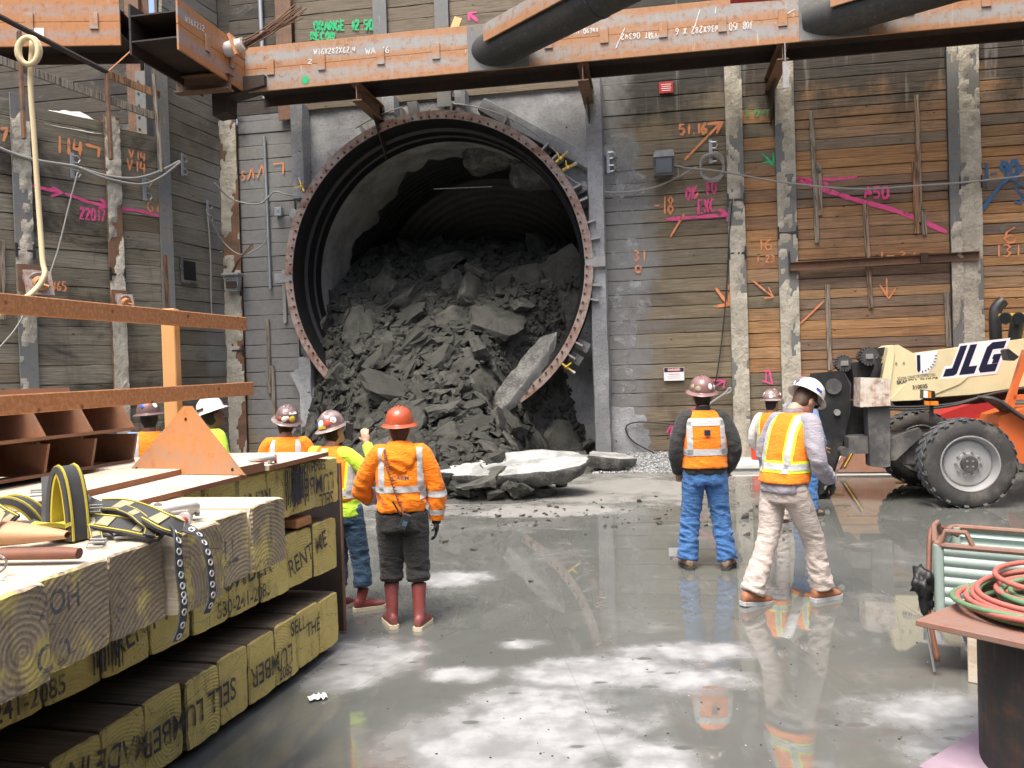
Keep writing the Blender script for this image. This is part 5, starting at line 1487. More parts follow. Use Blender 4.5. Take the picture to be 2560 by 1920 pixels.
rp = MB(); P0 = [WALL.w(*((lambda q: (q[0], -.2, q[1]))(WALL.un(D(*p), .2)))) for p in ((1522, 880), (1548, 862), (1566, 850), (1576, 838), (1578, 846), (1566, 852))]
tag(rp.tube(catmull(P0, 6), .025, 6).build('wire_rope', M['cable_grey'], None, smooth='all'), 'grey wire rope with an eye behind the man in jeans', 'wire rope')
yh = cable('air_hose', [P_depth(D(*p), Y) for p, Y in (((70, 90), 13.4), ((66, 180), 13.3), ((74, 300), 13.3), ((84, 450), 13.3), ((92, 560), 13.2), ((96, 595), 13.1), ((70, 632), 12.9), ((0, 680), 12.2), ((-40, 700), 11.8))], .042, 'rope', 'pale yellow hose hanging down the left wall from the railing', 'hose', 8, 8)
lp = [P_depth((D(62, 110)[0] + cos(a) * 26 * (1 + .12 * sin(a * .37)), D(62, 110)[1] + sin(a) * 34), 13.35 - .02 * a) for a in [i * .35 for i in range(50)]]
tag(MB().tube(lp, .042, 8).build('hose_knot', M['rope'], None, smooth='all'), 'knotted loops of pale hose over the bent railing', 'hose')
# hooks
def hook(fr, px, label, d=.05):
    x, z = fr.un(D(*px), d); r = thing('cable_hook', label, 'hook', fr.w(x, -d, z), fr.ang, 'cable hooks on the walls')
    MB().box((0, -.02, 0), (.07, .02, .46), bev=.004).build('strip', M['galvanised'], r)
    for zz in (.12, -.14): MB().tube([(0, -.03, zz + .06), (.10, -.03, zz + .06), (.14, -.03, zz), (.10, -.03, zz - .06), (.03, -.03, zz - .06)], .016, 6).build('claw', M['galvanised'], r)
hook(LEFT, (155, 358), 'grey cable hook in the middle of the left wall')
hook(LEFT, (311, 408), 'low grey cable hook on the left wall near the corner')
hook(SIDE, (392, 355), 'grey cable hook at the edge of the dark corner bay')
hook(SIDE, (447, 456), 'grey cable hook inside the dark corner bay')
hook(WALL, (1535, 328), 'grey hook holding the cable coil')
hook(WALL, (1314, 350), 'small grey hook beside the right rib of the headwall', .03)
# conduit + grey box left of the ring
cd = thing('conduit', 'vertical grey conduit left of the tunnel ring', 'conduit', WALL.w(ax(577, 350), -.06, 5.1), AW)
MB().cyl((0, 0, -1.2), (-.02, 0, 2.1), .035, n=10).build('tube', M['galvanised'], cd, smooth=40)
cd2 = thing('conduit', 'vertical grey conduit high above the left end of the wale', 'conduit', WALL.w(ax(567, 20), -.06, 8.2), AW)
MB().cyl((0, 0, -.2), (-.02, 0, 2.2), .05, n=10).build('tube', M['galvanised'], cd2, smooth=40)
x, z = WALL.un(D(601, 457), .1)
jb = thing('junction_box', 'small grey junction box left of the ring', 'electrical box', WALL.w(x, -.05, z), AW)
MB().box((0, -.03, 0), (.16, .10, .19), bev=.01).build('box', M['galvanised'], jb); MB().box((0, -.085, .02), (.07, .012, .04)).build('cover', M['dull_steel'], jb)
# steel straps beside the ring
x, z = WALL.un(D(612, 640), .1)
stp = thing('steel_strap', 'upright galvanised strip at the left edge of the ring', 'steel strip', WALL.w(x, -.04, z), AW); MB().box((0, 0, 0), (.08, .04, 1.15), bev=.004).build('strip', M['dull_steel'], stp)
# flood light
x, z = WALL.un(D(1435, 355), .25)
fl = thing('flood_light', 'black boxy flood light mounted on the boards right of the tunnel', 'flood light', WALL.w(x, -.22, z), AW)
MB().prism([(-.20, -.24), (.17, -.24), (.20, .12), (-.22, .12)], -.15, .14).build('housing', M['dusty_black'], fl)
MB().prism([(-.22, .125), (.20, .125), (.17, .25), (-.17, .25)], -.16, .14).build('hood', M['dull_steel'], fl)
MB().box((-.01, -.158, -.05), (.32, .012, .28), bev=.004).build('lens', M['glass_dark'], fl)
MB().tube(catmull([(.2, 0, -.02), (.26, 0, -.1), (.27, -.02, -.22), (.2, -.02, -.29), (.14, 0, -.25)], 6), .014, 6).build('lead', M['cable_grey'], fl)
# cable coil
x, z = WALL.un(D(1535, 362), .15); cc = MB(); pts = []
for i in range(150):
    a = i / 150 * 2 * pi * 5; R_ = .26 + .03 * sin(i * .21) + .02 * cos(i * .5)
    pts.append((sin(a) * R_ * .85 + .02 * sin(i * .13), -.03 - .05 * abs(sin(i * .17)), cos(a) * R_ + .01 * sin(i * .33)))
cc.tube(pts, .017, 6); tag(cc.build('cable_coil', M['cable_grey'], None, smooth='all', loc=WALL.w(x, -.12, z), rot=(0, 0, AW)), 'coil of grey cable hanging on the boards by the flood light', 'cable coil')
# signs
x, z = WALL.un(D(1456, 808), .06)
ds = thing('danger_sign', 'white danger sign with red oval on the boards right of the ring', 'sign', WALL.w(x, -.035, z), AW)
MB().box((0, 0, 0), (.40, .012, .265), bev=.003).build('board', M['white_paint'], ds)
MB().box((0, -.0075, .085), (.385, .003, .085)).build('header', M['blue_black'], ds)
MB().lathe([(0, 0), (.15, 0), (.15, .003)], 28, M=Matrix.Translation((0, -.0115, .085)) @ Matrix.Rotation(pi / 2, 4, 'X'), sy=.24).build('oval', M['red_ink'], ds)
def txt(par, s, size, mat, loc, rz=0, nm='lettering', rot=None, bold=0, sx=1.0, shear=0, align='CENTER'):
    me = text_mesh(s, size, 0, M[mat], align, bold, shear, nm, sx)
    return inst(nm, me, par, loc, rot or (pi / 2, 0, rz))
txt(ds, 'DANGER', .062, 'white_paint', (0, -.017, .086), bold=.001, sx=.95)
for k_, (w_, m_) in enumerate(((.22, 'red_ink'), (.26, 'tape'), (.24, 'tape'))): MB().box((0, -.0075, .0 - .04 * k_), (w_, .002, .008)).build('print_line', M[m_], ds)
x, z = WALL.un(D(1439, 188), .06)
rs = thing('red_notice', 'small red notice board under the wale right of the tunnel', 'sign', WALL.w(x, -.035, z), AW)
MB().box((0, 0, 0), (.27, .012, .22), bev=.003).build('board', M['red_ink'], rs)
for k in range(4): MB().box((0, -.0075, .06 - k * .04), (.2 - .03 * (k % 2), .002, .012)).build('print_line', M['white_paint'], rs)
hr = thing('hanger_rod', 'short hanger plate and rod under the wale at the second grouted pile', 'rod', WFR.w(wx(1695, 90), -.02, ZW), AW)
MB().cyl((0, 0, 0), (0, 0, -.32), .012, n=6).box((0, .0, -.56), (.10, .03, .46)).build('rod', M['dull_steel'], hr)
# ------------------------------------------------------------------ timber crane mats
def timber(w, L, h, rn):
    # sawn timber with ragged corners; end faces (slot 1) follow the rough outline
    mb = MB(); out = []; n = 7
    for (a, b) in (((-1, -1), (1, -1)), ((1, -1), (1, 1)), ((1, 1), (-1, 1)), ((-1, 1), (-1, -1))):
        for k in range(n):
            t = k / n; x, z = a[0] + (b[0] - a[0]) * t, a[1] + (b[1] - a[1]) * t
            c_ = .965 if k == 0 else 1.0
            out.append((x * w / 2 * c_ * (1 - .022 * rn.random()), h / 2 + z * h / 2 * c_ * (1 - .022 * rn.random())))
    rings = []
    for y, s_, j in ((0, .955, .003), (.012, .985, .003), (.035, 1, .002), (L * .5, 1, .003), (L - .02, 1, .003), (L, .97, .003)):
        rings.append([(x * s_ + rn.uniform(-j, j), y + (rn.uniform(0, .006) if y < .02 else 0), h / 2 + (z - h / 2) * s_ + rn.uniform(-j, j)) for x, z in out])
    mb.loft(rings, caps=True)
    for i in (-1, -2): mb.m[i] = 1
    for i in range(len(out) * 1): mb.m[i] = 1
    return mb
def mat_stack(Pf, Pn, z0, z1, n, label, length, endmat, seed, jag=.05, side='timber_side', gap=.006):
    """row of square timbers; ends form the line Pn (near) -> Pf (far)"""
    Pf, Pn = Vector(Pf), Vector(Pn); L = (Pf - Pn).length; ang = atan2(Pf.y - Pn.y, Pf.x - Pn.x)
    r = thing('crane_mat', label, 'timber mat', (Pn.x, Pn.y, z0), ang, 'stacked timber mats'); rn = random.Random(seed)
    H = z1 - z0; w = L / n
    for i in range(n):
        j = rn.uniform(-jag, jag); hh = H * rn.uniform(.965, 1.0)
        mb = timber(w - gap, length, hh, rn)
        mb.build('timber', [M[side], M[endmat]], r, loc=(w * (i + .5), j, 0), rot=(0, 0, rn.uniform(-.006, .006)))
    r['len'] = L
    return r
def on_end(r, s, x, z, size, flip=False, nm='stencil_lettering', sx=.8, slant=0.0, y=-.075, bold=.002, ink='stencil_ink'):
    rot = Matrix.Rotation(pi / 2, 3, 'X')
    if flip: rot = Matrix.Rotation(pi, 3, 'Y') @ rot
    if slant: rot = Matrix.Rotation(slant, 3, 'Y') @ rot
    me = text_mesh(s, size, 0, M[ink], 'CENTER', bold, 0, nm, sx)
    return inst(nm, me, r, (x, y, z), rot.to_euler())
mc = mat_stack((-1.29, 5.98), (-2.13, 2.5), .06, .44, 12, 'lowest yellow-ended timber mat just above the wet floor', 3.0, 'timber_yellow', 61, .012, 'timber_shaded')
mb_ = mat_stack((-1.29, 5.98), (-2.44, 1.95), .592, .965, 13, 'middle yellow-ended timber mat in the stack', 3.0, 'timber_yellow', 62, .012, 'timber_shaded')
ma = mat_stack((-1.27, 6.0), (-1.85, 3.95), 1.065, 1.392, 7, 'far upper mat with upside down stencil under the plywood', 3.0, 'timber_yellow', 63, .012)
md = mat_stack((-1.06, 3.95), (-1.63, 1.2), 1.095, 1.40, 9, 'near top mat of pale timbers with the harness on it', 3.2, 'timber_end', 64, .045)
LC, LB, LA_, LD = mc['len'], mb_['len'], ma['len'], md['len']
for o in (mc, mb_, ma, md): del o['len']
YS = -.0185
on_end(mb_, 'LUMBER', LB - 1.15, .235, .20, y=YS); on_end(mb_, '530-241-2085', LB - 1.15, .08, .12, y=YS); on_end(mb_, 'RENT ME', LB - .42, .19, .16, y=YS, slant=-.22)
on_end(mb_, 'LUMBER', LB - 2.75, .235, .20, y=YS); on_end(mb_, '530-241-2085', LB - 2.75, .08, .12, y=YS); on_end(mb_, 'RENT ME', LB - 1.95, .19, .16, y=YS, slant=-.22)
on_end(mb_, 'SELL LUMBER', LB - 3.6, .2, .18, y=YS)
on_end(ma, 'LUMBER', LA_ - .33, .17, .17, True, y=YS); on_end(ma, 'SELL', LA_ - .2, .05, .13, True, y=YS); on_end(ma, '530-241-2085', LA_ - .4, .29, .09, True, y=YS); on_end(ma, 'RENT ME', LA_ - 1.15, .17, .16, True, y=YS)
on_end(mc, 'LUMBER', LC - .95, .17, .17, True, y=YS); on_end(mc, 'SELL', LC - .62, .30, .13, False, y=YS); on_end(mc, '2085', LC - .8, .07, .10, False, y=YS); on_end(mc, 'THE', LC - .42, .23, .13, y=YS)
on_end(mc, 'SELL LUMBER', LC - 1.75, .19, .17, True, y=YS); on_end(mc, 'MADE IN', LC - 2.35, .24, .16, True, y=YS, slant=.15); on_end(mc, 'THE USA', LC - 2.45, .09, .16, True, y=YS, slant=.15); on_end(mc, 'SALES', LC - 2.95, .19, .17, True, y=YS)
for s, x, z, sz in (('S', LD - 1.28, .17, .19), ('E', LD - .95, .17, .16), ('LL', LD - .62, .17, .16), ('2OH', LD - 1.55, .23, .12), ('CO', LD - 1.58, .08, .13), ('ELL', LD - 1.9, .13, .15)):
    o = on_end(md, s, x, z, sz * .85, y=-.049, ink='stencil_faded')
# barcode-like brush strokes
bc = MB(); rb_ = random.Random(3)
for r_, xs, z0_, z1_ in ((mb_, LB - 2.32, .04, .33), (ma, LA_ - .72, .05, .32), (ma, LA_ - .62, .05, .32)):
    bc = MB()
    for k in range(9): bc.box((xs + k * .022, YS, (z0_ + z1_) / 2 + rb_.uniform(-.02, .02)), (rb_.uniform(.006, .014), .0012, (z1_ - z0_) * rb_.uniform(.7, 1)))
    o_ = bc.build('brush_stripes', M['stencil_ink'], r_); o_['kind'] = 'stuff'
# cribbing between the mats
def crib(x, y, z, sx, sy, sz, rz, label, mat='timber_shaded'):
    r = tag(MB().box((0, 0, 0), (sx, sy, sz), bev=.01).build('cribbing_block', M[mat], None, loc=(x, y, z), rot=(0, 0, rz)), label, 'wood block', 'cribbing between the mats'); return r
A2 = .25
crib(-2.2, 5.5, .516, .25, 2.2, .145, -A2, 'dark bearer between the lowest and middle mats', 'timber_shaded')
crib(-2.9, 3.6, .516, .25, 2.4, .145, -A2, 'dark near bearer between the lowest and middle mats')
crib(-1.62, 5.62, .998, .45, .20, .06, -A2, 'short brown block under the far upper mat', 'rail_lumber')
crib(-2.3, 5.0, .998, .2, 2.0, .06, -A2, 'flat bearer under the far upper mat')
crib(-2.25, 2.7, 1.03, .22, 2.6, .125, -A2, 'thick bearer under the near top mat')
crib(-2.3, 4.6, .03, .25, 2.6, .055, -A2, 'thin dark bearer under the lowest mat')
# steel plate behind the far end of the stack
sp_ = thing('steel_plate', 'dark steel plate on edge standing at the far end of the timber stack', 'steel plate', (-1.72, 6.42, 0), -.12)
MB().box((0, 0, .66), (.78, .035, 1.28), bev=.004).build('plate', M['rust_dark'], sp_); MB().box((.397, 0, .66), (.012, .036, 1.28)).build('cut_edge', M['rust_rail'], sp_)
# plywood sheets lying on the far mat
def sheet(P, Q, wid, z, th, label, mat='plywood', tilt=0):
    P, Q = Vector((P[0], P[1], 0)), Vector((Q[0], Q[1], 0)); L = (Q - P).length; ang = atan2(Q.y - P.y, Q.x - P.x)
    r = thing('plywood_sheet', label, 'plywood', (P.x, P.y, z), ang, 'sheets lying on the timber stack')
    MB().box((L / 2, wid / 2, th / 2), (L, wid, th), bev=.003).build('sheet', M[mat], r)
    MB().box((L / 2, -.002, th / 2), (L * .998, .006, th * .96)).build('edge', M['ply_edge'], r)
    return r
sheet((-1.78, 3.25), (-1.49, 4.66), 2.2, 1.402, .026, 'big pale plywood sheet with brown edge behind the harness')
sheet((-1.47, 5.02), (-1.30, 5.86), 1.3, 1.402, .03, 'small plywood sheet at the far corner of the stack')
sheet((-1.58, 4.72), (-1.50, 5.02), 1.5, 1.402, .055, 'narrow plank lying between the two plywood sheets')
sheet((-2.05, 3.5), (-1.86, 4.9), .45, 1.430, .03, 'long brown-edged board under the steel compartment frame')
# guard rail
grl = thing('guard_rail', 'new lumber guard rail with two rails behind the steel frame', 'railing', (-2.2, 5.6, 1.39), 0)
O_ = Vector((-2.2, 5.6, 1.39))
def railbar(p0, p1, h, nm):
    a, b = Vector(p0) - O_, Vector(p1) - O_; MB().box((a + b) / 2, ((b - a).length, .04, h), rot=(b - a).to_track_quat('X', 'Z').to_matrix(), bev=.005).build(nm, M['rail_lumber'], grl)
railbar((-2.62, 3.2, 2.348), (-2.02, 6.4, 2.378), .10, 'rail')
railbar((-2.66, 3.2, 1.855), (-2.0, 6.45, 1.885), .10, 'rail')
MB().box((-.07, .02, .52), (.09, .09, 1.06), bev=.005).build('post', M['fresh_lumber'], grl)
# steel compartment frame
cf = thing('compartment_frame', 'brown steel frame with two rows of stiffened pockets on the stack', 'steel frame', (-2.50, 5.32, 1.435), atan2(-.68 - .9, -.15 - .23))
LX = 3.0; tp = .018
mbf = MB().box((LX / 2, -.30, .26), (LX, .02, .5), rot=Matrix.Rotation(.28, 3, 'X')); mbf.build('back_web', M['frame_steel'], cf)
for nm, yv, zv, dd in (('flange', -.16, .44, .30), ('flange', -.05, .215, .40), ('flange', -.10, .01, .42)):
    MB().box((LX / 2, yv, zv), (LX, dd, tp), rot=Matrix.Rotation(.10, 3, 'X')).build(nm, M['frame_steel'], cf)
for i in range(8):
    x = .0 + i * .36 + tp / 2
    MB().prism([(-.30, .22), (.13, .22), (.0, .435), (-.36, .435)], x - tp / 2, x + tp / 2, 'x').build('stiffener', M['frame_steel'], cf)
    MB().prism([(-.28, .02), (.10, .02), (.14, .20), (-.30, .20)], x - tp / 2, x + tp / 2, 'x').build('stiffener', M['frame_steel'], cf)
hb2 = MB()
for k in range(6): hb2.cyl((-.004, -.18 + .09 * (k % 3), .28 + .08 * (k // 3)), (-.001, -.18 + .09 * (k % 3), .28 + .08 * (k // 3)), .014, n=8)
hb2.build('bolt_hole', M['black_rubber'], cf)
MB().cyl((.5, -.08, .447), (.5, -.08, .452), .05, n=14).build('hole', M['fresh_lumber'], cf)
# triangular plate
tri = thing('triangle_plate', 'upright orange triangular steel plate in front of the post', 'steel plate', (-1.86, 4.73, 1.43), atan2(-.26, .75))
wdt = .80
MB().prism([(-wdt / 2, 0), (wdt / 2, 0), (.02, .385), (-.02, .385)], -.012, .012).build('plate', M['rust_orange'], tri, rot=(-.12, 0, 0))
for (x, z) in ((-.33, .03), (.33, .03), (0, .31)): MB().cyl((x, -.016, z), (x, -.011, z), .008, n=8).build('hole', M['black_rubber'], tri, rot=(-.12, 0, 0))
# shackles
def shackle(loc, rz, s, label, tilt=1.35, pin='red_paint'):
    r = thing('shackle', label, 'shackle', loc, rz, 'shackles on the timber stack')
    R = Matrix.Rotation(tilt, 4, 'X')
    pts = [(-.055, 0, 0)] + [(cos(a) * .075, 0, .10 + sin(a) * .075) for a in [pi - i * pi / 10 * 1.0 for i in range(11)]] + [(.055, 0, 0)]
    MB().tube([Vector(p) * s for p in catmull(pts, 3)], .021 * s, 10, M=R).build('bow', M['white_steel'], r, smooth='all')
    MB().cyl((-.085 * s, 0, -.005), (.085 * s, 0, -.005), .019 * s, n=10, M=R).build('pin', M[pin], r, smooth=40)
    e = MB()
    for sx in (-1, 1): e.cyl((sx * .04 * s, 0, 0), (sx * .072 * s, 0, 0), .037 * s, n=14, M=R)
    e.build('eyes', M['white_steel'], r, smooth=40); MB().cyl((.086 * s, 0, 0), (.105 * s, 0, 0), .03 * s, n=6, M=R).build('pin_head', M[pin], r)
_hp = lambda x, y: P_floor(C(0, 2, x, y), 1.425)
shackle(_hp(1400, 1090), -.6, .78, 'upper white shackle with red pin behind the harness')
shackle(_hp(1530, 1110), .5, .80, 'middle grey-white shackle beside the harness', 1.25, 'dull_steel')
shackle(_hp(1560, 1190), -1.5, .75, 'nearest white shackle with red pin flat on the top mat', 1.5)
shackle((-1.55, 5.15, 1.46), .3, .85, 'shackle with round ends at the far corner beside the triangle', 1.42)
# ------------------------------------------------------------------ harness
hs = thing('safety_harness', 'black and yellow safety harness heaped on the near top mat', 'harness', (-1.95, 2.75, 1.40), 0)
HO_ = Vector((-1.95, 2.75, 1.40))
def Hp(x, y, z): return P_floor((x, y), z)       # photo pixel lying at height z
def hstrap(pts, w, th, mat, nm, normals=None, edge=None):
    P = catmull([Hp(*p) - HO_ for p in pts], 6)
    nr = None
    if isinstance(normals, list):
        N_ = catmull(normals, 6); nr = [n.normalized() for n in N_]
    else: nr = normals
    o = MB().ribbon(P, w, th, nr).build(nm, M[mat], hs, smooth=40)
    if edge:
        for sg in (-1, 1):
            q = []
            for i, p in enumerate(P):
                t = (P[min(i + 1, len(P) - 1)] - P[max(i - 1, 0)]).normalized(); n_ = Vector(nr[i] if isinstance(nr, list) else (nr or (0, 0, 1))); x_ = t.cross(n_).normalized()
                q.append(p + x_ * (sg * w * .40) + x_.cross(t).normalized() * (th * .62))
            MB().ribbon(q, w * .055, th * .35, nr).build('piping', M[edge], hs, smooth=40)
        for f in (.22, .62):
            k = int(len(P) * f); seg = [p + Vector((nr[k] if isinstance(nr, list) else nr or (0, 0, 1))).normalized() * th * .75 for p in P[k:k + 4]]
            if len(seg) > 2: MB().ribbon(seg, w * .62, th * .3, nr).build('patch', M['patch'], hs, smooth=40)
    return o
# shoulder pad arch: pixels of the photograph are converted at the height of each point
xr, yr = Vector((1, 0, 0)), Vector((0, 1, 0))
def arch(c, w, h, ax_, width, mat_out, mat_in, th=.02, lean=0.0, a0=-.15, a1=pi + .15):
    n = 18; axv = Vector((cos(ax_), sin(ax_), 0)); side = Vector((-sin(ax_), cos(ax_), 0))
    P = []; N_ = []
    for i in range(n + 1):
        a = a0 + (a1 - a0) * i / n
        P.append(Vector(c) + axv * (cos(a) * w / 2) + Vector((0, 0, max(-.01, sin(a)) * h)) + side * (lean * sin(a)))
        N_.append((axv * cos(a) + Vector((0, 0, sin(a) * w / 2 / max(h, .01)))).normalized())
    MB().ribbon(P, width, th, N_).build('shoulder_pad', M[mat_out], hs, smooth=40)
    MB().ribbon([p - n_ * (th * .8) for p, n_ in zip(P, N_)], width * .92, th * .5, N_).build('pad_lining', M[mat_in], hs, smooth=40)
    for sg in (-1, 1): MB().ribbon([p + n_ * (th * .6) + side * sg * width * .36 for p, n_ in zip(P, N_)], width * .085, th * .35, N_).build('piping', M[mat_in], hs, smooth=40)
w_ = Hp(*C(0, 2, 470, 1290), 1.42) - HO_
arch((w_.x + .04, w_.y + .02, .0), .13, .25, -.55, .08, 'web_black', 'web_yellow', .022, .0)
w_ = Hp(*C(0, 2, 60, 1180), 1.44) - HO_
arch((w_.x + .02, w_.y + .05, .0), .22, .12, -.1, .075, 'web_black', 'web_yellow', .022, -.05)
c0 = lambda x, y, z: (*C(0, 2, x, y), z)
hstrap([c0(180, 1270, 1.45), c0(330, 1210, 1.47), c0(520, 1225, 1.45), c0(640, 1190, 1.46)], .10, .014, 'web_yellow', 'back_pad')
hstrap([c0(480, 960, 1.53), c0(600, 990, 1.52), c0(760, 1060, 1.49), c0(880, 1060, 1.47)], .042, .006, 'web_black', 'strap', (.3, -.7, .6), 'web_yellow')
hstrap([c0(690, 960, 1.51), c0(760, 1010, 1.49), c0(850, 1050, 1.47), c0(1040, 1110, 1.46)], .042, .006, 'web_black', 'strap', (.3, -.7, .6))
hstrap([c0(500, 1170, 1.46), c0(650, 1140, 1.47), c0(850, 1110, 1.47), c0(960, 1140, 1.45)], .042, .006, 'web_black', 'strap', (.2, -.75, .6), 'web_yellow')
hstrap([c0(800, 1090, 1.48), c0(810, 1200, 1.45), c0(830, 1290, 1.42), c0(840, 1360, 1.41)], .042, .006, 'web_black', 'strap', (.3, -.75, .55), 'web_yellow')
hstrap([c0(700, 1180, 1.45), c0(900, 1200, 1.45), c0(1100, 1230, 1.44), c0(1250, 1260, 1.43), c0(1420, 1290, 1.42)], .075, .016, 'web_black', 'leg_pad', (.25, -.6, .75), 'web_yellow')
hstrap([c0(840, 1060, 1.48), c0(1050, 1060, 1.49), c0(1250, 1120, 1.48), c0(1420, 1200, 1.46), c0(1570, 1260, 1.43)], .078, .018, 'web_black', 'leg_pad', (.25, -.6, .75), 'web_yellow')
hstrap([c0(1050, 1070, 1.50), c0(1150, 1110, 1.49), c0(1230, 1170, 1.47), c0(1300, 1240, 1.44), c0(1290, 1310, 1.42)], .045, .006, 'web_black', 'strap', (.4, -.6, .6), 'web_yellow')
hstrap([c0(940, 1220, 1.44), c0(1000, 1270, 1.42), c0(1050, 1310, 1.41)], .042, .006, 'web_black', 'strap', (.3, -.6, .7))
hstrap([c0(240, 1200, 1.44), c0(380, 1260, 1.42), c0(500, 1290, 1.42), c0(700, 1310, 1.41)], .05, .012, 'web_black', 'strap', (.1, -.3, .95))
hstrap([c0(420, 800, 1.60), c0(425, 950, 1.54), c0(425, 1120, 1.47), c0(420, 1260, 1.415)], .05, .010, 'web_black', 'strap', (.3, -.85, .3))
hstrap([c0(560, 1200, 1.45), c0(620, 1280, 1.42), c0(760, 1300, 1.41)], .04, .006, 'web_black', 'strap', (.2, -.5, .8))
hstrap([c0(-120, 1080, 1.5), c0(0, 1160, 1.48), c0(90, 1210, 1.46)], .09, .016, 'web_black', 'back_pad', (.3, -.6, .7), 'web_yellow')
# grommet straps hanging over the end faces
def hang(px_list, Y0, nm):
    P = [P_depth(C(0, 2, *p), y) - HO_ for p, y in zip(px_list, Y0)]
    P = catmull(P, 5); MB().ribbon(P, .038, .005, (.95, -.25, .1)).build(nm, M['web_black'], hs, smooth=40)
    g2 = MB()
    for i in range(3, len(P) - 1, 3):
        t = (P[min(i + 1, len(P) - 1)] - P[i - 1]).normalized(); nn = (Vector((.95, -.25, .1)) - t * t.dot(Vector((.95, -.25, .1)))).normalized()
        R = nn.to_track_quat('Z', 'Y').to_matrix().to_4x4(); g2.lathe([(.006, .0), (.012, .002), (.012, -.001), (.006, 0)], 10, M=Matrix.Translation(P[i] + nn * .004) @ R, closed=True)
    o = g2.build('grommets', M['white_steel'], hs, smooth=40); o.name = 'grommet_row'; o['kind'] = 'stuff'
hang([(1480, 1260), (1530, 1330), (1540, 1480), (1555, 1650), (1575, 1800), (1585, 1900), (1570, 2080), (1520, 2220)], [2.80, 2.72, 2.70, 2.70, 2.70, 2.70, 2.70, 2.70], 'grommet_strap')
hang([(1590, 1240), (1700, 1290), (1770, 1400), (1810, 1540), (1825, 1700), (1830, 1850), (1780, 1980)], [2.95, 2.95, 2.93, 2.93, 2.93, 2.93, 2.93], 'grommet_strap')
def buckle(x, y, z, rz):
    p = Hp(*C(0, 2, x, y), z) - HO_; R = Matrix.Translation(p) @ Matrix.Rotation(rz, 4, 'Z') @ Matrix.Rotation(.5, 4, 'X')
    MB().tube([(-.028, -.02, 0), (.028, -.02, 0), (.028, .02, 0), (-.028, .02, 0)], .0045, 6, closed=True, M=R).cyl((-.028, 0, .003), (.028, 0, .003), .004, n=6, M=R).build('buckle', M['dull_steel'], hs, smooth=40)
buckle(835, 1375, 1.41, .1); buckle(1050, 1295, 1.415, .6); buckle(330, 940, 1.52, .4); buckle(810, 1080, 1.49, .2)
# tool pouch
pch = thing('tool_pouch', 'tan leather tool pouch at the left edge of the timber stack', 'tool pouch', Hp(*C(0, 2, 330, 1420), 1.40), -.1)
rings = []
for i in range(9):
    t = i / 8; wy = .075 * (1 - .72 * t ** 1.5); hz = .048 * (1 - .75 * t ** 1.3)
    rings.append([Vector((-.19 + .30 * t, cos(a) * wy, .055 + sin(a) * hz - .01 * t)) for a in [2 * pi * k / 14 for k in range(14)]])
MB().loft(rings, caps=False).build('pocket', M['leather'], pch, smooth=60)
MB().loft([[Vector((-.185 + .001 * i, v.y * .93, (v.z - .055) * .9 + .055)) for v in rings[0]] for i in range(2)]).build('mouth', M['leather_dark'], pch)
MB().ribbon([(-.32, -.05, .03), (-.24, -.06, .08), (-.17, -.065, .10), (-.10, -.05, .09)], .10, .006, (0, -.7, .7)).build('flap', M['leather'], pch, smooth=40)
MB().box((-.25, -.07, .07), (.035, .012, .03), rot=Matrix.Rotation(.6, 3, 'X')).build('buckle', M['brass'], pch)
hd = thing('round_bar', 'dark red brown round bar lying below the leather pouch', 'bar', Hp(*C(0, 2, 380, 1530), 1.40), -.05)
MB().tube([(-.4, 0, .022), (-.1, 0, .024), (.06, 0, .024), (.115, 0, .022)], [.022, .024, .026, .022], 12, sq=.8).build('bar', M['leather_dark'], hd, smooth=40)
tag(MB().tube(catmull([Hp(*C(0, 2, -30, 1470), 1.43), Hp(*C(0, 2, 30, 1500), 1.45), Hp(*C(0, 2, 55, 1540), 1.43), Hp(*C(0, 2, 30, 1600), 1.41), Hp(*C(0, 2, -30, 1640), 1.41)], 6), .004, 6).build('wire_loop', M['dull_steel'], None, smooth='all'), 'thin wire loop at the left edge of the top mat', 'wire')
# ------------------------------------------------------------------ people (local frame: x right, y forward, z up; built 1.75 m tall)
def limb(mb, pts, rads, n=14, k=4, sq=1.0):
    P = catmull(pts, k); R = []
    m = len(pts)
    for i in range(len(P)):
        t = i / k; a = min(int(t), m - 2); f = t - a
        f = f * f * (3 - 2 * f); R.append(rads[a] + (rads[a + 1] - rads[a]) * f)
    mb.tube(P, R, n, sq=sq)
    mb.tube([P[0] - (P[1] - P[0]).normalized() * R[0] * .5, P[0]], [R[0] * .6, R[0]], n)
    return mb
def ell(mb, c, s, Mx=None, n=12):
    prof = [(max(.001, sin(pi * i / 8)), -cos(pi * i / 8)) for i in range(9)]
    T_ = Matrix.Translation(c) @ Matrix.Diagonal((s[0], s[1], s[2], 1))
    return mb.lathe(prof, n, M=(Mx @ T_) if Mx else T_)
def torso(mb, rings, n=26, exp=2.4):
    out = []
    for (cx, cy, z, rx, ry) in rings:
        ring = []
        for k in range(n):
            a = 2 * pi * k / n; c_, s_ = cos(a), sin(a)
            ring.append((cx + (abs(c_) ** (2 / exp)) * (1 if c_ > 0 else -1) * rx, cy + (abs(s_) ** (2 / exp)) * (1 if s_ > 0 else -1) * ry, z))
        out.append(ring)
    return mb.loft(out)
def finger(mb, p, d, nrm, L, r, curl):
    pts = [p]; dd = d.normalized(); ax_ = dd.cross(nrm).normalized()
    for i, f in enumerate((.45, .32, .26)):
        dd = (Matrix.Rotation(curl * (.7 + .3 * i), 3, ax_) @ dd)
        pts.append(pts[-1] + dd * (L * f))
    mb.tube(catmull(pts, 3), [r * (1 - .3 * i / (3 * 3)) for i in range(10)], 8)
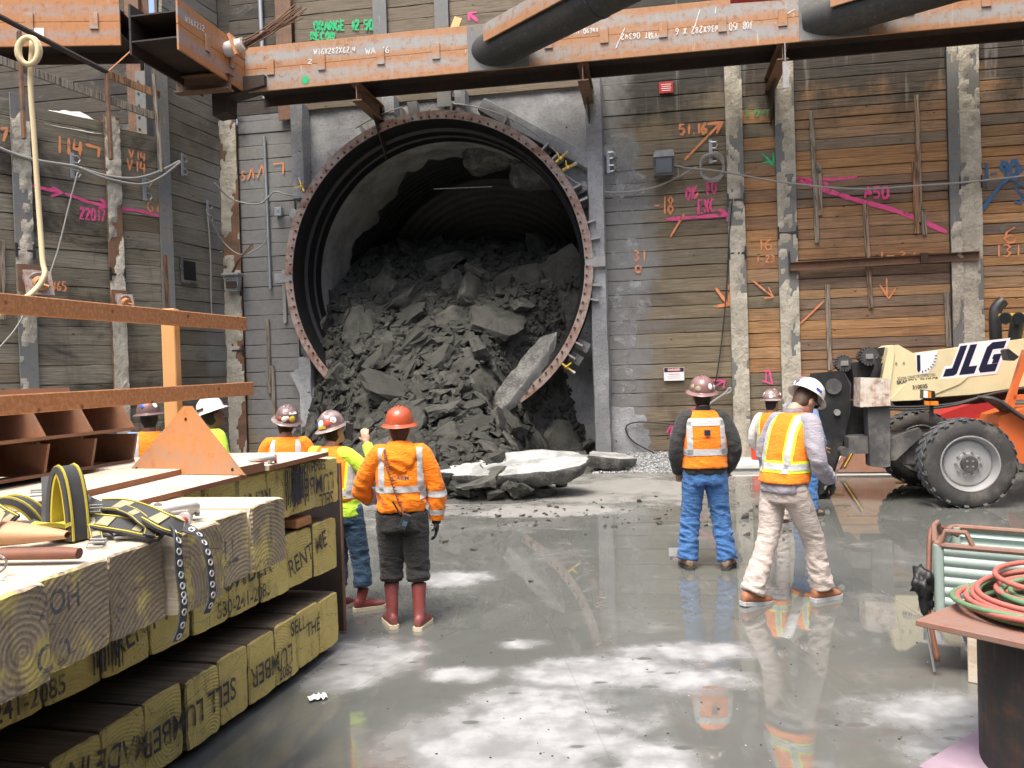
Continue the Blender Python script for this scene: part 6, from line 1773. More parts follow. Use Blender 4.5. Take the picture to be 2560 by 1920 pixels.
def hand(mb, wrist, d, nrm, curl=.35, thumb=1, s=1.0, spread=.05):
    """palm + four unequal fingers + thumb from the side of the palm"""
    d = Vector(d).normalized(); nrm = Vector(nrm); nrm = (nrm - d * nrm.dot(d)).normalized(); side = d.cross(nrm).normalized(); w = Vector(wrist)
    R = Matrix((side, d, nrm)).transposed().to_4x4()
    ell(mb, (0, 0, 0), (.043 * s, .055 * s, .020 * s), Matrix.Translation(w + d * .05 * s) @ R)
    mb.tube([w - d * .03, w + d * .03 * s], [.030 * s, .034 * s], 10, sq=.75)
    for i, (o, L) in enumerate(((-.033, .068), (-.011, .078), (.011, .074), (.032, .060))):
        fd = d + side * (o * spread * 30 * .1)
        finger(mb, w + d * (.092 - .004 * abs(i - 1.3)) * s + side * o * s, fd, -nrm, L * s, .0100 * s, curl * (1 + .12 * i))
    tb = w + d * .03 * s - side * (.034 * thumb) * s
    finger(mb, tb, d * .8 - side * thumb * .75 - nrm * .25, -nrm, .062 * s, .0115 * s, curl * .5)
def wrinkle(me, zones, seed=0, fr=(9, 9, 17)):
    """folds: ridged noise along the normal, stronger inside the given height zones"""
    cos_ = [v.co.copy() for v in me.vertices]; nr = [v.normal.copy() for v in me.vertices]
    for v, p, n in zip(me.vertices, cos_, nr):
        a = .0022
        for z0, z1, am in zones:
            a = max(a, am * sstep(p.z, z0 - .05, z0 + .03) * (1 - sstep(p.z, z1 - .03, z1 + .05)))
        q = Vector((p.x * fr[0] + seed, p.y * fr[1], p.z * fr[2] + p.x * 5)); r = 1 - 2.2 * abs(noise.noise(q)); r2 = noise.noise(q * 2.1)
        v.co = p + n * a * (r + .45 * r2)
    me.update()
def clip_part(me, planes, off):
    bm = bmesh.new(); bm.from_mesh(me)
    for co_, no in planes:
        bmesh.ops.bisect_plane(bm, geom=bm.verts[:] + bm.edges[:] + bm.faces[:], plane_co=co_, plane_no=no, clear_outer=True)
    bm.normal_update()
    mv = [(v, v.normal * off) for v in bm.verts]
    for v, o in mv: v.co += o
    out = bpy.data.meshes.new('clip'); bm.to_mesh(out); bm.free()
    out.materials.clear()
    out.polygons.foreach_set('use_smooth', [True] * len(out.polygons))
    return out
def band(me, par, mat, off=.005, z=None, x=None, y=None, extra=(), nm='reflective_stripe'):
    pl = list(extra)
    if z: pl += [((0, 0, z[1]), (0, 0, 1)), ((0, 0, z[0]), (0, 0, -1))]
    if x: pl += [((x[1], 0, 0), (1, 0, 0)), ((x[0], 0, 0), (-1, 0, 0))]
    if y: pl += [((0, y[1], 0), (0, 1, 0)), ((0, y[0], 0), (0, -1, 0))]
    c = clip_part(me, pl, off)
    if len(c.polygons) < 3: return None
    c.materials.append(M[mat]); c.name = nm
    return inst(nm, c, par)
def put(me, nm, mat, par):
    me.materials.clear(); me.materials.append(M[mat]); me.name = nm; return inst(nm, me, par)
def hard_hat(par, Hm, mat, stickers=(), brim=1.0, ridge=True, seed=0):
    """full-brim hard hat placed by the head matrix"""
    prof = [(.001, .118), (.035, .116), (.068, .105), (.095, .084), (.113, .052), (.121, .015), (.124, -.012), (.131, -.018), (.152, -.025), (.170, -.034), (.173, -.037), (.170, -.040), (.150, -.031), (.126, -.020), (.115, -.004), (.09, .06), (.001, .095)]
    T_ = Hm @ Matrix.Translation((0, .004, .075))
    mb = MB().lathe([(r * (brim if r > .13 else 1), z) for r, z in prof], 36, M=T_, sx=.93, sy=1.08)
    h = mb.build('hard_hat', M[mat], par, smooth=50)
    if ridge:
        for xo in (-.028, 0, .028):
            P = [T_ @ Vector((xo, 1.08 * sin(a) * .112, .012 + cos(a) * .108 - abs(xo) * .25)) for a in [-1.15 + 2.3 * i / 10 for i in range(11)]]
            MB().tube(P, [.004 + .006 * sin(pi * i / 10) for i in range(11)], 6).build('ridge', M[mat], h, smooth=60)
    R = random.Random(seed)
    if mat == 'hat_brown' and seed != 5: stickers = list(stickers) + [(R.uniform(1.5, 4.8), R.choice((.12, .3, .55, .8, 1.05)), R.uniform(.017, .03), R.choice(('sticker_white', 'sticker_white', 'patch', 'patch', 'hat_orange', 'stencil_ink', 'tape'))) for _ in range(9)]
    for (az, el, rad, m_) in stickers:
        d = Vector((sin(az) * cos(el) * .93, cos(az) * cos(el) * 1.08, sin(el)))
        p = Vector((d.x * .124, d.y * .124, .0 + d.z * .118)); nn = Vector((d.x / .93, d.y / 1.08, d.z)).normalized()
        Q = T_ @ Matrix.Translation(p + nn * .0) @ nn.to_track_quat('Z', 'Y').to_matrix().to_4x4()
        mb = MB()
        if m_.endswith('bar'): mb.box((0, 0, .001), (rad * 2.6, rad * .8, .006)); m_ = m_[:-4]
        else: mb.lathe([(.0005, .003), (rad * .8, .002), (rad, -.002), (rad * .98, -.006)], 14, M=Matrix.Rotation(R.uniform(0, 3), 4, 'Z'), sy=R.uniform(.7, 1))
        mb.v = [tuple(Q @ Vector(v)) for v in mb.v]
        mb.build('sticker', M[m_], h, smooth=60)
    return h

def person(label, w, rz, H, skin, P, group=None):
    """P: pose and clothing"""
    s = H / 1.75
    g = lambda k, d=None: P.get(k, d)
    lx_, ly_ = g('lean', (0, .0))
    hip = Vector((g('hipx', 0), g('hipy', 0), .92))
    neck = Vector((hip.x + lx_, hip.y + ly_, 1.47))
    sh = lambda sg: Vector((neck.x + sg * .178, neck.y - .01, 1.40 + g('shrug', 0)))
    feet = g('feet', [(-.13, 0, 0), (.13, 0, 0)])       # x, y, toe-out
    lift = g('lift', (0, 0))
    head_c = neck + Vector(g('head', (0, .03, .142)))
    Hm = Matrix.Translation(head_c) @ Matrix.Rotation(g('yaw', 0), 4, 'Z') @ Matrix.Rotation(g('pitch', 0), 4, 'X') @ Matrix.Rotation(g('tilt', 0), 4, 'Y')
    body = MB()
    # head
    hr_ = []
    for (z, rx, ry, cy) in ((-.120, .022, .028, .052), (-.104, .045, .050, .044), (-.07, .062, .076, .018), (-.03, .071, .090, .004), (.02, .076, .097, 0), (.06, .074, .094, -.003), (.095, .057, .074, -.005), (.12, .028, .038, -.005)):
        hr_.append([Hm @ Vector((cos(2 * pi * k / 20) * rx, cy + sin(2 * pi * k / 20) * ry, z)) for k in range(20)])
    body.loft(hr_)
    body.tube([Hm @ Vector((0, .085, .025)), Hm @ Vector((0, .108, -.012)), Hm @ Vector((0, .116, -.030)), Hm @ Vector((0, .09, -.036))], [.010, .013, .016, .012], 8)
    ell(body, (0, .086, -.066), (.026, .014, .012), Hm)
    ell(body, (0, .070, .034), (.055, .030, .012), Hm)
    for sg in (-1, 1): ell(body, (sg * .078, -.005, -.012), (.010, .022, .034), Hm)
    limb(body, [Hm @ Vector((0, -.01, -.08)), neck + Vector((0, .0, .03)), neck + Vector((0, 0, -.10))], [.056, .060, .075])
    # core (under the clothes)
    torso(body, [(hip.x, hip.y, .86, .14, .09), (hip.x + lx_ * .4, hip.y + ly_ * .4, 1.12, .135, .085), (neck.x, neck.y, 1.36, .15, .085), (neck.x, neck.y, 1.44, .09, .07)], 18)
    arms = g('arms', [((-.27, .0, 1.13), (-.27, .06, .90)), ((.27, .0, 1.13), (.27, .06, .90))])
    wr = []
    for sg, (el, wrist) in zip((-1, 1), arms):
        a, e, w_ = sh(sg), Vector(el), Vector(wrist); wr.append((a, e, w_))
        limb(body, [a, e, w_], [.045, .038, .028], 10)
    hands = g('hands', [None, None])
    for k in (0, 1):
        if hands[k] and not hands[k].get('glove'): hand(body, wr[k][2], hands[k]['d'], hands[k]['n'], hands[k].get('curl', .4), hands[k].get('thumb', 1), spread=hands[k].get('spread', .05))
        elif not hands[k]: hand(body, wr[k][2], (wr[k][2] - wr[k][1]), (0, -1, 0), .5, 1)
    legs = []
    for k, sg in enumerate((-1, 1)):
        fx, fy, to = feet[k]
        h_ = hip + Vector((sg * .092, 0, -.02)); an_ = Vector((fx, fy, .085 + lift[k]))
        kn = (h_ + an_) / 2 + Vector(g('knee', [(0, .035, .01), (0, .035, .01)])[k]); legs.append((h_, kn, an_, to))
        limb(body, [h_, kn, an_, an_ + Vector((0, 0, -.03))], [.07, .05, .036, .034], 10)
    me = remesh(body, g('voxel', .0095), 1)
    me.materials.clear(); me.materials.append(M[skin]); me.name = 'person'
    o = inst('person', me, None, w, (0, 0, rz), (s, s, s)); tag(o, label, 'person', group)
    # trousers
    tr_ = MB(); bag = g('bag', 1.0)
    torso(tr_, [(hip.x, hip.y - .01, .80, .158 * bag, .115 * bag), (hip.x, hip.y - .012, .90, .170, .122), (hip.x, hip.y, 1.0, .162, .112), (hip.x, hip.y, 1.03, .158, .108)])
    cuff = g('cuff', .07)
    for (h_, kn, an_, to) in legs:
        t_end = an_ + (kn - an_) * ((cuff - .07) / .40)
        md_ = (kn + t_end) / 2
        limb(tr_, [h_ + Vector((0, 0, .03)), h_ * .5 + kn * .5, kn, md_, t_end], [.104 * bag, .094 * bag, .079 * bag, .075 * bag, g('cuffr', .074) * bag], 18, sq=1.0)
    tm = remesh(tr_, .0105, 2)
    wrinkle(tm, g('twr', [(.06, .36, .013), (.42, .56, .010), (.74, .86, .008)]), g('seed', 1) * 3.1)
    put(tm, 'trousers', g('trousers', 'denim'), o)
    if g('rolled'):
        for (h_, kn, an_, to) in legs:
            t_end = an_ + (kn - an_) * ((cuff - .07) / .40); ax_ = (kn - an_).normalized()
            for q in (0, .03): MB().lathe([(.070, -.022), (.090, -.016), (.095, 0), (.088, .018), (.070, .02)], 20, M=Matrix.Translation(t_end + ax_ * q) @ ax_.to_track_quat('Z', 'Y').to_matrix().to_4x4()).build('rolled_cuff', M[g('trousers', 'denim')], o, smooth='all')
    if g('pockets'):
        for sg in (-1, 1):
            c = clip_part(tm, [((0, 0, .93), (0, 0, 1)), ((0, 0, .80), (0, 0, -1)), ((sg * .085 + .055, 0, 0), (1, 0, 0)), ((sg * .085 - .055, 0, 0), (-1, 0, 0)), ((0, hip.y - .03, 0), (0, 1, 0))], .006)
            c.materials.append(M[g('trousers', 'denim')]); c.name = 'back_pocket'; inst('back_pocket', c, o)
    # boots
    bt, sole, bh = g('boots', ('boot_brown', 'sole_dark', .17))
    for k, (h_, kn, an_, to) in enumerate(legs):
        tilt = g('toe', (0, 0))[k]
        A = Matrix.Translation((an_.x, an_.y, an_.z - .085)) @ Matrix.Rotation(to, 4, 'Z') @ Matrix.Rotation(tilt, 4, 'X')
        mb = MB(); rings = []
        for (y, wx_, hz, zc) in ((-.098, .024, .03, .055), (-.085, .036, .045, .065), (-.03, .041, .055, .068), (.05, .045, .045, .055), (.11, .050, .032, .046), (.155, .046, .028, .042), (.185, .026, .018, .036)):
            rings.append([A @ Vector((cos(2 * pi * q / 16) * wx_, y, zc + sin(2 * pi * q / 16) * hz)) for q in range(16)])
        mb.loft(rings)
        up = (kn - an_).normalized()
        base_ = A @ Vector((0, -.035, .06)); top_ = an_ + up * (bh - .085)
        limb(mb, [base_, (base_ + top_) / 2, top_], [.046, .048 if bh < .25 else .052, .052 if bh < .25 else .064], 14)
        bm2 = remesh(mb, .009, 2); b = put(bm2, 'boot', bt, o)
        so = MB(); pr = []
        for (y, wx_) in ((-.108, .022), (-.095, .040), (-.03, .043), (.05, .048), (.12, .053), (.165, .048), (.194, .026)):
            pr.append((y, wx_))
        poly = [(wx_, y) for y, wx_ in pr] + [(-wx_, y) for y, wx_ in reversed(pr)]
        so.prism(poly, 0, .030, 'z', M=A); so.build('sole', M[sole], b)
    # upper garment with sleeves
    gm = g('jacket', 'black_jacket'); hem = g('hem', .90); jk = MB(); f_ = g('fat', 1.0)
    cxy = lambda z: (hip.x + (neck.x - hip.x) * (z - .92) / .55, hip.y + (neck.y - hip.y) * (z - .92) / .55)
    rs = []
    for (z, rx, ry) in ((hem, .176 * f_, .128 * f_), (hem + .05, .184 * f_, .134 * f_), (1.08, .178 * f_, .128 * f_), (1.20, .186 * f_, .130 * f_), (1.32, .192, .126), (1.40, .172, .108), (1.455, .115, .085), (1.485, .075, .072)):
        c = cxy(z); rs.append((c[0], c[1] - .005, z, rx, ry))
    torso(jk, rs)
    sl = g('sleeve', 1.0)
    for k, (a, e, w_) in enumerate(wr):
        inn = a + Vector((-(-1, 1)[k] * .06, 0, .0)); end = e.lerp(w_, g('slen', (1.0, 1.0))[k])
        limb(jk, [inn, a, e, end], [.076 * sl, .074 * sl, .062 * sl, .050 * sl], 16)
    jm = remesh(jk, .0105, 2); wrinkle(jm, g('jwr', [(hem, 1.08, .010), (1.08, 1.30, .006)]), g('seed', 1) * 7.7 + 2, (8, 8, 11))
    j = put(jm, g('jname', 'jacket'), gm, o)
    src = jm; tgt = j
    if g('vest'):
        vt = MB(); rs2 = [(x, y, z, rx + .013, ry + .016) for (x, y, z, rx, ry) in rs if z > g('vhem', .97) - .04]
        rs2[0] = (rs2[0][0], rs2[0][1], g('vhem', .97), rs2[0][3] + .004, rs2[0][4] + .006)
        rs2 = [(x, y, z, min(rx, .205 * f_) if z < 1.3 else rx * (1.0 if z < 1.42 else 1.12), ry) for (x, y, z, rx, ry) in rs2]
        torso(vt, rs2)
        vm = remesh(vt, .0105, 2); wrinkle(vm, [(g('vhem', .97), 1.2, .006)], g('seed', 1) * 5.5 + 1, (6, 6, 9))
        v_ = put(vm, 'vest', g('vest'), o); src = vm; tgt = v_
    for bd_ in g('bands', []):
        band(src, tgt, bd_.get('mat', 'tape'), bd_.get('off', .005), bd_.get('z'), bd_.get('x'), bd_.get('y'), bd_.get('extra', ()), bd_.get('nm', 'reflective_stripe'))
    if g('sleevebands'):
        for k, t0, t1 in g('sleevebands'):
            a, e, w_ = wr[k]; d = (w_ - e).normalized(); p0, p1 = e + d * ((w_ - e).length * t0), e + d * ((w_ - e).length * t1)
            c = clip_part(jm, [(p1, d), (p0, -d), (((neck.x + (-1, 1)[k] * .16), 0, 0), (-1, 0, 0) if k else (1, 0, 0))], .006)
            if len(c.polygons) > 3: c.materials.append(M['tape']); c.name = 'reflective_stripe'; inst('reflective_stripe', c, j)
    if g('hood'):
        hd_ = MB(); nb = neck
        rings = []
        for (z, rx, ry, cy) in ((1.255, .02, .012, -.125), (1.28, .055, .022, -.128), (1.33, .105, .034, -.128), (1.39, .135, .055, -.105), (1.44, .140, .075, -.07), (1.485, .115, .085, -.03), (1.515, .085, .08, -.005)):
            c = cxy(z); rings.append((c[0], c[1] + cy, z, rx, ry))
        torso(hd_, rings, 22, 2.0); hm_ = remesh(hd_, .0095, 3); wrinkle(hm_, [(1.2, 1.55, .011)], 9.1, (7, 7, 13)); put(hm_, 'hood', gm, j)
    if g('collar'):
        MB().lathe([(.062, 1.455), (.070, 1.50), (.066, 1.525), (.058, 1.52), (.058, 1.455)], 22, M=Matrix.Translation((neck.x, neck.y - .004, 0)), sy=1.1).build('collar', M[g('collar')], j, smooth=40)
    if g('belt'):
        band(tm, o, g('belt'), .006, (.955, .995), nm='belt')
    # gloves
    for k in (0, 1):
        if hands[k] and hands[k].get('glove'):
            gl = MB(); hand(gl, wr[k][2], hands[k]['d'], hands[k]['n'], hands[k].get('curl', .5), hands[k].get('thumb', 1), 1.14)
            d = (wr[k][1] - wr[k][2]).normalized(); limb(gl, [wr[k][2] + d * .10, wr[k][2]], [.046, .038], 10)
            put(remesh(gl, .007, 1), 'glove', hands[k]['glove'], o)
    # hair, hat, glasses
    hm2 = MB(); rings = []
    for (z, rx, ry, cy) in ((-.085, .050, .03, -.055), (-.05, .070, .06, -.032), (0, .080, .088, -.014), (.05, .081, .100, -.004), (.09, .066, .085, -.004), (.122, .03, .04, -.004)):
        rings.append([Hm @ Vector((cos(2 * pi * k / 20) * rx, cy + sin(2 * pi * k / 20) * ry, z)) for k in range(20)])
    hm2.loft(rings).build('hair', M[g('hair', 'hair')], o, smooth=60)
    hard_hat(o, Hm, g('hat', 'hat_brown'), g('stickers', ()), g('brim', .94), g('ridge', True), g('seed', 1))
    if g('glasses'):
        gl = MB()
        for sg in (-1, 1):
            gl.box((sg * .036, .100, .012), (.052, .008, .034), bev=.003, M=Hm); gl.box((sg * .079, .04, .018), (.005, .12, .008), M=Hm)
        gl.build('glasses', M['glass_dark'], o)
    if g('band_strap'):
        MB().lathe([(.080, -.01), (.084, 0), (.084, .022), (.078, .028)], 24, M=Hm @ Matrix.Translation((0, -.003, .02)), sx=.98, sy=1.2).build('head_strap', M['web_black'], o, smooth=40)
    return o, s, Hm

VB = lambda: [dict(z=(1.055, 1.115)), dict(z=(1.05, 1.46), x=(.095, .145), y=(-.5, .0)), dict(z=(1.05, 1.46), x=(-.145, -.095), y=(-.5, .0)), dict(z=(1.12, 1.50), x=(.095, .145), y=(0, .5)), dict(z=(1.12, 1.50), x=(-.145, -.095), y=(0, .5))]
def VBL():
    out = [dict(z=(1.035, 1.125), mat='lime_edge', off=.003)] + [dict(z=(1.03, 1.47), x=x, mat='lime_edge', off=.003) for x in ((.082, .158), (-.158, -.082))]
    return out + [dict(z=(1.055, 1.105), off=.006)] + [dict(z=(1.03, 1.47), x=x, off=.006) for x in ((.098, .142), (-.142, -.098))]
FL = lambda x, y: (lambda v: (v.x, v.y, 0))(P_floor(D(x, y)))
# 1 man in the orange hoodie
ho_ = FL(876, 1352)
hoodie, s1, H1 = person('person in orange hooded sweatshirt, black trousers and red rubber boots seen from behind', ho_, .02, 1.66, 'skin', dict(
    seed=1, feet=[(-.115, .02, .35), (.135, -.06, -.25)], arms=[((-.34, .10, 1.10), (-.14, .30, 1.02)), ((.285, .02, 1.12), (.275, .05, .86))], hands=[None, dict(d=(0, .05, -1), n=(1, 0, 0), glove='glove_black', curl=.35, thumb=-1)],
    jacket='hivis_hoodie', jname='hooded_sweatshirt', hood=True, hem=.955, fat=1.08, sleeve=1.18, trousers='black_work', bag=1.2, cuff=.36, cuffr=.086, rolled=True, boots=('boot_red', 'sole_cream', .36), pockets=True,
    hat='hat_orange', hair='hair_brown', head=(0, .03, .14), pitch=.10, bands=[dict(z=(1.115, 1.165), y=(-.5, .5), extra=[((.2, 0, 0), (1, 0, 0)), ((-.2, 0, 0), (-1, 0, 0))]), dict(z=(1.11, 1.47), x=(-.165, -.115), y=(-.5, .02)), dict(z=(1.11, 1.47), x=(.145, .19), y=(-.5, .02))],
    sleevebands=[(0, .25, .45), (0, .75, .92), (1, .02, .22), (1, .62, .80)], jwr=[(.95, 1.12, .013), (1.1, 1.35, .007)]))
txt(hoodie, 'CARM', .05, 'denim_dark', (.02, -.190, 1.235), nm='back_print', bold=.0005)
MB().box((0, 0, 0), (.34, .01, .045)).build('undershirt_hem', M['black_jacket'], hoodie, loc=(0, -.11, .955)) if False else None
rd = thing('two_way_radio', 'black two-way radio clipped at the back of the orange hoodie', 'radio', Vector(ho_) + Vector((.045, -.19, .845)), .1)
MB().box((0, 0, 0), (.062, .038, .125), rot=Matrix.Rotation(.45, 3, 'Y'), bev=.008).build('body', M['black_paint'], rd); MB().box((.0, -.02, -.01), (.036, .005, .04), rot=Matrix.Rotation(.45, 3, 'Y')).build('screen', M['denim_dark'], rd)
MB().cyl((-.03, 0, .055), (-.085, -.01, .16), .007, n=8).build('antenna', M['black_paint'], rd)
cp_ = [Vector(ho_) + Vector(v) * s1 for v in ((-.10, -.150, 1.46), (-.085, -.190, 1.38), (-.06, -.206, 1.28), (-.02, -.195, 1.14), (.02, -.19, 1.02), (.04, -.2, .94))]
pp = []
P_ = catmull(cp_, 26)
for i, p in enumerate(P_): pp.append(p + Vector((cos(i * 1.3) * .009, -.004, sin(i * 1.3) * .006)) if i < 105 else p)
tag(MB().tube(pp, .006, 6).build('coiled_cord', M['leather_dark'], None, smooth='all'), 'dark coiled radio cord slung down the back of the orange hoodie', 'cord')
# 2 man taking a picture
po_ = FL(752, 1318)
phone_man, s2, H2 = person('person in orange vest over lime shirt holding up a phone beside the steel plate', po_, -.42, 1.62, 'skin_light', dict(
    seed=2, voxel=.0075, lean=(-.09, .0), hipx=-.03, feet=[(-.10, .0, -.1), (.14, .06, -.7)], arms=[((-.26, .12, 1.12), (-.10, .33, 1.05)), ((.26, .12, 1.22), (.06, .29, 1.49))], hands=[None, dict(d=(-.25, .12, 1), n=(.3, -1, 0), curl=.42, thumb=1, spread=.12)], slen=(1, .93),
    jacket='hivis_lime', jname='lime_shirt', hem=.86, fat=1.02, vest='hivis_orange', vhem=1.0, bands=VBL(), trousers='denim_dark', cuff=.20, bag=1.05, rolled=False, boots=('boot_red', 'sole_cream', .20), pockets=True,
    hat='hat_brown', yaw=-.15, pitch=.26, tilt=-.10, hair='hair', stickers=[(3.1, .35, .035, 'sticker_white'), (2.5, .3, .03, 'sticker_red'), (3.7, .3, .032, 'sticker_blue'), (3.0, .05, .03, 'sticker_yellow_bar'), (2.9, .85, .03, 'sticker_white'), (3.9, .75, .028, 'sticker_yellow'), (4.4, .3, .03, 'sticker_white'), (2.0, .4, .03, 'sticker_white')]))
ph = thing('phone', 'black phone held up beside the stickered brown hard hat', 'phone', P_depth(D(754, 931), 7.0), -.42)
MB().box((0, 0, 0), (.075, .009, .14), rot=Matrix.Rotation(.15, 3, 'Y'), bev=.004).build('case', M['black_paint'], ph)
# 3-5 the three men half hidden behind the stack
def at_head(x, y, Y, H, off=0.0):
    """floor point under a hat seen at the pixel"""
    q = P_depth(D(x, y), Y); return (q.x, q.y, 0)
VS = lambda mat='tape': [dict(z=(1.055, 1.115)), dict(z=(1.05, 1.46), x=(.095, .145)), dict(z=(1.05, 1.46), x=(-.145, -.095))]
person('person in maroon stickered hard hat and orange vest, mostly hidden behind the timber stack', at_head(618, 930, 7.9, 1.66), .15, 1.655, 'skin', dict(seed=3, jacket='hivis_orange', jname='shirt', vest='hivis_orange', bands=VS(), hat='hat_brown', tilt=.18, pitch=.30,
    stickers=[(3.3, .15, .03, 'sticker_white'), (2.6, .2, .032, 'sticker_yellow'), (2.5, .7, .03, 'sticker_white_bar'), (3.4, .7, .025, 'sticker_white'), (3.0, .12, .02, 'sticker_red')]))
person('person in white hard hat with green sticker behind the triangular plate', at_head(453, 905, 8.2, 1.75), -.75, 1.75, 'skin_dark', dict(seed=4, jacket='hivis_lime', jname='shirt', vest='hivis_lime', bands=VS(), hat='hat_white', tilt=-.2, pitch=.25, brim=.95,
    stickers=[(3.35, .12, .026, 'sticker_green'), (2.75, .1, .03, 'stencil_ink_bar')]))
person('person in brown hard hat with dark head strap left of the triangular plate', at_head(322, 905, 8.3, 1.72), .35, 1.735, 'skin_dark', dict(seed=5, jacket='blue_shirt', jname='shirt', vest='hivis_orange', bands=VS(), hat='hat_brown', band_strap=True, tilt=-.05,
    stickers=[(2.4, .5, .03, 'sticker_white'), (3.1, .7, .03, 'sticker_red'), (3.6, .5, .026, 'sticker_blue')]))
# 6 man in jeans
jo_ = FL(1528, 1228)
jeans, s6, H6 = person('person in black jacket, orange vest and blue jeans standing with hands in pockets', jo_, -.03, 1.80, 'skin', dict(
    seed=6, feet=[(-.175, .03, .12), (.185, -.02, -.45)], arms=[((-.275, -.05, 1.13), (-.225, .09, .90)), ((.275, -.05, 1.13), (.225, .09, .90))], jacket='black_jacket', hem=.895, fat=1.06, sleeve=1.02, collar='black_jacket', vest='hivis_orange', vhem=.955,
    bands=[dict(z=(1.075, 1.135)), dict(z=(1.345, 1.415), y=(-.6, .0)), dict(z=(1.07, 1.40), x=(.125, .172), y=(-.6, .0)), dict(z=(1.07, 1.40), x=(-.172, -.125), y=(-.6, .0)), dict(z=(1.07, 1.5), x=(.10, .15), y=(0, .6)), dict(z=(1.07, 1.5), x=(-.15, -.10), y=(0, .6))],
    trousers='denim', bag=1.08, cuff=.075, cuffr=.08, boots=('boot_brown', 'sole_dark', .16), pockets=True, hat='hat_pinkish', pitch=.2, twr=[(.05, .44, .017), (.44, .6, .011), (.72, .86, .010)],
    stickers=[(3.7, .2, .028, 'patch'), (2.6, .35, .03, 'sticker_white'), (3.3, .75, .026, 'tape'), (4.3, .3, .026, 'patch'), (2.0, .2, .025, 'tape')]))
txt(jeans, 'REGIONAL CONNECTOR', .026, 'navy_ink', (0, -.176, 1.235), nm='back_print'); txt(jeans, 'CONSTRUCTORS', .022, 'navy_ink', (0, -.176, 1.205), nm='back_print')
MB().box((0, -.174, 1.285), (.055, .004, .05)).build('back_logo', M['navy_ink'], jeans)
# 7 man in khakis looking down
wo_ = FL(1706, 1300)
walker, s7, H7 = person('person in white hard hat, orange vest and khaki trousers walking with head bowed', wo_, -1.08, 1.82, 'skin_light', dict(
    seed=7, voxel=.008, hipy=-.03, lean=(0, .13), feet=[(-.10, -.30, -.05), (.11, .24, -.05)], knee=[(0, .05, .02), (0, .055, .01)], toe=(-.1, 0), arms=[((-.28, .05, 1.13), (-.20, .18, .95)), ((.29, .03, 1.13), (.215, .235, .965))],
    hands=[dict(d=(.2, .35, -.7), n=(-1, 0, .2), glove='glove_black', curl=.4), dict(d=(-.15, .45, -.7), n=(1, .2, 0), glove='glove_black', curl=.35, thumb=-1)],
    jacket='grey_shirt', jname='grey_sweater', hem=.875, fat=1.03, sleeve=1.03, collar='grey_shirt', vest='hivis_orange', vhem=.955, bands=VBL(), trousers='khaki', bag=1.03, cuff=.085, cuffr=.088, boots=('boot_tan', 'sole_grey', .15), belt='black_work',
    head=(0, .12, .105), pitch=-.66, hat='hat_white', brim=.92, hair='hair_brown', glasses=True, twr=[(.05, .36, .012), (.45, .58, .007), (.72, .88, .007)], stickers=[(1.75, .12, .022, 'sticker_blue_bar'), (3.6, .3, .022, 'sticker_blue_bar')]))
# 8, 9 the pair behind
person('person in maroon hard hat and white shirt standing behind the man in khakis', FL(1672, 1132), -.9, 1.60, 'skin', dict(seed=8, jacket='white_shirt', jname='shirt', vest='hivis_orange', bands=VBL(), hat='hat_brown', stickers=[(2.6, .15, .028, 'sticker_white'), (4.2, .3, .03, 'sticker_white'), (1.2, .4, .03, 'sticker_white')],
    arms=[((-.29, -.02, 1.14), (-.28, .14, .95)), ((.29, -.02, 1.14), (.26, .16, .98))], trousers='khaki', boots=('boot_brown', 'sole_grey', .17)))
person('person in pale maroon hard hat and striped vest farthest back beside the machine', FL(1738, 1112), -1.2, 1.72, 'skin', dict(seed=9, jacket='blue_shirt', jname='shirt', vest='hivis_orange', bands=VBL(), hat='hat_pinkish', stickers=[(2.4, .3, .03, 'sticker_white'), (3.4, .4, .03, 'hat_white')], trousers='denim',
    arms=[((-.29, .0, 1.14), (-.26, .14, .95)), ((.28, .0, 1.13), (.26, .10, .93))]))
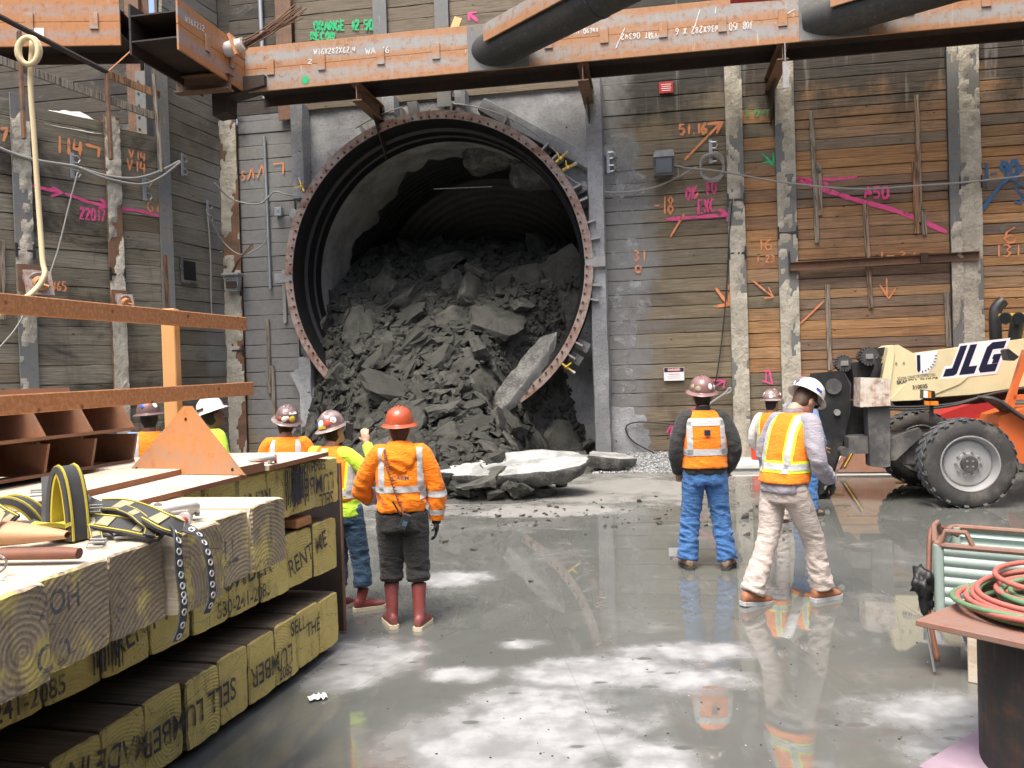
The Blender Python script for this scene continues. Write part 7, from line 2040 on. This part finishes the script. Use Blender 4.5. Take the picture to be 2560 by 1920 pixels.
# ------------------------------------------------------------------ telescopic handler
TX, TY = 6.10, 12.05
TF = Frame(TX, TY, AW)
th = thing('telehandler', 'cream and orange telescopic handler with big front tyre at the right', 'telehandler', (TX, TY, 0), AW)
TP = lambda x, y, d: TF.un((x, y), d)                       # source pixel -> local x,z on the plane d before the middle
def poly_t(pts, d): return [TP(x, y, d) for x, y in pts]
def slabp(nm, pts, d0, d1, mat, par=th, bevel=0):
    """outline given in pixels at the near plane d0, real thickness back to d1"""
    o = MB().prism(poly_t(pts, d0), -d0, -d1).build(nm, M[mat], par)
    return o
def wheel(loc, nm='wheel', mirror=1):
    w = inst(nm, MB().lathe([(.36, -.17), (.40, -.185), (.47, -.19), (.545, -.165), (.572, -.13), (.578, 0), (.572, .13), (.545, .165), (.47, .19), (.40, .185), (.36, .17)], 72, M=Matrix.Rotation(pi / 2, 4, 'X')).mesh(nm, [M['tyre_wall']], smooth=50), th, loc)
    tb = MB()
    for i in range(30):
        a = 2 * pi * i / 30
        for sg in (-1, 1):
            R = Matrix.Rotation(a + (0 if sg > 0 else pi / 30), 4, 'Y')
            tb.box((0, sg * .085, .578), (.062, .165, .010), rot=Matrix.Rotation(sg * .5, 3, 'Z'), M=R)
            if i % 2: tb.box((0, sg * .165, .545), (.055, .012, .06), rot=Matrix.Rotation(-sg * .65, 3, 'X'), M=R)
    o = tb.build('tread', M['tyre'], w); o['kind'] = 'stuff'
    MB().lathe([(.37, -.165), (.362, -.18), (.350, -.178), (.335, -.10), (.305, -.05), (.285, -.075), (.24, -.085), (.20, -.085), (.14, -.095), (.13, -.11), (.001, -.11)], 48, M=Matrix.Rotation(pi / 2, 4, 'X') @ Matrix.Diagonal((1, 1, -1, 1))).build('rim', M['rim_grey'], w, smooth=35)
    MB().lathe([(.105, -.10), (.105, -.150), (.098, -.158), (.001, -.158)], 24, M=Matrix.Rotation(pi / 2, 4, 'X') @ Matrix.Diagonal((1, 1, -1, 1))).build('hub', M['dusty_black'], w, smooth=35)
    nt = MB()
    for i in range(10):
        a = 2 * pi * i / 10; nt.cyl((cos(a) * .155, -.09, sin(a) * .155), (cos(a) * .155, -.13, sin(a) * .155), .016, n=6)
    for i in range(4):
        a = 2 * pi * i / 4 + .78; nt.cyl((cos(a) * .05, -.155, sin(a) * .05), (cos(a) * .05, -.165, sin(a) * .05), .014, n=8)
    o = nt.build('wheel_nuts', M['dull_steel'], w); o.name = 'wheel_nut_ring'; o['kind'] = 'stuff'
    return w
wheel((0.0, -1.05, .58)); wheel((0.02, 1.05, .58)); wheel((3.1, -1.05, .58)); wheel((3.1, 1.05, .58))
# chassis and axle
MB().box((1.3, 0, .78), (4.6, .95, .26), bev=.02).build('chassis', M['dusty_black'], th)
MB().cyl((0, -.9, .58), (0, .9, .58), .14, n=14).box((0, 0, .58), (.42, .5, .40), bev=.05).build('axle', M['dusty_black'], th, smooth=40)
MB().box((-.35, 0, .62), (.55, 1.2, .26), bev=.03).build('front_frame', M['dusty_black'], th)
# stabiliser leg with rusty head
slabp('stabiliser_leg', [(2169, 1014), (2226, 1012), (2226, 1166), (2205, 1170), (2176, 1166)], .78, .52, 'dusty_black')
slabp('leg_head', [(2152, 944), (2226, 946), (2226, 1014), (2151, 1018)], .84, .44, 'rusty_white')
slabp('stabiliser_arm', [(2226, 1095), (2300, 1070), (2310, 1086), (2240, 1150), (2228, 1152)], .70, .56, 'dusty_black')
slabp('cross_beam', [(2122, 1094), (2175, 1090), (2175, 1134), (2122, 1134)], .70, -.7, 'dusty_black')
MB().cyl((0, -.74, 0), (0, -.5, 0), .065, n=14).build('pivot', M['dusty_black'], th, loc=(TP(2112, 1130, .7)[0], 0, TP(2112, 1130, .7)[1]), smooth=40)
# boom
bo_poly = [(2208, 958), (2228, 866), (2246, 862), (2285, 884), (2560, 848), (2900, 800), (2900, 922), (2560, 966), (2440, 985), (2227, 1001)]
slabp('boom', bo_poly, .30, -.22, 'cream_paint')
slabp('boom_edge', [(2203, 958), (2221, 868), (2232, 862), (2236, 880), (2222, 1000), (2212, 1002)], .33, -.25, 'cream_paint')
slabp('boom_rib', [(2270, 952), (2420, 942), (2400, 960), (2300, 1000), (2228, 1003), (2227, 998)], .315, .29, 'cream_paint')
boomlocal = lambda x, y, d=.305: (TP(x, y, d)[0], -d, TP(x, y, d)[1])
sl_ = atan2(TP(2560, 848, .3)[1] - TP(2285, 884, .3)[1], TP(2560, 848, .3)[0] - TP(2285, 884, .3)[0])
def decal(s, size, x, y, mat, sx=1.0, bold=0, shear=0, d=.306, nm='lettering'):
    me = text_mesh(s, size, 0, M[mat], 'CENTER', bold, shear, nm, sx)
    return inst(nm, me, th, boomlocal(x, y, d), (pi / 2, -sl_ * .85, 0))
# big block logo lettering built from outlines
def outline(polys, mat, x, y, W_, H_, d, nm, grow=0.0):
    o = boomlocal(x, y, d); mb = MB(); sh_ = .30
    for pl in polys:
        mb.prism([((a + b * sh_) * W_, b * H_) for a, b in pl], 0, -.002)
    return mb.build(nm, M[mat], th, loc=o, rot=(0, -sl_ * .85, 0))
J_ = [[(0, 0), (.22, 0), (.27, .06), (.27, 1), (.13, 1), (.13, .26), (0, .26)]]
L_ = [[(.33, 0), (.64, 0), (.64, .26), (.47, .26), (.47, 1), (.33, 1)]]
G_ = [[(.70, .12), (.70, .85), (.78, 1), (1.06, 1), (1.06, .76), (.84, .76), (.84, .26), (.80, .0), (.76, 0)], [(.80, 0), (1.06, 0), (1.06, .26), (.84, .26)], [(.93, .27), (1.06, .27), (1.06, .58), (.90, .58), (.90, .42), (.93, .42)]]
x0_, z0_ = TP(2357, 940, .306); x1_, z1_ = TP(2500, 878, .306)
WL = (x1_ - x0_) * .86; HL = .40
bk = [[(-.05, -.10), (1.12, -.10), (1.12, 1.08), (.09, 1.08), (.09, .36), (-.05, .36)]]
outline(bk, 'white_paint', 2357, 942, WL, HL, .3035, 'logo_border')
outline(J_ + L_ + G_, 'blue_black', 2357, 942, WL, HL, .3065, 'logo')
decal('REGIONAL CONNECTOR CONSTRUCTORS', .058, 2291, 942, 'black_paint', .44)
decal('SKANSKA', .070, 2268, 954, 'navy_ink', .92, .002); decal('TRAYLOR', .064, 2323, 949, 'black_paint', .85, .002); decal('310035', .075, 2300, 967, 'black_paint', .9, .002, d=.322)
wd_ = boomlocal(2315, 905, .304)
MB().prism([(-.14, .13), (.16, .16), (.13, -.02), (.02, -.16), (-.12, -.17)], 0, -.002).build('dial_plate', M['white_paint'], th, loc=wd_)
MB().prism([(-.12, .10), (-.075, .10), (-.075, -.11), (-.10, -.15), (-.12, -.11)], 0, -.002).build('dial_pointer', M['blue_black'], th, loc=(wd_[0], wd_[1] - .003, wd_[2]))
dm = MB()
for i in range(8):
    a = -1.35 + i * .19; dm.box((-.1 + cos(a) * .23, -.002, .09 + sin(a) * .23), (.03, .003, .012), rot=Matrix.Rotation(-a, 3, 'Y'))
dm.build('dial_ticks', M['navy_ink'], th, loc=(wd_[0], wd_[1] - .003, wd_[2])).name = 'dial_scale'
for (x, y) in ((2240, 908), (2259, 907)): MB().cyl((0, 0, 0), (0, -.012, 0), .014, n=8).build('bolt', M['dull_steel'], th, loc=boomlocal(x, y, .30))
# boom head, tool carrier
slabp('boom_nose', [(2085, 935), (2120, 928), (2140, 905), (2180, 912), (2222, 905), (2215, 985), (2140, 1000), (2080, 985)], .20, -.20, 'black_paint')
slabp('tool_carrier', [(2027, 934), (2108, 926), (2124, 960), (2122, 1032), (2108, 1105), (2074, 1200), (2064, 1232), (2040, 1238), (2032, 1200), (2050, 1100), (2040, 1020), (2030, 985)], .42, .34, 'black_paint')
slabp('tool_carrier', [(2037, 938), (2112, 930), (2126, 960), (2124, 1032), (2112, 1105), (2080, 1200), (2070, 1232), (2046, 1238), (2038, 1200), (2056, 1100), (2046, 1020), (2040, 985)], -.34, -.42, 'black_paint')
slabp('carrier_core', [(2075, 940), (2112, 932), (2128, 960), (2126, 1032), (2110, 1110), (2078, 1200), (2060, 1205), (2070, 1100), (2066, 1020)], .335, -.335, 'dusty_black')
slabp('carrier_core', [(2112, 1000), (2160, 1010), (2172, 1090), (2112, 1090)], .25, -.25, 'black_paint')
for (x, y, r_, m_) in ((2083, 966, .11, 'dusty_black'), (2092, 1031, .045, 'dull_steel'), (2066, 1220, .035, 'dull_steel'), (2053, 1190, .03, 'dull_steel')):
    q = TP(x, y, .42); MB().cyl((0, -.455, 0), (0, -.41, 0), r_, n=18).build('pin', M[m_], th, loc=(q[0], 0, q[1]), smooth=40)
for pa, pb in (((2034, 945), (2038, 1010)), ((2050, 1110), (2045, 1230))):
    a, b = TP(*pa, .4), TP(*pb, .4); MB().box(((a[0] + b[0]) / 2 - .05, 0, (a[1] + b[1]) / 2), (.06, .95, abs(a[1] - b[1])), bev=.01).build('carrier_tube', M['black_paint'], th)
a, b = TP(2122, 1010, .2), TP(2138, 1095, .2)
MB().cyl((a[0], -.2, a[1]), (b[0], -.2, b[1]), .05, n=12).build('tilt_cylinder', M['black_paint'], th, smooth=40)
for (x, y, rr_) in ((2108, 908, .115), (2170, 891, .13)):
    q = TP(x, y, .25); pm_ = MB().cyl((0, -.10, 0), (0, .10, 0), rr_ * .72, n=24)
    for i in range(18): a = 2 * pi * i / 18; pm_.box((cos(a) * rr_ * .86, 0, sin(a) * rr_ * .86), (rr_ * .3, .2, rr_ * .22), rot=Matrix.Rotation(-a, 3, 'Y'))
    p_ = pm_.build('hose_pulley', M['dusty_black'], th, loc=(q[0], -.22, q[1])); MB().cyl((0, -.13, 0), (0, -.1, 0), rr_ * .3, n=10).box((0, -.11, 0), (.10, .02, .07)).build('pulley_bracket', M['dull_steel'], p_)
slabp('pulley_arm', [(2128, 908), (2140, 905), (2146, 955), (2136, 958)], .36, .33, 'black_paint'); slabp('pulley_arm', [(2196, 892), (2206, 898), (2184, 958), (2172, 952)], .36, .33, 'black_paint')
slabp('guard_lug', [(2192, 872), (2222, 866), (2224, 888), (2196, 886)], .15, -.1, 'black_paint')
for k, (c_, r0) in enumerate((((2235, 1008), .02), ((2240, 1012), .018))):
    P_ = [Vector((TP(x, y, .36 + .03 * k)[0], -.36 - .03 * k, TP(x, y, .36)[1])) for x, y in ((2128, 1000), (2180, 1012 + 5 * k), (2260, 1018 + 6 * k), (2380, 1010 + 4 * k), (2480, 985), (2580, 968))]
    MB().tube(catmull(P_, 6), r0, 6).build('hydraulic_hose', M['cable_black'], th, smooth='all')
slabp('under_boom', [(2228, 1004), (2440, 988), (2570, 968), (2570, 992), (2440, 1010), (2240, 1016)], .10, -.12, 'black_paint')
# lamps
slabp('lamp_bracket', [(2326, 1006), (2334, 1006), (2334, 1055), (2326, 1055)], .86, .80, 'black_paint')
slabp('lamp_housing', [(2308, 974), (2337, 978), (2340, 998), (2308, 997)], .92, .78, 'black_paint')
slabp('head_lamp', [(2309, 976), (2320, 977), (2320, 995), (2309, 994)], .93, .915, 'clear_lens'); slabp('marker_lamp', [(2321, 978), (2328, 979), (2328, 995), (2321, 995)], .93, .915, 'amber_lens')
slabp('marker_lamp', [(2313, 1002), (2324, 1003), (2324, 1013), (2313, 1012)], .92, .86, 'amber_lens'); slabp('marker_lamp', [(2326, 1003), (2346, 1003), (2346, 1013), (2326, 1013)], .92, .86, 'amber_lens')
# orange body and cab frame, mudguard
slabp('body_panel', [(2497, 1060), (2503, 1040), (2560, 1020), (2950, 1000), (2950, 1155), (2560, 1160), (2520, 1148), (2500, 1110)], 1.05, .35, 'orange_paint')
slabp('body_panel', [(2560, 1040), (2950, 1000), (2950, 1150), (2560, 1150)], -.45, -1.05, 'orange_paint')
slabp('cab_post', [(2512, 1026), (2535, 960), (2562, 874), (2580, 874), (2548, 962), (2534, 1026)], .98, .88, 'orange_paint')
slabp('cab_post', [(2534, 988), (2700, 980), (2700, 992), (2534, 1000)], .98, .88, 'orange_paint')
slabp('cab_post', [(2570, 872), (2800, 700), (2812, 712), (2582, 884)], .98, .88, 'orange_paint')
P_ = [Vector((TP(x, y, .95)[0], -.95, TP(x, y, .95)[1])) for x, y in ((2462, 992), (2488, 1004), (2530, 1034), (2575, 1060), (2620, 1085))]
MB().ribbon(catmull(P_, 5), .52, .03, (.4, 0, 1)).build('mudguard', M['dusty_black'], th, smooth=40)
slabp('mirror', [(2516, 876), (2522, 872), (2548, 892), (2536, 902), (2522, 900)], 1.0, .8, 'black_paint')
slabp('side_light', [(2482, 980), (2500, 990), (2500, 1010), (2470, 1020)], .2, -.3, 'orange_paint') if False else None
# exhaust and work lamps behind the boom
q = TP(2494, 855, -.5); q2 = TP(2487, 775, -.5)
MB().tube(catmull([(q[0], .5, q[1] - .3), (q[0] - .02, .5, q[1]), (q2[0] - .0, .5, q2[1] - .15), (q2[0] + .02, .5, q2[1] + .02), (q2[0] + .12, .5, q2[1] + .13)], 5), .085, 14).build('exhaust_pipe', M['black_paint'], th, smooth=50)
q = TP(2530, 850, -.2); q2 = TP(2545, 790, -.2); MB().tube([(q[0], .2, q[1] - .2), (q2[0], .2, q2[1])], .09, 12).build('lamp_post', M['black_paint'], th, smooth=50)
for x in (2515, 2548):
    q = TP(x, 796, 0.0); l_ = MB().cyl((0, -.06, 0), (0, .1, 0), .085, .07, 16).build('work_lamp', M['black_paint'], th, loc=(q[0], 0, q[1]), rot=(0, 0, -.5), smooth=40); MB().cyl((0, -.068, 0), (0, -.06, 0), .07, n=16).build('lens', M['glass_dark'], l_)
slabp('lamp_bar', [(2500, 784), (2700, 776), (2700, 784), (2500, 790)], .02, -.03, 'yellow_plastic')
# ------------------------------------------------------------------ things behind the machine
q = P_depth((2420, 1030), 14.6)
gn = thing('generator', 'red and black generator on its frame behind the telehandler', 'generator', (q.x, q.y, 0), AW)
MB().prism([(-.7, .85), (.35, .85), (.35, 1.18), (.1, 1.22), (-.62, .97)], -.3, .3).build('hood', M['red_paint'], gn)
MB().prism([(-.3, .80), (.2, .80), (.2, .92), (-.3, .88)], -.34, -.30).build('yellow_rail', M['yellow_plastic'], gn)
MB().box((.62, 0, .98), (.5, .6, .42), bev=.03).build('engine', M['dusty_black'], gn); MB().box((0, 0, .42), (1.7, .7, .8), bev=.02).build('frame', M['dusty_black'], gn)
gl_ = MB()
for k in range(6): gl_.box((.62, -.305, .86 + k * .05), (.34, .012, .02))
gl_.build('grille', M['black_rubber'], gn)
q = P_floor((2140, 1190))
fp_ = thing('form_panel', 'brown steel form panel leaning behind the telehandler carrier', 'steel panel', (q.x + .1, q.y + .2, 0), AW)
MB().prism([(-.42, .02), (.62, .02), (.62, .55), (.08, .72), (-.02, .68)], -.05, 0).build('face', M['frame_steel'], fp_, rot=(-.25, 0, 0))
MB().box((-.16, -.07, .36), (.05, .06, .82), rot=Matrix.Rotation(.55, 3, 'Y')).build('rib', M['rust_plate'], fp_, rot=(-.25, 0, 0)); MB().box((.1, -.07, .05), (1.0, .06, .05)).build('rib', M['rust_plate'], fp_, rot=(-.25, 0, 0))
MB().box((-.06, -.075, .38), (.012, .02, .6), rot=Matrix.Rotation(.55, 3, 'Y')).build('yellow_edge', M['yellow_plastic'], fp_, rot=(-.25, 0, 0))
q = P_floor((2150, 1150)); ply2 = thing('plywood_offcut', 'pale plywood offcut leaning at the back wall behind the machine', 'plywood', (q.x + .7, q.y + 1.9, 0), AW)
MB().prism([(-.8, .02), (.7, .02), (.6, .9), (-.3, 1.2)], -.02, .0).build('sheet', M['plywood'], ply2, rot=(-.2, 0, 0))
x, z = WALL.un(D(1634, 968), .3)
bk_ = thing('bucket', 'red plastic bucket at the foot of the boards beside the first grouted pile', 'bucket', WALL.w(x + .02, -.42, .12), 0)
MB().lathe([(.001, 0), (.125, 0), (.15, .36), (.158, .36), (.158, .38), (.145, .38), (.12, .01), (.001, .01)], 24).build('pail', M['red_plastic'], bk_, smooth=40)
MB().tube([(cos(a) * .155, -.02, .34 - sin(a) * .14) for a in [pi * i / 12 for i in range(13)]], .005, 6).build('handle', M['white_paint'], bk_, smooth=40)
# ------------------------------------------------------------------ corrugated bin
BX, BY = 2.565, 5.14; bw, bl = .68, 2.2
bn = thing('corrugated_bin', 'teal corrugated steel bin with rusty rim at the right', 'steel bin', (BX, BY, .31), -.616)
BH = .50
def corr(p0, p1, nm, out):
    p0, p1 = Vector((*p0, 0)), Vector((*p1, 0)); L = (p1 - p0).length; ang = atan2(p1.y - p0.y, p1.x - p0.x)
    vs = []; fs = []; nzz = 80
    for j in range(nzz + 1):
        z = BH * j / nzz; o = out * .015 * (1 - abs(((j / nzz * 8) % 1) * 2 - 1) ** 2.0)
        for x in (0, L * .33, L * .66, L): vs.append((x, o, z))
    for j in range(nzz):
        for k in range(3): a = j * 4 + k; fs.append((a, a + 1, a + 5, a + 4))
    mb = MB().add(vs, fs); v2 = [(a, b + .006 * (1 if out < 0 else -1), c) for a, b, c in vs]; mb.add(v2, [tuple(reversed(f)) for f in fs])
    return mb.build(nm, M['teal_tin'], bn, smooth=60, loc=p0, rot=(0, 0, ang))
corr((.05, 0), (bl, 0), 'side_wall', -1); corr((.05, bw), (bl, bw), 'side_wall', 1); corr((0, .05), (0, bw - .05), 'end_wall', 1); corr((bl, 0), (bl, bw), 'end_wall', -1)
MB().box((bl / 2, bw / 2, .01), (bl, bw, .02)).build('floor', M['teal_tin'], bn)
for x_, y_ in ((.02, .02), (.02, bw - .02)): MB().cyl((x_, y_, 0), (x_, y_, BH), .035, n=10).build('corner_post', M['teal_tin'], bn, smooth=40)
MB().tube([(0, .04, BH), (0, bw - .04, BH), (.04, bw, BH), (bl, bw, BH)], .018, 8).tube([(0, .04, BH), (.04, 0, BH), (bl, 0, BH)], .02, 8).build('rim', M['hat_orange'] if False else M['rust_plate'], bn, smooth=40)
MB().tube([(-.01, .06, BH + .01), (-.02, .10, BH + .10), (-.02, .24, BH + .10), (-.01, .30, BH + .01)], .016, 8).tube([(.03, .0, BH + .0), (.06, .0, BH + .09), (.17, .0, BH + .09), (.21, 0, BH)], .016, 8).build('handle', M['rust_plate'], bn, smooth=40)
MB().box((.78, -.024, .13), (.28, .004, .06)).build('sticker', M['sticker_yellow'], bn); 
for i, (x_, y_, lb) in enumerate(((.36, .10, 'pale wood block under the near corner of the bin'), (1.3, .1, 'second wood block under the bin'), (.36, .6, 'wood block under the back of the bin'))):
    w_ = bn.matrix_world; p = Matrix.Translation((BX, BY, 0)) @ Matrix.Rotation(-.616, 4, 'Z') @ Vector((x_ * .6, y_, .155)); tag(MB().box((0, 0, 0), (.10, .25, .31), bev=.006).build('wood_block', M['plywood'], None, loc=p, rot=(0, 0, -.616)), lb, 'wood block', 'blocks under the bin')
# black bag and strap on the bin corner
bg = thing('black_bag', 'black plastic bag tied at the left end of the teal bin', 'bag', (BX - .03, BY + .08, .58), 0); bg.scale = (.62, .62, .62)
blob((-.05, -.05, -.02), (.10, .11, .13), 4, M['black_rubber'], 'bag', bg, 3, .9); blob((-.03, -.05, -.18), (.06, .07, .14), 9, M['black_rubber'], 'bag_tail', bg, 3, .9)
for c_ in bg.children: c_.data.polygons.foreach_set('use_smooth', [True] * len(c_.data.polygons))
tag(MB().tube(catmull([(BX + .30, BY + .30, .80), (BX + .16, BY + .30, .87), (BX + .08, BY + .22, .82), (BX + .02, BY + .12, .66), (BX - .03, BY + .05, .44), (BX - .01, BY - .02, .10)], 6), .016, 6).build('wire_sling', M['leather_dark'], None, smooth='all'), 'brown sling looped over the corner of the teal bin', 'sling')
MB_ = MB().tube([(BX - .04, BY + .1, .42), (BX - .01, BY + .02, .02)], .008, 6); tag(MB_.build('steel_rod', M['dull_steel'], None), 'thin rod leaning down beside the teal bin to the floor', 'rod')
# ------------------------------------------------------------------ pipe pedestal with plate and gas hoses
pd_rz = atan2(-.79, .61)
pd = thing('pipe_pedestal', 'rusty steel plate table on a thick black pipe at the lower right', 'steel table', (2.66, 3.86, 0), pd_rz)
MB().box((0, 0, .705), (1.12, 1.12, .03), bev=.004).build('top_plate', M['rust_plate'], pd)
MB().cyl((0, 0, .02), (0, 0, .688), .485, n=64, caps=True).build('pipe', M['black_pipe'], pd, smooth=40)
MB().box((0, 0, .0125), (1.12, 1.12, .025), bev=.003).build('base_plate', M['pink_plate'], pd)
def coil(mat, label, z0, R0, seed, turns=5, off=(0, 0)):
    rn = random.Random(seed); pts = []; N_ = turns * 40
    ph_ = [rn.uniform(0, 6) for _ in range(6)]
    for i in range(N_ + 1):
        a = i / 40 * 2 * pi; t = i / N_
        R_ = R0 + .055 * sin(a * .43 + ph_[0]) + .03 * sin(a * 1.27 + ph_[1])
        zz = z0 + .011 + .05 * t + .028 * (1 + sin(a * .81 + ph_[2])) * t
        pts.append((off[0] + cos(a) * R_ * 1.12 + .02 * sin(a * .3 + ph_[3]), off[1] + sin(a) * R_ * .92 + .03 * cos(a * .21 + ph_[4]), zz))
    return pts
HC = Vector((2.70, 3.98, .721))
for k in range(3):
    for mat, nm_ in (('hose_green', 'green'), ('hose_red', 'red')):
        P_ = coil(mat, '', 0, .47 - .05 * k, 11 + k * 2 + (nm_ == 'red'), 3, (.03 * k, 0))
        o = MB().tube([HC + Vector(p) + Vector((0, 0, .022 * k + (.012 if nm_ == 'red' else 0))) for p in P_], .0135, 8).build('gas_hose', M[mat], None, smooth='all')
        tag(o, f"{('outer', 'middle', 'inner')[k]} {nm_} gas hose coil lying on the rusty plate table", 'hose', 'gas hoses on the plate table')
# ------------------------------------------------------------------ pit walls outside the frame (they close the excavation and shade it)
pw = MB()
for (x, y, sx, sy) in ((13.5, 2, .4, 44), (0, -9.5, 44, .4), (-17, -2, .4, 30)):
    pw.box((x, y, 5.5), (sx, sy, 11))
structure(pw.build('pit_wall', M['lagging_shade']))

# ------------------------------------------------------------------ mud tracks and small leftovers
def mud(px, w, label):
    P = catmull([P_floor(D(*p), .0045) for p in px], 10); vs = []; fs = []
    for i, p in enumerate(P):
        t = (P[min(i + 1, len(P) - 1)] - P[max(i - 1, 0)]).normalized(); n_ = Vector((-t.y, t.x, 0)); k = 1 + .25 * nz(i * .5, w * 30)
        vs += [p + n_ * (w * k / 2), p - n_ * (w * k / 2)]
    for i in range(len(P) - 1): fs.append((2 * i, 2 * i + 1, 2 * i + 3, 2 * i + 2))
    o = MB().add(vs, fs).build('mud_track', M['mud_film']); o['kind'] = 'stuff'; o['label'] = label
mud([(1215, 1165), (1268, 1225), (1296, 1300), (1308, 1410)], .11, 'curved pale mud track on the wet floor')
mud([(1330, 1090), (1450, 1080), (1600, 1092), (1760, 1085)], .20, 'thin mud streak across the wet floor')
mud([(1840, 1240), (1990, 1330), (2060, 1400)], .02, 'thin scored line on the floor beside the bin')
x, z = SIDE.un(D(409, 585), .04)
rc = thing('painted_recess', 'small square hole painted as a dark plate in the corner bay', 'wall hole', SIDE.w(x, -.03, z), SIDE.ang)
MB().box((0, 0, 0), (.42, .012, .40)).build('hole', M['black_rubber'], rc); MB().box((0, -.03, -.24), (.5, .07, .07), bev=.01).build('lip', M['broken_concrete'], rc); MB().box((-.24, -.02, 0), (.06, .05, .5), bev=.01).build('lip', M['broken_concrete'], rc)  # flat black plate stands in for the shade inside the hole
x, z = WALL.un(D(506, 600), .2)
cs = thing('beam_bracket', 'cement-covered steel seat bracket on the left corner pile', 'steel bracket', WALL.w(x, -.2, z), AW)
MB().box((0, -.05, .06), (.40, .30, .05), bev=.01).build('seat', M['shotcrete'], cs); MB().prism([(-.17, .04), (.17, .04), (.12, -.3), (-.12, -.3)], -.12, .02).build('gusset', M['shotcrete'], cs); MB().box((0, -.1, -.16), (.24, .10, .14)).build('stop', M['rust_dark'], cs)
for k in range(6):
    MB().tube([Vector((.02 + .01 * k, -.14, .10)), Vector((.25 + .02 * k, -.30, .32 + .02 * k)), Vector((.62 + .03 * sin(k * 2), -.35, .60 + .06 * cos(k * 1.7)))], .011, 5).build('strand', M['rust_rail'], cs)
